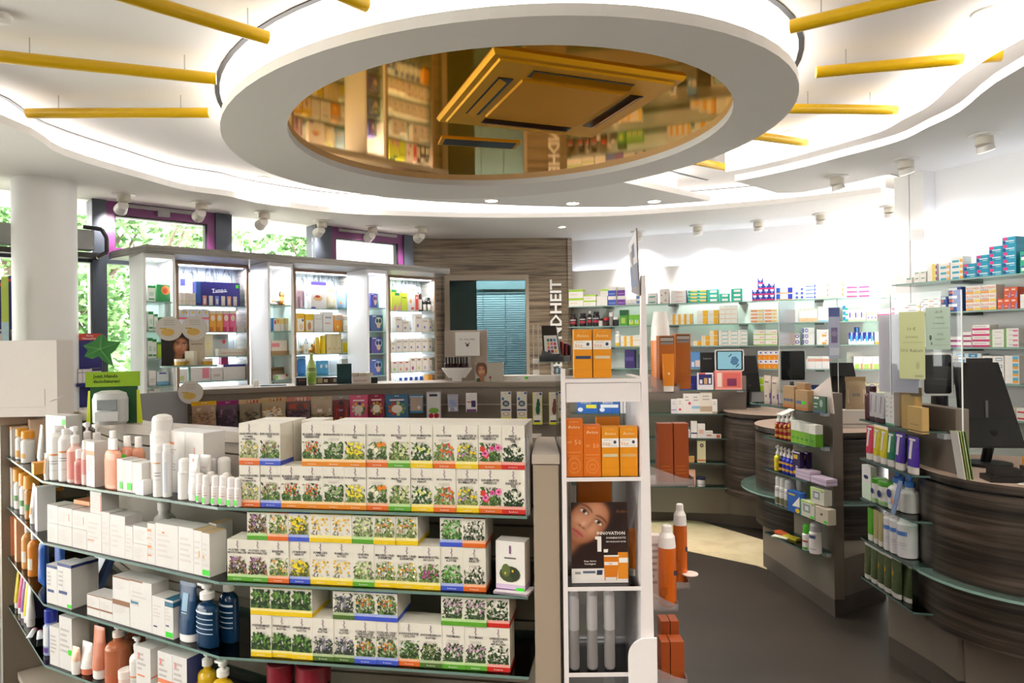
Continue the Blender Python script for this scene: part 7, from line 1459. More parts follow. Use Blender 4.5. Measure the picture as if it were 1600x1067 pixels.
def monitor(px0, px1, yt, yb, D, rot, label, foot, skew=0., tilt=.18):
    p0, p1 = at(px0, yb, D), at(px1, yb, D); w, h = (p1 - p0).length, (yb - yt) * D / F; c = (p0 + p1) / 2
    t = thing('till_monitor', label, 'monitor', (c.x, c.y, foot), rot); zb = c.z - foot; k = math.tan(tilt) * h
    q = MB(); v = [(-w / 2, 0, zb), (w / 2, 0, zb), (w / 2 - skew, k, zb + h), (-w / 2, k, zb + h)]; v += [(x, y + .03, z) for x, y, z in v]
    q.add(v, [(0, 1, 2, 3), (7, 6, 5, 4), (0, 3, 7, 4), (1, 5, 6, 2), (3, 2, 6, 7), (0, 4, 5, 1)], mat('#0e0c0d', .35, noise=.08)); q.make('housing', t)
    q = MB(); q.add([(x * .97, y - .0015, zb + (z - zb) * .88 + h * .02) for x, y, z in v[:4]], [(0, 1, 2, 3)], mat('#0a0909', .2, noise=.05)); q.make('back_cover', t)
    q = MB(); q.tube((0, .02, zb + h * .2), (0, .08, .012), .022, BLACK, 12); q.make('stand_arm', t); MB().prism(ell(0, .06, .1, .085, (1, 0), 24), 0, .014, BLACK).make('stand_foot', t); return t, w, h, zb, k
monitor(1155, 1188, 556, 612, 5.98, -.2, 'black till monitor seen from behind on the farthest desk', 1.001, .03, .1)
monitor(1302, 1342, 567, 616, 4.80, -.1, 'black till monitor behind the glass guard of the middle desk', 1.001, .03, .12)
t, w, h, zb, k = monitor(1510, 1600, 567, 700, 3.12, -.12, 'large black till monitor seen from behind on the nearest desk', 1.001, .08, .16)
MB().box(-w * .28, k * .98, zb + h, w * .1, k + .03, zb + h + .02, SATIN).make('webcam_bar', t)
MB().box(-w * .1, k * .45 - .006, zb + h * .25, -w * .06, k * .7, zb + h * .55, mat('#5a5655', .3)).make('hinge', t)
q = MB().box(-.06, 0, 0, .06, .03, .20, mat('#101112', .4)); lx = q.make('black_box_bag', None, (*at(1106, 606, 5.95).xy, 1.286), -.1)
bpy.data.objects.remove(lx)
# dark equipment and a blue bag between the middle screens
p0 = at(1280, 585, 4.98); bb = pouch(.16, .10, '#1f3560', d=.06, hole=False, name='blue_bag'); bb.location = (p0.x + .02, p0.y, 1.16); tag(bb, 'dark blue bag lying on the black box behind the middle screen', 'bag')
kb = thing('till_printer', 'black receipt printer box behind the middle screen', 'printer', (p0.x, p0.y, 1.001), -.1); MB().box(-.12, -.06, 0, .13, .08, .155, mat('#1f1b1c', .45)).make('printer_body', kb); MB().box(-.10, -.062, .05, .11, -.06, .07, mat('#5a5050', .4)).make('paper_slot', kb); MB().box(-.12, -.0625, .15, .13, .085, .157, mat('#9ab4c4', .3)).make('lid', kb)
lb_ = thing('black_carton', 'black carton with grey lettering beside the white framed screen', 'carton', (*at(1107, 600, 6.0).xy, 1.286), -.1)
MB().box(-.065, 0, 0, .06, .04, .20, mat('#1b1b1d', .5)).make('carton_body', lb_); write('Lenovo', .07, .02, C('#b9b7b4'), lb_, -.005, -.001, .14)
# clear guards with notes
def guard(p0, p1, z0, z1, label, low=0.):
    c = (p0 + p1) / 2; t = thing('glass_guard', label, 'guard', (c.x, c.y, z0), math.atan2((p1 - p0).y, (p1 - p0).x)); w = (p1 - p0).length
    MB().box(-w / 2, 0, low, w / 2, .006, z1 - z0, ACRYL).make('pane', t); MB().box(-w / 2 - .003, -.001, low, -w / 2, .007, z1 - z0, mat('#dfe6e2', .3, noise=0)).make('pane_edge', t); MB().box(w / 2, -.001, 0, w / 2 + .004, .007, z1 - z0, mat('#e6ebe6', .3, noise=0)).make('pane_edge', t)
    for x in (() if low else (-w * .3, w * .3)): MB().box(x - .02, -.03, 0, x + .02, .035, .012, ACRYL).make('foot', t)
    return t, w
g1, w = guard(Vector((at(1218, 560, 4.52).x, 4.52, 0)).to_2d(), Vector((at(1309, 560, 4.46).x, 4.46, 0)).to_2d(), 1.001, 1.86, 'clear guard pane on the middle desk with white edges')
MB().box(-w / 2, -.003, .56, -w / 2 + .10, -.001, .84, clear('#f2f4fa', name='milky_strip', alpha=.3, milky='#e6e9f0')).make('milky_strip', g1)
cs_ = thing('hanging_card', 'bluish picture card stuck to the pane of the middle desk guard', 'card', (at(1304, 520, 4.43).x, 4.435, EYE - (560 - 528) * 4.43 / F), -.05)
MB().box(-.035, 0, 0, .035, .003, .33, mat('#b4b9cf', .4)).make('card', cs_); q = MB(); q.rect(-.034, .27, .034, .328, C('#5a68a0'), -.0006); q.rect(-.02, .10, .02, .2, C('#7a6f95'), -.0006); q.disc((0, .16), .018, C('#9a8fb0'), -.0008, 12); q.rect(-.03, .02, .03, .07, C('#d5d9e6'), -.0006); q.make('print', cs_)
g2, w2 = guard(Vector((at(1392, 560, 3.14).x, 3.14)), Vector((at(1502, 560, 2.92).x, 2.92)), 1.001, 1.80, 'clear guard pane on the nearest desk with two pinned notes', .335)
def note(px0, px1, yt, yb, D, c, label, tx, extra=None, tilt=0.):
    p0, p1 = at(px0, yb, D), at(px1, yb, D); w, h = (p1 - p0).length, (yb - yt) * D / F; m = (p0 + p1) / 2
    t = thing('paper_note', label, 'note', (m.x, m.y, m.z), g2.rotation_euler.z); MB().box(-w / 2, 0, 0, w / 2, .0015, h, mat(c, .6, noise=.03)).make('paper', t)
    for s_, u, v, wf, hf in tx: write(s_, w * wf, h * hf, C('#5a5f50'), t, (u - .5) * w, -.001, h * v)
    if extra:
        q = MB()
        for e in extra: q.rect((e[0] - .5) * w, e[1] * h, (e[2] - .5) * w, e[3] * h, C(e[4]), -.0008) if len(e) == 5 else q.disc(((e[0] - .5) * w, e[1] * h), e[2] * w, C(e[4]), -.0008, 10, .6, 1.4)
        q.make('print', t)
    return t
note(1407, 1444, 487, 592, 3.03, '#b4b886', 'yellow green paper note with handwriting on the near guard pane', [('10 €', .5, .72, .42, .05), ('Sommer', .5, .61, .55, .035), ('10% Rabatt', .5, .40, .85, .075)], [(.15, .54, .9, .546, '#7a7d5c'), (.6, .03, .92, .06, '#8f936c'), (.72, .2, .12, 0, '#9da074', 0)])
note(1448.5, 1483, 480, 546, 2.955, '#9fb0a0', 'grey green paper note with small leaf drawing on the near guard pane', [('AUF', .55, .86, .3, .06), ('UNSERE', .55, .74, .36, .05), ('Sommer', .55, .6, .5, .07), ('10%', .6, .33, .3, .06), ('RABATT', .6, .22, .4, .05)], [(.25, .5, .95, .508, '#6f7f70'), (.3, .1, .95, .108, '#6f7f70'), (.2, .28, .09, 0, '#3f4a40', 0), (.24, .14, .05, 0, '#4a564a', 0)])
pb = thing('milky_poster', 'large pale lilac sheet hanging behind the yellow green note', 'poster', (at(1415, 560, 3.10).x, 3.16, 1.345), g2.rotation_euler.z); MB().box(-.085, 0, 0, .085, .002, .36, mat('#c3c1cb', .6, noise=.08, scale=20)).make('sheet', pb)
# brochures, keyboard, cables, packets on the nearest desk
for i in range(4):
    c = ['#d9d5cf', '#8fa04a', '#b9c49a', '#5f7a3a'][i]; q = MB(); q.add([(0, 0, 0), (.0, .05, 0), (-.03, .05, .2), (-.03, 0, .2), (.0035, 0, 0), (.0035, .05, 0), (-.0265, .05, .2), (-.0265, 0, .2)], [(0, 3, 2, 1), (4, 5, 6, 7), (0, 4, 7, 3), (1, 2, 6, 5), (3, 7, 6, 2)], mat(c, .4)); p = at(1508 + 4 * i, 735, 2.86 + .0 * i); o = q.make('upright_brochure', None, (p.x, 2.86, 1.001), 0.); tag(o, ['whitish', 'olive green', 'pale green', 'dark green'][i] + ' brochure standing at the foot of the near guard pane', 'brochure', 'brochures at the guard pane')
kb = thing('card_terminal', 'black card terminal block before the big till monitor', 'card terminal', (2.03, 2.835, 1.001), -.2)
MB().box(-.07, -.05, 0, .08, .05, .022, BLACK).make('terminal_base', kb); MB().box(-.05, -.03, .022, .06, .04, .05, SATIN).make('terminal_head', kb)
q = MB(); pts = [Vector((.11 * math.cos(a) * (1 + .1 * math.sin(3 * a)), .055 * math.sin(a), .006 + .004 * math.sin(2 * a))) for a in [i * .35 for i in range(38)]]; q.path(pts, .0035, mat('#c9c4ba', .4), 6); o = q.make('cable_coil', None, (2.13, 2.722, 1.002)); tag(o, 'pale cable coiled on the nearest desk top', 'cable')
o = carton(.12, .035, .06, '#e0912a', prints=[(.05, .2, .45, .8, '#e8d83a'), (.5, .3, .9, .6, '#f2ede4'), (.75, .1, .95, .9, '#c9402a')], name='sweet_packet'); o.location = (2.215, 2.87, 1.0505); o.rotation_euler = (0, .0, -.25); tag(o, 'yellow and orange packet before the foot of the till monitor', 'packet')
tb_ = MB().box(-.065, -.04, 0, .07, .04, .048, mat('#2a2627', .4)).make('black_tray', None, (o.location.x, o.location.y, 1.001), -.25); tag(tb_, 'low black tray under the yellow and orange packet', 'tray')
MB().box(-.06, -.0405, .02, .065, -.04, .026, SATIN).make('groove', tb_)
# kraft bag and white box between the middle and nearest desks
p = at(1334, 655, 3.95); kb = pouch(.13, .22, '#b09878', top='#a58a62', d=.04, hole=False, prints=[(.1, .2, .9, .62, '#d8cfc6'), (.3, .4, .7, .5, '#8a8078')], name='kraft_bag'); kb.location = (p.x - .01, 4.60, 1.003); kb.rotation_euler = (0, 0, -.1); kb.location.x = at(1337, 655, 4.6).x; kb.location.z = 1.118; tag(kb, 'kraft paper bag with white label behind the silver tubes', 'paper bag')
wb2 = thing('white_tray_box', 'white cardboard box under the kraft bag between two desks', 'box', (at(1342, 670, 4.58).x, 4.60, 1.001), -.1); MB().box(-.12, -.05, 0, .09, .06, .115, mat('#cfc9c2', .5, noise=.02)).make('box_body', wb2); MB().box(-.11, -.0505, .02, .08, -.05, .028, mat('#8a8078', .5)).make('stripe', wb2)
# ================================================================ MEDICINE SHELVES ON THE BACK AND RIGHT WALLS
ZA = [1.935, 1.739, 1.543, 1.337, 1.14]; ZB = [1.92, 1.74, 1.54, 1.35, 1.16]
def wallshelf(name, label, P, d, n, L_, zs, dep=.2):
    r = thing('wall_shelf', label, 'shelf', (P.x, P.y, 0), math.atan2(d.y, d.x), 'glass wall shelves')
    return r
dirs = {'back': (A0 + dA * .02, dA, nA, 3.25, ZA), 'right': (B0 + dB * .02, dB, nB, 2.0, ZB)}
for nm_, (P, d, n, L_, zs) in dirs.items():
    for k, z in enumerate(zs):
        q = P - n * .2
        r = thing('wall_shelf', 'glass shelf on the %s wall, %s from the top, holding medicine boxes' % (nm_, ORD[k]), 'shelf', (q.x, q.y, z), math.atan2(d.y, d.x), 'glass wall shelves')
        MB().box(0, 0, -.009, L_, .199, 0, SHELFGLASS).make('glass_plate', r); MB().box(0, -.001, -.009, L_, 0, 0, EDGE).make('front_edge', r)
        x = .35
        while x < L_: MB().box(x, .03, -.022, x + .07, .199, -.0095, mat('#6a706c', .4)).make('bracket', r); x += .62
AW = [Row(A0 + dA * .02 - nA * .2, dA, z) for z in ZA]; BW = [Row(B0 + dB * .02 - nB * .2, dB, z) for z in ZB]
for r in AW[1:] + BW[1:]: r.hmax = .178
SHN = ['top', 'second', 'third', 'fourth', 'fifth']
def st_(rows, k, px0, px1, h, cols, nrow, what, base='#f1ede8', pr=(), wall='back', d=.07, **kw):
    g = '%s on the %s wall %s shelf' % (what, wall, SHN[k])
    lab = '%s, %s wall %s shelf' % (what, wall, SHN[k])
    rows[k].stack(px0, px1, h, cols, nrow, lab, group=g, base=base, prints=list(pr), d=d, inset=kw.pop('inset', .02), **kw)
def A_(k, *a, **kw): st_(AW, k, *a, **kw)
def B_(k, *a, **kw): st_(BW, k, *a, wall='right', **kw)
LIME, TEAL, ORG, MAG = '#a5cf3a', '#1fa893', '#f0a01f', '#d62f7a'
lime_top = [(0, .72, 1, .98, LIME, 's'), (.1, .35, .6, .42, '#e0c8a8')]
A_(0, 888.5, 911.5, 27, 1, 2, 'white box with lime top edge', pr=lime_top)
A_(0, 911.5, 931, 18, 1, 2, 'white box with lime rim', pr=lime_top); A_(0, 932, 949, 15, 1, 1, 'plain white box under lime boxes'); AW[0].put(938, 951, 11, 'carton', 'small lime topped box on the plain white box, back wall', 'medicine box', base='#f1ede8', prints=lime_top, dz=.092, inset=.02)
A_(0, 950, 963, 29, 1, [2], 'tall white box with a blue lower half', pr=[(0, 0, 1, .62, '#3f57b8'), (.1, .2, .9, .3, '#8fa0d8')]); A_(0, 964.5, 977, 29, 1, [2], 'tall white box with a purple lower half', pr=[(0, 0, 1, .62, '#7a3fa8'), (.1, .2, .9, .3, '#b58fd0')])
A_(0, 978, 993, 9, 2, 1, 'small beige striped box', pr=[(.1, .1, .9, .3, '#c9d0d8')]); A_(0, 993, 1006, 15, 1, 2, 'white box with blue and orange picture', pr=[(.1, .2, .5, .8, '#6f8fc8'), (.6, .2, .85, .6, '#e8b070')])
A_(0, 1012, 1026, 17, 1, 2, 'white box with teal swoosh', pr=[(.05, .2, .85, .42, TEAL, 'o'), (.3, .3, .9, .42, TEAL)]); A_(0, 1031, 1045, 23, 1, 2, 'white box with pink dots', pr=[(.55, .3, .75, .6, '#ef8a80', 'o'), (.1, .1, .25, .2, '#d83a3a')])
A_(0, 1048, 1074, 20, 1, 3, 'white box with pink line', pr=[(.3, .45, .75, .55, '#ef9a94'), (.94, 0, 1, 1, '#2f3f6a')]); A_(0, 1075, 1104, 20, 2, 4, 'green box with yellow stripe', base='#27b39a', pr=[(.3, .35, 1, .75, '#ecd35a'), (0, .8, 1, .95, '#e6f0ea')])
A_(0, 1105, 1123, 20, 1, 3, 'sea green box with white panel', base='#22b79c', pr=[(.25, .2, .85, .75, '#eef4f0')]); A_(0, 1124, 1140, 13, 1, 2, 'sea green box with white panel, low pair', base='#22b79c', pr=[(.25, .2, .85, .75, '#eef4f0')]); A_(0, 1142, 1160, 20, 1, 3, 'sea green box with white panel, right pile', base='#22b79c', pr=[(.25, .2, .85, .75, '#eef4f0')])
BL = [(0, 0, 1, .25, '#cf2f6f'), (.2, .62, .8, .98, '#f2f0f2'), (.35, .3, .65, .62, '#6f9be0')]
A_(0, 1175, 1211, 35, 4, [2, 4, 3, 3], 'blue box with red foot', base='#2038a8', pr=BL); A_(0, 1212, 1239, 20, 1, 2, 'wide blue and white box', base='#f2f0f2', pr=[(0, .1, .25, .9, '#2a5fd0'), (.72, .1, 1, .9, '#2a3fb8'), (0, 0, 1, .12, '#e8a03a')])
A_(0, 1240, 1256, 19, 2, [2, 3], 'small blue and white box', base='#e6eaf4', pr=[(.4, .2, .9, .8, '#3f57c0'), (0, 0, 1, .15, '#a8d08a')]); A_(0, 1257, 1275, 23, 1, 4, 'white box with blue stripes', pr=[(.1, .3, .8, .6, '#3f6fb8'), (.85, .1, 1, .9, '#3f57a0')])
WY = [(0, .1, .9, .35, '#f0dc9a'), (.85, .4, 1, 1, '#e88a5a')]
A_(0, 1276, 1295, 23, 1, 3, 'white box with pale yellow wave', pr=WY); A_(0, 1296, 1319, 23, 1, 3, 'white box with yellow wave, right pile', pr=WY)
A_(0, 1323, 1361, 21, 2, 3, 'pink and white box', pr=[(0, .05, .9, .5, '#e0507f'), (.1, .62, .9, .8, '#b9c4b0')]); A_(0, 1378, 1408, 21, 1, 3, 'white box with orange line and pink corner', pr=[(0, .1, .2, .6, '#ef9ac0'), (.2, .3, .95, .45, '#f2b84a')]); A_(0, 1409, 1427, 13, 1, 1, 'white box with green wave', pr=[(0, .1, 1, .25, '#a5cf8a')])
# second shelf: men's care bottles and green boxes first
for i, (a, b_, h, c, cap, kd) in enumerate(((889, 900, 19, '#3a1f24', '#2a1519', 'round'), (904, 915, 21, '#241a1e', '#1d1518', 'flip'), (917, 924, 24, '#2a1c20', '#d8d4d2', 'round'), (925, 936, 23, '#221a1d', '#1c1618', 'flip'))):
    AW[1].put(a, b_, h, 'bottle', 'dark care bottle with red print, %s on second back wall shelf' % ORD[i], 'bottle', 'dark care bottles', kind=kd, body=c, cap=cap, caph=.18, label=[(.3, .5, '#b03040'), (.6, .7, '#d8d0d0')])
for i, (a, b_, h, c, cap) in enumerate(((934.5, 941.5, 12, '#e6e0dc', '#241c1e'), (942, 951, 13, '#3a1a1c', '#cf2a2a'), (951, 958, 21, '#8a8886', '#e0dcda'), (957, 966, 14, '#1f1a1b', '#e4e0de'))):
    AW[1].put(a, b_, h, 'bottle', ['white and black jar after the dark bottles', 'jar with red lid on second back wall shelf', 'grey bottle behind the black jar', 'black jar with white lid beside the green boxes'][i], 'jar', kind='jar', body=c, cap=cap, caph=.3)
GRN = [(0, .6, 1, .8, '#2f7a3a'), (.2, .1, .8, .5, '#cfe08a'), (.4, .2, .6, .45, '#6fb0d8')]
A_(1, 968, 981, 25, 1, 1, 'tall green box with dark top', base='#4fa03a', pr=[(0, .65, 1, 1, '#2a5f3a'), (.2, .15, .7, .5, '#b8d060')]); A_(1, 982, 1008, 17, 3, 1, 'bright green box with yellow foot', base='#79c03a', pr=[(.15, .15, .85, .5, '#e4e070'), (.4, .25, .65, .6, '#7ac0d8')])
YW = [(.55, 0, 1, .95, '#f2b62a'), (.1, .3, .5, .4, '#e8dcc0')]
A_(1, 1046, 1082, 17, 4, [1, 1, 1, 1], 'yellow and white box in the long row', pr=YW); A_(1, 1089, 1123, 22, 2, [2, 2], 'yellow and white box in the double pile', pr=YW); A_(1, 1124, 1152, 29, 3, 4, 'white box with orange foot', pr=[(.1, 0, .9, .12, '#f2c08a')])
A_(1, 1171, 1215, 22, 2, 4, 'white box with orange red field', pr=[(.1, .2, .6, .7, '#f2a070'), (.65, .2, .95, .7, '#f2cf6a')]); A_(1, 1225, 1248, 20, 1, 4, 'white box with faint orange line', pr=[(.1, .4, .8, .5, '#eebf9a')]); A_(1, 1249, 1277, 21, 5, 1, 'slim white box with orange foot', pr=[(0, 0, 1, .3, '#f2c79a'), (.2, .85, .8, 1, '#e4dcc8')]); A_(1, 1278, 1297, 24, 3, [1, 1, 1], 'slim white box with light blue foot', pr=[(0, 0, 1, .1, '#a8d4e4')])
A_(1, 1317, 1325, 26, 1, 3, 'blue and teal box', base='#e8eef0', pr=[(0, .1, .6, .8, '#2a7fb8'), (.3, 0, 1, .4, '#2aa090')]); A_(1, 1325.5, 1353, 18, 3, 1, 'white box with purple mark', pr=[(.15, .3, .4, .75, '#4f3fb0'), (.5, .4, .8, .6, '#efe06a'), (0, .02, 1, .14, '#f0eca0')]); A_(1, 1354, 1371, 16, 3, 1, 'narrow white box with violet dot', pr=[(.3, .2, .7, .4, '#6a5ab0'), (0, .02, 1, .12, '#f0eca0'), (.2, .6, .8, .8, '#d8d07a')])
A_(1, 1372, 1393, 18, 1, 1, 'white box with magenta band', pr=[(0, .35, 1, .58, '#e83a80'), (0, .2, 1, .3, '#f4a8c4')]); A_(1, 1393, 1411, 20, 1, 3, 'white box with pink red corner', pr=[(0, .3, .3, .9, '#e8305a'), (.4, .3, .95, .55, '#f2a0a8')])
# third
AW[2].put(960, 968.5, 24, 'bottle', 'white and yellow bottle beside the orange sun cream cartons', 'bottle', kind='round', body='#f2efe8', cap='#f4f2ee', label=[(.05, .3, '#f0c83a')])
A_(2, 970, 989, 17, 2, [1, 1], 'white and yellow box behind the sun cream cartons', pr=YW); A_(2, 989, 1007, 18, 1, 2, 'white box with yellow stripes behind the stand post', pr=[(.7, .1, 1, .9, '#f2d03a'), (0, 0, 1, .1, '#f2c04a')])
A_(2, 1083, 1122, 24, 3, [1, 2, 3], 'orange and white box in rising piles', pr=[(.5, .05, 1, .95, '#f2ae2a'), (0, .1, .4, .9, '#f6e2b8')]); A_(2, 1123, 1168, 24, 3, 4, 'white box with grey green stripe', pr=[(.3, .55, .95, .8, '#9ac4be'), (.2, .1, .35, .4, '#f2d0a0')])
A_(2, 1177, 1215, 24, 2, 3, 'white box with red dots and lime foot', pr=[(0, 0, 1, .22, '#c4dc7a'), (.55, .45, .7, .65, '#ef8a70', 'o'), (.75, .45, .9, .65, '#ef8a70', 'o')]); A_(2, 1217, 1236, 20, 1, 2, 'white box with small red foot', pr=[(.5, 0, .9, .2, '#f0a898'), (.85, .7, 1, 1, '#d83a50')])
RING = [(.4, .2, .95, .85, '#4a4a90', 'o'), (.55, .35, .82, .7, '#eeeaf0', 'o')]
A_(2, 1237, 1250, 18, 1, 2, 'orange cornered box with dark ring', pr=RING + [(0, 0, .3, 1, '#e8a04a')]); A_(2, 1254, 1273, 27, 1, 3, 'white box with blue violet ring', pr=[(0, .1, .12, .9, '#5a5fc0'), (.18, .2, .48, .85, '#5a5aa8', 'o'), (.25, .35, .42, .7, '#eeeaf0', 'o')]); A_(2, 1276, 1298, 24, 1, 2, 'white sack like box with orange print', pr=[(.4, .05, .7, .35, '#f2b04a'), (.6, .5, .75, .62, '#ef9a80')])
A_(2, 1326, 1366, 19, 5, 1, 'slim blue and white box', base='#e9f0f6', pr=[(.0, .45, .5, 1, '#2a2f90'), (.3, .2, .7, .8, '#3aa8d8', 'o'), (.75, .3, 1, 1, '#2a4fb0')]); AW[2].put(1335, 1343, 9, 'carton', 'dark blue box lying on the slim blue and white boxes', 'medicine box', base='#25306a', dz=.096, inset=.03, prints=[(.4, .1, .7, .9, '#4aa0d8')])
A_(2, 1367, 1399, 20, 5, 1, 'white box with coloured foot', pr=[(0, 0, 1, .18, '#f2b43a'), (.2, .18, .8, .4, '#f6d89a', 'o')])
# fourth, fifth
A_(3, 976, 992, 30, 1, 1, 'dark purple box behind the stand top', base='#3a2a6a', pr=[(.1, .4, .9, .6, '#5a4a90')]); A_(3, 998, 1007, 22, 1, 1, 'navy box at the stand post', base='#2a2a6a'); A_(3, 1052, 1062, 22, 1, 1, 'white box with blue figure', pr=[(.1, .2, .6, .8, '#4a7ac0')])
A_(3, 1079, 1094, 26, 1, 1, 'blue and white picture box', base='#5f93cc', pr=[(.5, .1, 1, .5, '#f0d8cc'), (.1, .1, .4, .4, '#dfe9f4')])
A_(3, 1184, 1216, 28, 4, [2, 2, 2, 2], 'orange and white box with purple cap', base='#ef9420', pr=[(0, .55, 1, 1, '#efe9ee'), (.4, .7, .8, .9, '#5a4aa0', 'o'), (.2, .05, .4, .3, '#f4c070')])
A_(3, 1240, 1262, 16, 2, 1, 'pale mixed box behind the middle screen', pr=[(.2, .2, .8, .5, '#8ab0a0')]); A_(3, 1262, 1296, 20, 3, [1, 1, 1], 'white box with salmon top behind the guard', pr=[(0, .6, 1, .8, '#eba890')])
A_(3, 1323, 1350, 26, 1, 2, 'broad white box with yellow line', pr=[(.1, .4, .9, .5, '#d8d0a0'), (.3, .2, .8, .3, '#b8c0d8')], inset=.10); A_(3, 1334, 1379, 20, 3, 1, 'white box with green and orange foot', pr=[(.1, 0, .6, .4, '#b4d86a'), (.75, 0, .95, .45, '#f2a03a')]); A_(3, 1382, 1400, 14, 1, 1, 'white box with red sides', pr=[(0, 0, .1, 1, '#e03050'), (.92, 0, 1, 1, '#e03050')])
A_(4, 1342, 1398, 15, 4, 1, 'beige box with arched eye print', base='#cfc2a4', pr=[(.1, .35, .9, .95, '#6a7088', 'o'), (.15, .32, .85, .82, '#cfc2a4', 'o'), (.5, .45, .8, .7, '#c9703a', 'o'), (.2, .45, .5, .65, '#5a7a6a', 'o')]); A_(4, 1184, 1193, 22, 1, 2, 'lime box', base='#b4d81f', pr=[(0, .8, 1, 1, '#f2f2e4')])
# right wall
B_(0, 1416, 1425, 9, 1, 1, 'single white box with teal mark', pr=[(.1, .7, .8, .9, '#3a9a78')]); B_(0, 1428, 1447, 17, 2, 2, 'white box with teal mark', pr=[(.2, .7, .8, .85, '#3a9a78'), (.2, .5, .6, .56, '#e0a890')]); B_(0, 1449, 1464, 27, 1, 3, 'white box with yellow end and purple edge', pr=[(.5, 0, .85, 1, '#f0d870'), (.88, .1, 1, .7, '#8a2a90')])
TO = [(.15, 0, .7, .4, '#4aa8c0'), (.75, 0, .98, .5, '#f2ae3a'), (.1, .6, .8, .7, '#e4ddd6')]
B_(0, 1467, 1484, 27, 1, 3, 'white box with teal and orange foot, left pile', pr=TO); B_(0, 1485, 1505, 35, 1, 4, 'white box with teal and orange foot, right pile', pr=TO)
B_(0, 1506, 1588, 57, 4, [2, 3, 4, 5], 'turquoise box with pink corner', base='#1496b8', pr=[(.05, .6, .35, .98, '#e0307f'), (.2, .4, .9, .52, '#eaf4f6'), (.05, .1, .25, .5, '#1f3f8a'), (.5, .14, .9, .26, '#8fd0de')], d=.08)
B_(0, 1594, 1612, 34, 1, 2, 'sea green box at the picture edge', base='#22b08a', pr=[(.1, .2, .8, .5, '#e8f4ee'), (.1, .5, .5, .65, '#3a3fc0')])
GT = [(.2, .5, .75, .68, '#a8a4b0'), (.0, .1, .3, .25, '#c83a5a'), (.85, .1, 1, .5, '#f0c43a')]
B_(1, 1414, 1438, 16, 1, 2, 'white box with grey lettering, left pile', pr=GT); B_(1, 1439, 1470, 24, 2, 3, 'white box with grey lettering', pr=GT)
NV = [(0, .6, .7, .95, '#e9eef4'), (.05, .2, .4, .5, '#d8705a'), (.6, .1, .95, .5, '#3a5fb0')]
B_(1, 1471, 1481, 24, 1, 2, 'navy box with white header, left one', base='#2f4f9a', pr=NV); B_(1, 1482, 1502, 38, 1, 3, 'navy box with white header, tall pile', base='#2a4a98', pr=NV)
RP = [(0, .0, .55, .3, '#f2a85a'), (.6, .0, 1, .35, '#f0cf6a'), (.05, .36, .5, .42, '#6a80b8')]
B_(1, 1509, 1557, 39, 2, 3, 'white antacid box with orange lettering', pr=RP, text=[('RIOPAN', .5, .52, .85, .34, '#e07a4a')], d=.07)
B_(1, 1559, 1590, 34, 3, [1, 2, 2], 'orange red box with blue triangle', base='#e0552a', pr=[(.1, .7, .7, .85, '#f4d8c8'), (.6, .05, .95, .7, '#7a9ae0', '/'), (.1, .2, .5, .3, '#f2b89a')])
B_(1, 1594, 1612, 22, 1, 2, 'plain white box at the picture edge')
MG = [(0, .0, 1, .38, '#cf2f70'), (.1, .6, .8, .72, '#c9a8b4')]
B_(2, 1437, 1448, 40, 1, 5, 'white slim box with green dots', pr=[(.2, .4, .5, .7, '#8ab89a', 'o')]); B_(2, 1482, 1504, 16, 1, 2, 'white box with purple foot', pr=[(0, 0, 1, .4, '#a83a80')]); B_(2, 1505, 1518, 24, 1, 3, 'white box with plum foot', pr=[(0, 0, 1, .36, '#b03a78')]); B_(2, 1519, 1547, 35, 1, 4, 'white box with magenta foot', pr=MG)
GE = [(0, 0, .12, 1, '#6ab83a'), (.3, .5, .8, .6, '#a8b4a0')]
B_(2, 1548, 1569, 28, 1, 3, 'white box with green end', pr=GE); B_(2, 1570, 1592, 30, 1, 4, 'white box with pink print and green end', pr=GE + [(.6, .25, .95, .6, '#e070a0')])
B_(3, 1494, 1534, 44, 2, 5, 'blue and white flat box', base='#e4edf2', pr=[(0, .3, .7, .95, '#3f93c0'), (.2, .5, .5, .7, '#dfe9f0')]); B_(3, 1535, 1569, 42, 2, 4, 'white box with framed grey label', pr=[(.25, .25, .85, .7, '#5f7f90'), (.3, .32, .8, .62, '#dfe6ea')]); B_(3, 1570, 1593, 44, 1, 4, 'white box with blue and orange end', pr=[(.55, .45, .95, .9, '#5ab0d0'), (.55, .1, .95, .45, '#f2a83a')])
B_(4, 1588, 1605, 20, 1, 2, 'white box with red stripe', pr=[(.1, .25, 1, .5, '#d8303a')]); B_(4, 1560, 1587, 20, 2, 1, 'cream box with green end', base='#e9dfc8', pr=[(0, 0, .2, 1, '#9ab83a')])
# ================================================================ GOODS IN THE WINDOW CABINETS
BR_ = [Row(lb(0, .035), uL, z) for z in CZ]; NR = [Row(lb(0, -PRO + .04), uL, z) for z in CZ]
for r in BR_[1:] + NR[1:]: r.hmax = .165
def fit(a, b_, lims):
    lo, hi = min(lims, key=lambda q: abs((a + b_) / 2 - (q[0] + q[1]) / 2)); w = b_ - a
    a2, b2 = max(a, lo), min(b_, hi)
    if b2 - a2 < .7 * w: a2, b2 = (lo, lo + w) if a < lo else (hi - w, hi)
    return a2, b2
def bp(k, a, b_, h, what, lab, cat='box', grp=None, **kw):
    a, b_ = fit(a, b_, ((280, 384), (464, 547), (611.5, 677.5))); return BR_[k].put(a, b_, h, what, lab, cat, grp, inset=kw.pop('inset', .01), d=kw.pop('d', .06), **kw)
def np_(k, a, b_, h, what, lab, cat='box', grp=None, **kw):
    a, b_ = fit(a, b_, ((229.5, 268), (424.5, 452), (579, 600.5))); return NR[k].put(a, b_, h, what, lab, cat, grp, inset=kw.pop('inset', .01), d=kw.pop('d', .06), **kw)
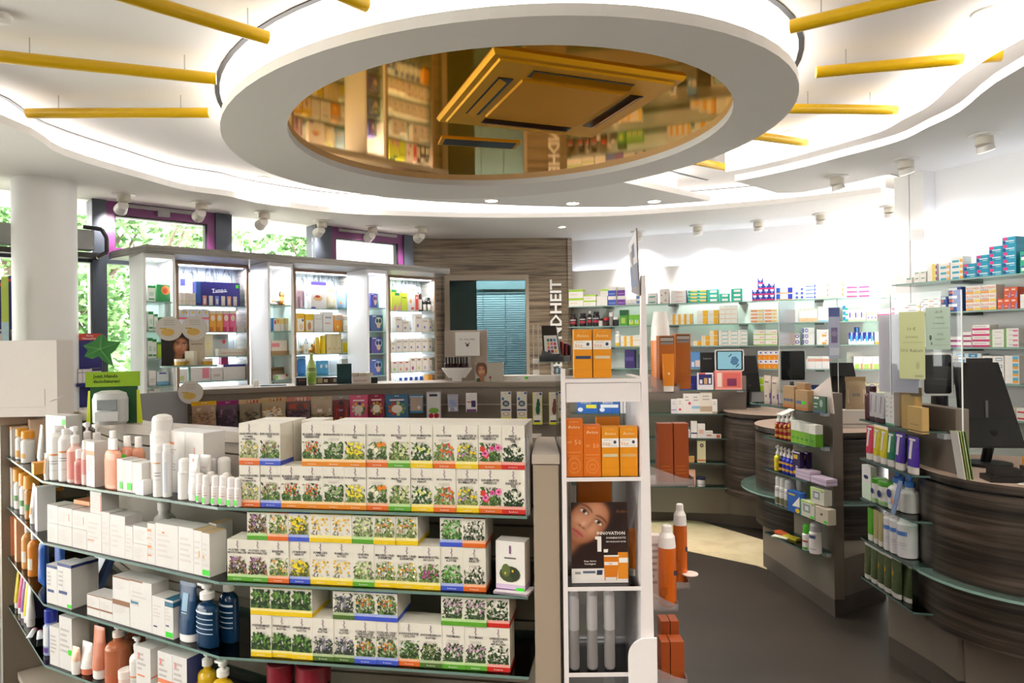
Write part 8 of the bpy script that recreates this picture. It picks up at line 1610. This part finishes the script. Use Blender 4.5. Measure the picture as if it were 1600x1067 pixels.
# first bay
bp(0, 283, 292, 42, 'bottle', 'white bottle with dark blue cap beside the blue tissue carton', 'bottle', kind='round', body='#efe4e0', cap='#2f2f9a', caph=.26, neck=.8, label=[(.3, .6, '#e8b0a8')], inset=.06)
for i in range(5): bp(0, 280 + 5.2 * i, 285 + 5.2 * i, 19, 'carton', 'small cream pack in the top row of the first bay, %s' % ORD[i], 'pack', 'small cream packs', base=['#efe4da', '#f2e9d8', '#efe0d4'][i % 3], d=.04, prints=[(.1, .3, .9, .4, '#d8d0a0')], inset=.0)
tc_ = thing('tissue_carton', 'large dark blue tissue carton with white script lettering', 'tissue carton', (0, 0, 0))
t0, D0 = BR_[0].t(307, .005); t1, D1 = BR_[0].t(375, .005); w = t1 - t0; h = 37 * (D0 + D1) / 2 / F; p = BR_[0].P + uL * (t0 + t1) / 2 + nL * (.005 + .04); tc_.location = (p.x, p.y, CZ[0] + .001); tc_.rotation_euler = (0, 0, angL)
MB().box(-w / 2, -.04, 0, w / 2, .04, h, mat('#2a2478', .4, noise=.03)).make('carton', tc_)
q = MB()
for i in range(6): x0 = -w * .36 + w * .14 * i; q.box(x0, -.043, .004, x0 + w * .085, -.0405, h * .42, C(['#e89a8a', '#e9dccb', '#7a8ad8', '#e9dccb', '#efa88a', '#e4d8cc'][i])).box(x0 + w * .02, -.0436, h * .08, x0 + w * .065, -.0431, h * .3, C('#f0e9e2'))
stuff(q.make('picture_packs', tc_)); lt_ = write('Tempo', w * .34, h * .26, C('#f2f0f4'), tc_, w * .02, -.0412, h * .60, bold=True, name='script_lettering'); lt_.rotation_euler = (0, -.12, 0)
q = MB(); q.face([(-w * .14, -.0411, h * .54), (w * .2, -.0411, h * .60), (w * .2, -.0411, h * .64), (-w * .14, -.0411, h * .57)], C('#f2f0f4')); q.make('swoosh', tc_); MB().rect(w * .4, h * .78, w * .47, h * .92, C('#4fd02a'), -.0412).make('green_tag', tc_); MB().box(-w / 2 - .001, -.0405, h * .1, -w / 2 + .03, -.0402, h, mat('#2a5a9a', .4)).make('blue_end', tc_)
for i in range(5): bp(1, 277 + 10 * i, 286.6 + 10 * i, 35, 'carton', 'hygiene pack with pink wave and yellow tab, %s in the first bay' % ORD[i], 'pack', 'hygiene packs with pink wave', base='#e4e2ec', d=.05, prints=[(.3, .8, .7, .92, '#ecc83a', 'o'), (0, .55, 1, .64, '#ea6a80'), (.05, 0, .95, .38, '#f2f0f4'), (.2, .05, .8, .3, '#6aa8d8', 'o')])
for i, c in enumerate(('#f0a83a', '#f0a83a', '#ea6a90', '#ea6a90')): bp(1, 328 + 10.4 * i, 338 + 10.4 * i, 33, 'carton', 'slim %s box with white lower panel, %s in the row' % (['orange', 'orange', 'pink', 'pink'][i], ORD[i]), 'box', 'slim orange and pink boxes', base=c, prints=[(0, .85, 1, 1, '#f4ead4'), (.15, .5, .8, .8, '#f6e4d0', 'o'), (.0, .0, .55, .22, '#d97a2a' if i < 2 else '#d0356a')])
bp(1, 370, 383, 10, 'carton', 'small pale box at the end of the second shelf, first bay', base='#e4dcd8')
bp(2, 318, 333, 38, 'carton', 'pale yellow tall box in the first bay', base='#f0e6c4', prints=[(.3, .3, .6, .7, '#e8d88a', 'o')]); bp(2, 333, 360, 36, 'pouch', 'pale grey bag with a small red circle in the first bay', 'bag', body='#cfd2d8', hole=False, prints=[(.55, .55, .75, .75, '#d0484a', 'o')], inset=.05); bp(2, 341, 386, 11, 'carton', 'wide low cream box in front of the grey bag', base='#f2e8da', prints=[(.1, .3, .9, .5, '#e6c8b0')], inset=.0)
for i, (a, b_, h, pr) in enumerate(((278, 296, 20, (.1, .1, .5, .5, '#d8e08a', 'o')), (297, 329, 22, (.6, .2, .95, .9, '#e88a9a')), (330, 348, 20, (.2, .3, .8, .5, '#d8c8c0')), (349, 387, 24, (0, .85, 1, 1, '#3a3a90')))): bp(3, a, b_, h, 'carton', 'white baby care box in the first bay, %s on its fourth shelf' % ORD[i], 'box', 'white baby care boxes', base='#f0e8e4', prints=[pr])
bp(3, 346, 357, 12, 'carton', 'small magenta box standing on the white boxes, first bay', base='#b02a6a', dz=.115, inset=.02)
for i in range(3): bp(4, 300 + 30 * i, 325 + 30 * i, 16, 'carton', 'pale box low in the first bay, %s' % ORD[i], 'box', 'pale boxes low in the first bay', base=['#dfe6ec', '#cfd8e0', '#e9e6e2'][i], prints=[(.2, .3, .7, .6, '#8aa0b8')])
# first white unit
GW = [(0, .85, 1, 1, '#1f8a4a'), (.1, .1, .9, .2, '#3a9a5a'), (.2, .35, .8, .6, '#c4dcc8')]
for k, items in enumerate((((231, 243, 25, 0), (245, 267, 27, 1)), ((232, 240, 30, 0), (241, 247, 26, 0), (248, 256, 21, 2)), ((231, 239, 32, 0), (238.5, 245, 30, 0), (246, 254, 25, 3)), ((233, 244, 24, 4), (245, 264, 21, 5)), ((233, 241, 36, 4), (241, 251, 40, 6), (252, 262, 28, 5)), ((233, 246, 22, 4), (247, 263, 20, 3)))):
    for i, (a, b_, h, s_) in enumerate(items):
        base = ['#eef0e8', '#2a8a4a', '#2f8a50', '#b8d83a', '#eeeae6', '#e4ecf2', '#f0ece6'][s_]
        pr = [GW, [(.3, .4, .95, .95, '#e08a4a', 'o'), (.45, .5, .8, .8, '#d0502a', 'o')], [(.2, .3, .8, .6, '#e0ead8')], [(0, .85, 1, 1, '#3a8a2a')], [(.1, .2, .9, .5, '#d8d4d0')], [(0, .0, 1, .3, '#7ab4dc'), (.2, .85, .8, .95, '#3a4a90')], [(.5, .3, .7, .5, '#d0504a', 'o'), (.7, 0, 1, .3, '#b8d85a')]][s_]
        np_(k, a, b_, h, 'carton', '%s in the first white unit, %s shelf, %s' % (['green lidded white health box', 'green box with orange fruit picture', 'plain green box', 'lime box with green lid', 'whitish box', 'white and blue box', 'white box with red dot'][s_], SHN[k] if k < 5 else 'sixth', ORD[i]), 'box', base=base, prints=pr, d=.07)
# middle bay
bp(0, 461, 476, 36, 'carton', 'mauve photo printed bag shaped pack at the left of the middle bay', 'pack', base='#c9aab4', prints=[(.1, .0, .4, .5, '#8a6a80'), (.5, .0, .7, .35, '#e4d0cc'), (.75, .1, .95, .7, '#8f7a94'), (0, .75, 1, 1, '#e4d4d4')], d=.04)
bp(0, 486, 510, 42, 'carton', 'white tall pack with violet header and a baby bowl picture', 'pack', base='#f2ebe6', prints=[(0, .88, 1, 1, '#4a3a9a'), (.15, .3, .75, .48, '#e0b070', 'o'), (.25, .4, .6, .5, '#b0402a', 'o'), (0, 0, .3, .06, '#4a3a9a')])
bp(0, 511, 528, 34, 'pouch', 'cream and green tea bag pack in the middle bay', 'pack', body='#f0ead0', hole=False, prints=[(.2, .75, .8, .9, '#8ab84a', 'o'), (.2, .3, .8, .4, '#e8d08a')]); bp(0, 529, 550, 37, 'pouch', 'light blue bag at the right of the middle bay', 'bag', body='#9cbfe0', hole=False, prints=[(.1, .2, .5, .35, '#e8b070', 'o'), (.3, .0, .9, .1, '#8ae05a')])
for i, (a, b_, h, base, pr) in enumerate(((462, 476, 29, '#f0b41f', [(.08, .05, .92, .72, '#f4ece0'), (.3, .1, .8, .45, '#e8c8a8', 'o'), (.65, .55, .9, .7, '#3a4a60', 'o')]), (477, 490, 28, '#f2c41f', [(.1, .05, .95, .65, '#efe4da'), (.3, .1, .7, .55, '#c98a5a', 'o')]), (491, 504, 28, '#f2ece8', [(.1, .7, .9, .74, '#d8c8c4')]), (505, 521, 32, '#f2ece8', [(.2, .68, .8, .76, '#a8a0b0'), (.2, .4, .7, .46, '#e8a0a0')]), (522, 535, 26, '#f09a2a', [(.1, .7, .95, .95, '#c4b4a8'), (.3, .2, .6, .4, '#f6dc6a', 'o')]), (536, 549, 26, '#efe6e0', [(.0, .7, 1, .95, '#c4b8b0'), (.2, .1, .9, .4, '#e8c8b4', 'o')]))): bp(1, a, b_, h, 'carton', '%s baby care box on the second shelf of the middle bay' % ['orange yellow', 'yellow teddy', 'plain white', 'taller white', 'orange and grey', 'grey topped white'][i], 'box', 'baby care boxes', base=base, prints=pr)
for i, (a, b_, h, c) in enumerate(((494, 501, 26, '#efc83a'), (502, 511, 29, '#f4d81f'))): bp(2, a, b_, h, 'bottle', ['small yellow bottle with white neck', 'larger bright yellow bottle'][i] + ' in the middle bay', 'bottle', kind='can', body=c, cap='#f2d84a', caph=.2)
for i in range(3): bp(2, 511 + 7.6 * i, 518.4 + 7.6 * i, 31, 'carton', 'beige tall box in the middle bay, %s of three' % ORD[i], 'box', 'beige tall boxes', base='#f0dcae', prints=[(.2, .2, .8, .3, '#e4c890')], d=.05)
for i in range(2): bp(2, 535 + 7.4 * i, 542 + 7.4 * i, 22, 'carton', 'yellow and white small box at the right of the middle bay, %s' % ORD[i], 'box', 'yellow and white small boxes', base='#f2eee2', prints=[(.1, .05, .9, .75, '#f2cf1f')])
bp(3, 462, 481, 33, 'pouch', 'bright blue diaper bag low in the middle bay', 'bag', body='#2f80cc', hole=False, prints=[(.1, .8, .9, .95, '#a8d0f0'), (.1, .05, .9, .18, '#c4e0f4')]); bp(3, 496, 516, 23, 'pouch', 'light blue bag with two white dots low in the middle bay', 'bag', body='#4fa8dc', hole=False, prints=[(.25, .5, .45, .75, '#e8f0f4', 'o'), (.65, .5, .85, .75, '#e8f0f4', 'o')]); bp(3, 534, 549, 24, 'carton', 'white box low at the right of the middle bay', base='#ece4de')
def plush(name, lab, P, rot, s, c1, c2, c3, seed=0):
    r = thing(name, lab, 'plush toy', P, rot)
    def ellip(mb, c, rx, ry, rz, m): 
        n, k = 12, 8; vs = []; fs = []
        for j in range(k + 1):
            th = math.pi * j / k
            for i in range(n): a = 2 * math.pi * i / n; vs.append((c[0] * s + rx * s * math.sin(th) * math.cos(a), c[1] * s + ry * s * math.sin(th) * math.sin(a), c[2] * s + rz * s * math.cos(th)))
        for j in range(k):
            for i in range(n): fs.append((j * n + i, (j + 1) * n + i, (j + 1) * n + (i + 1) % n, j * n + (i + 1) % n))
        mb.add(vs, fs, m, True)
    m1, m2, m3 = (mat(c, .9, noise=.25, scale=90) for c in (c1, c2, c3))
    b_ = MB(); ellip(b_, (-.1, 0, .28), .42, .3, .27, m1); ellip(b_, (.2, 0, .45), .24, .24, .28, m1); b_.make('body', r)
    b_ = MB(); ellip(b_, (.3, -.05, .74), .30, .27, .26, m1); ellip(b_, (.46, -.22, .64), .18, .16, .13, m2); b_.make('head', r)
    b_ = MB(); ellip(b_, (.54, -.35, .68), .06, .05, .05, mat('#1a1414', .4)); b_.make('nose', r)
    for sx in (.06, .55): b_ = MB(); ellip(b_, (sx, .0, .76), .09, .12, .2, m3); b_.make('ear', r)
    for (x, y, z, rx, mt) in ((-.42, -.18, .12, .26, m2), (.35, -.26, .09, .30, m1), (-.38, .12, .12, .24, m3), (.3, .2, .1, .24, m1)): b_ = MB(); ellip(b_, (x, y, z), rx, .12, .10, mt); b_.make('paw', r)
    b_ = MB(); ellip(b_, (-.25, -.2, .36), .2, .16, .16, m2); b_.make('white_patch', r)
    return r
def spot(rows, k, px, inset): r = rows[k]; t, D = r.t(px, inset); p = r.P + r.d * t + r.n * inset; return Vector((p.x, p.y, r.z + .001)), D
P, D = spot(NR, 0, 437, .10); plush('plush_dog', 'brown, black and white plush dog lying in the second white unit', P, angL, 24 * D / F, '#b5783a', '#efe9e2', '#2a211d')
P, D = spot(BR_, 2, 487, .08); plush('plush_fox', 'small brown plush toy with dark nose, middle bay beside a white card', P, angL, 16 * D / F, '#c08238', '#d8b080', '#3a2a20')
P, D = spot(BR_, 2, 470, .08); plush('plush_bear', 'pale brown plush toy at the left edge of the middle bay', P, angL, 14 * D / F, '#b59a78', '#d8cbb8', '#7a6248')
bp(2, 475, 482, 16, 'carton', 'tilted white card with small green tree beside the plush toys', 'card', base='#e4dcd4', d=.01, prints=[(.4, .2, .65, .5, '#6ac04a', 'o')], yaw=.2, inset=-.0)
# second white unit
for i, (a, b_, base, pr) in enumerate(((422, 430, '#2f80c0', [(.4, .0, 1, .95, '#ece4e4'), (.5, .5, .9, .85, '#c04a90', 'o')]), (431, 438, '#f0e8e0', [(0, .55, 1, .95, '#f0c83a'), (.3, .6, .7, .9, '#e08a3a', 'o')]), (438.5, 446, '#f2ece2', [(0, .55, 1, .95, '#f2dc8a')]), (447, 455, '#f2e6d4', [(0, .55, 1, .95, '#eccf9a')]))): np_(1, a, b_, 20, 'carton', 'small picture box in the second white unit, %s from its outer side' % ORD[i], 'box', 'small picture boxes', base=base, prints=pr)
np_(2, 421, 449, 17, 'carton', 'cream box with pink label in the second white unit', base='#f0e2d4', prints=[(0, .4, .5, .75, '#ec8a98')], dz=.03); np_(2, 420.5, 452, 7, 'carton', 'wicker coloured tray under the cream box', 'tray', base='#a8865a', d=.10, inset=.0)
np_(3, 424, 449, 19, 'pouch', 'brown fluffy rolled pillow in the second white unit', 'pillow', body='#9a7d5c', hole=False, d=.08, inset=.06); np_(3, 431, 455, 8, 'carton', 'flat white box with green tag and red knob in the second white unit', base='#e6e2d4', prints=[(.0, .2, .15, .8, '#6ad03a'), (.75, .6, .9, 1, '#c0303a')], inset=.0)
# third white unit: owl boxes
OWL = lambda c: [(.3, .35, .85, .88, c, 'o'), (.36, .5, .56, .78, '#232a60', 'o'), (.58, .5, .78, .78, '#232a60', 'o'), (.42, .18, .72, .55, '#d9b8a0', 'o'), (.1, .9, .4, .95, '#e4e8f0')]
for k, (a, b_, h, c, b2) in enumerate(((576, 592, 23, '#c890c8', '#3a3f9a'), (580, 601, 25, '#c8e0b8', '#3a5590'), (580, 601, 25, '#a8b8e8', '#4a3f90'), (579, 601, 25, '#9ab0dc', '#4a62b0'))): np_(k, a, b_, h, 'carton', 'dark blue gift box with pale owl picture, %s shelf of third white unit' % SHN[k], 'gift box', 'owl picture boxes', base=b2, prints=[(.8, 0, 1, 1, '#4fa8a0')] + OWL(c), d=.08)
np_(5, 579, 601, 18, 'carton', 'black pleated box low in the third white unit', base='#1f2228')
# third bay
for i, (a, b_, h, base, pr) in enumerate(((608, 617, 33, '#cfdc3a', [(0, .88, .9, 1, '#1f8a4a'), (.2, .0, .8, .35, '#e88aa0', '/')]), (617.5, 627, 28, '#d4de4a', [(0, .85, .7, 1, '#1f7a4a'), (.3, .0, .9, .5, '#ec9ab0', '/')]), (627.5, 636.5, 28, '#cfe02a', [(.1, .7, .9, .78, '#8a9a2a')]), (637, 648, 41, '#f2e8e4', [(0, .78, 1, 1, '#e08a80'), (.3, .3, .6, .45, '#e8a04a', 'o'), (.5, .05, .9, .15, '#e05a3a')]), (648.5, 654.5, 27, '#f0e6e0', [(.1, .05, .9, .95, '#d83a24'), (.3, .7, .7, .85, '#f2d8cc', 'o')]))): bp(0, a, b_, h, 'carton', '%s box on the top shelf of the third bay' % ['tall lime and pink', 'lower lime and pink', 'plain lime', 'tall white and red', 'narrow red'][i], 'box', 'tonic boxes in the third bay', base=base, prints=pr)
for i, (a, b_, h, cap) in enumerate(((654.5, 661, 37, '#e9e6e2'), (661.5, 668, 22, '#e4e0dc'), (668.5, 676, 22, '#1d1a1a'))): bp(0, a, b_, h, 'bottle', 'dark tonic bottle with cream label and %s' % ['white cap, the tallest one', 'white cap, the small one', 'black cap'][i], 'bottle', 'dark tonic bottles', kind='round', body='#241d1a', cap=cap, caph=.18, neck=.45, label=[(.08, .62, '#efe8dc')])
VD = [(.2, .25, .5, .45, '#8a80c0', 'o'), (.1, .75, .8, .85, '#c9b4a4')]
for i, (a, b_, h) in enumerate(((618, 629, 24), (629.5, 640, 18), (649, 660, 30), (660, 670, 21), (670, 680, 20))): bp(1, a, b_, h, 'carton', 'white homeopathic box on the second shelf of the third bay, %s' % ORD[i], 'box', 'white boxes in the third bay', base='#f2e6de', prints=VD)
for i in range(7): bp(2, 609.5 + 10 * i, 619 + 10 * i, 16 + (i > 0) * 4, 'carton', 'white homeopathic box in the full row of the third bay, %s' % ORD[i], 'box', 'white boxes in the third bay', base='#f3e9e0', prints=VD)
for i in range(7): bp(3, 613 + 9.5 * i, 622 + 9.5 * i, 17 + 4 * (i > 2), 'carton', 'white homeopathic box with %s top on fourth shelf of third bay, %s' % ('red' if i < 3 else 'brown', ORD[i]), 'box', 'white boxes in the third bay', base='#f1e6de', prints=[(.2, .8, .7, .92, '#d8604a' if i < 3 else '#a88060'), (.2, .1, .6, .4, ['#8ad07a', '#e0a080', '#d09080', '#b04a90', '#c4d86a', '#c0b8c8', '#c8c0c8'][i], 'o')])
for i in range(5): bp(4, 625 + 8.2 * i, 632 + 8.2 * i, 22, 'bottle', 'blue and white bottle low in the third bay, %s' % ORD[i], 'bottle', 'blue and white bottles', kind='cone', body='#eef2f6', cap='#2a50b0', caph=.3, neck=.6, label=[(.0, .25, '#2a58b8')])
bp(4, 669, 679, 24, 'carton', 'orange box low in the third bay', base='#f0a02a'); bp(4, 612, 622, 16, 'carton', 'dark blue lying pack low in the third bay', base='#2a4a90', prints=[(.2, .2, .8, .8, '#c8d4e4', 'o')])
# ================================================================ DISPLAYS BY THE PILLAR
NAVYD = mat('#2b2a78', .4, noise=.03); REDD = mat('#d9483c', .4, noise=.02)
def lrow(n, z=1.): return Row(lb(0, n), uL, z)
r_ = lrow(-.12); t0, D0 = r_.t(117); t1, D1 = r_.t(161); w = t1 - t0; c = lb((t0 + t1) / 2, -.12); ztop = EYE + (541 - 520) * D0 / F
bd2 = thing('blue_floor_display', 'tall dark blue floor display with red header and white tubes', 'display', (c.x, c.y, 0), angL)
MB().box(-w / 2, 0, 0, w / 2, .05, ztop, NAVYD).make('back_panel', bd2)
hd_ = MB().box(-w / 2, -.004, ztop - .042, w / 2, 0, ztop, REDD).make('header', bd2); write('Beste', w * .3, .012, C('#f4efe9'), hd_, .01, -.005, ztop - .018, bold=True); write('Nasenpflege', w * .66, .012, C('#f4efe9'), hd_, .01, -.005, ztop - .036, bold=True)
for z in (ztop - .31, ztop - .55, ztop - .80): 
    MB().box(-w / 2, -.10, z - .02, w / 2, 0, z, NAVYD).make('tray', bd2)
    if z > ztop - .7:
        for i in range(5):
            o = carton(.022, .085, .05, '#e6dfe2', prints=[(0, .7, 1, .8, '#b9aab4')]); o.location = Vector((c.x, c.y, z + .001)) + Matrix.Rotation(angL, 4, 'Z') @ Vector((-w * .38 + .024 * i, -.05, 0)); o.rotation_euler = (0, 0, angL); tag(o, 'slim white pack in the blue floor display, %s tray, %s' % ('upper' if z > ztop - .4 else 'lower', ORD[i]), 'pack', 'slim white packs in the blue display')
        o = carton(.05, .09, .05, '#ece4e2', prints=[(0, .8, 1, 1, '#2a2a5a')]); o.location = Vector((c.x, c.y, z + .001)) + Matrix.Rotation(angL, 4, 'Z') @ Vector((w * .2, -.05, 0)); o.rotation_euler = (0, 0, angL); tag(o, 'white box with dark top in the blue floor display, %s tray' % ('upper' if z > ztop - .4 else 'lower'), 'box')
# ivy leaf sign
lf = thing('leaf_sign', 'large green ivy leaf sign on a stick before the blue floor display', 'sign', at(160, 548, 4.0), angL * .3)
out = [(-.0, .095), (.03, .055), (.095, .05), (.065, .0), (.04, -.02), (.055, -.09), (.0, -.055), (-.02, -.03), (-.055, -.045), (-.092, -.03), (-.075, .005), (-.098, .03), (-.04, .06), (-.02, .085)]
s_ = 4.0 / F * 27 / .098; q = MB(); pts = [(x * s_, 0, z * s_) for x, z in out]; bk = [(x * s_, .006, z * s_) for x, z in out]; ctr = (-.01 * s_, -.004, .01 * s_); LG = mat('#2f7a34', .5, noise=.2, scale=14); LD = mat('#1c4a22', .5, noise=.1)
n = len(pts)
for i in range(n): q.face([ctr, pts[(i + 1) % n], pts[i]], LG); q.face([pts[i], pts[(i + 1) % n], bk[(i + 1) % n], bk[i]], LD)
q.face(bk, LD); q.make('leaf_blade', lf); q = MB()
for i in (0, 2, 5, 9, 11): q.tube(Vector(ctr), Vector(pts[i]) * .92 + Vector((0, -.002, 0)), .003, mat('#6fae5a', .5), 6, .001)
q.make('veins', lf); MB().tube((0, .008, -.02), (.0, .008, -(lf.location.z - .001) + .0), .004, mat('#2a2a2a', .5), 8).make('stick', lf); MB().tube((0, .008, -lf.location.z + .001), (0, .008, -lf.location.z + .02), .09, mat('#3a3a3a', .5), 20).make('foot', lf)
# arched display behind the pillar
r_ = lrow(.14); t0, D0 = r_.t(-12); t1, D1 = r_.t(112); w = t1 - t0; c = lb((t0 + t1) / 2, .14); ar = thing('arched_display', 'dark blue arched display with red outline standing behind the white pillar', 'display', (c.x, c.y, 0), angL); zt = EYE + (542 - 430) * D1 / F
def arch(w, zt, k): return [(-w / 2 + k, .05), (w / 2 - k, .05)] + [((w / 2 - k) * math.cos(a), zt - w * .3 + (w * .3 - k) * math.sin(a)) for a in [math.pi * i / 20 for i in range(21)]]
def slab(mb, o, y0, y1, m): n = len(o); mb.add([(x, y0, z) for x, z in o] + [(x, y1, z) for x, z in o], [tuple(range(n)), tuple(range(2 * n - 1, n - 1, -1))] + [(i, n + i, n + (i + 1) % n, (i + 1) % n) for i in range(n)], m); return mb
slab(MB(), arch(w, zt, 0), 0, .03, NAVYD).make('back_panel', ar)
q = MB(); o_, i_ = arch(w, zt, .02)[2:], arch(w, zt, .035)[2:]
for i in range(20): q.face([(o_[i][0], -.002, o_[i][1]), (o_[i + 1][0], -.002, o_[i + 1][1]), (i_[i + 1][0], -.002, i_[i + 1][1]), (i_[i][0], -.002, i_[i][1])], REDD)
q.make('red_outline', ar)
for k, z in enumerate((zt - .46, zt - .66, zt - .88, zt - 1.1)):
    MB().box(-w / 2, -.10, z - .02, w / 2, -.003, z, NAVYD if k != 1 else REDD).make('tray', ar)
    for i in range(5):
        o = carton(w * .15, .10, .06, ['#efe6e2', '#e9dcd6', '#e2d6c4'][(i + k) % 3], prints=[(0, .75, 1, .9, '#5a5a8a'), (.2, .3, .8, .5, '#d8b8b0')]); o.location = Vector((c.x, c.y, z + .001)) + Matrix.Rotation(angL, 4, 'Z') @ Vector((-w * .4 + w * .2 * i, -.05, 0)); o.rotation_euler = (0, 0, angL); tag(o, 'pale pack in the arched display, %s tray, %s' % (ORD[k], ORD[i]), 'pack', 'pale packs in the arched display')
bn = thing('narrow_banner', 'narrow lime and light blue banner left of the pillar', 'banner', (*at(10, 520, 3.98).xy, 0), .2); MB().box(-.025, 0, 1.3, .012, .004, EYE + (543 - 432) * 3.98 / F, mat('#b8cf5a', .5, noise=.15, scale=12)).make('banner_sheet', bn); MB().box(-.025, -.001, 1.3, .012, 0, 1.75, mat('#b8d4e0', .5, noise=.2, scale=20)).make('blue_foot', bn); MB().tube((0, .01, 0), (0, .01, 2.0), .006, GREY, 8).make('pole', bn); MB().tube((0, .01, 0), (0, .01, .012), .09, GREY, 20).make('foot', bn)
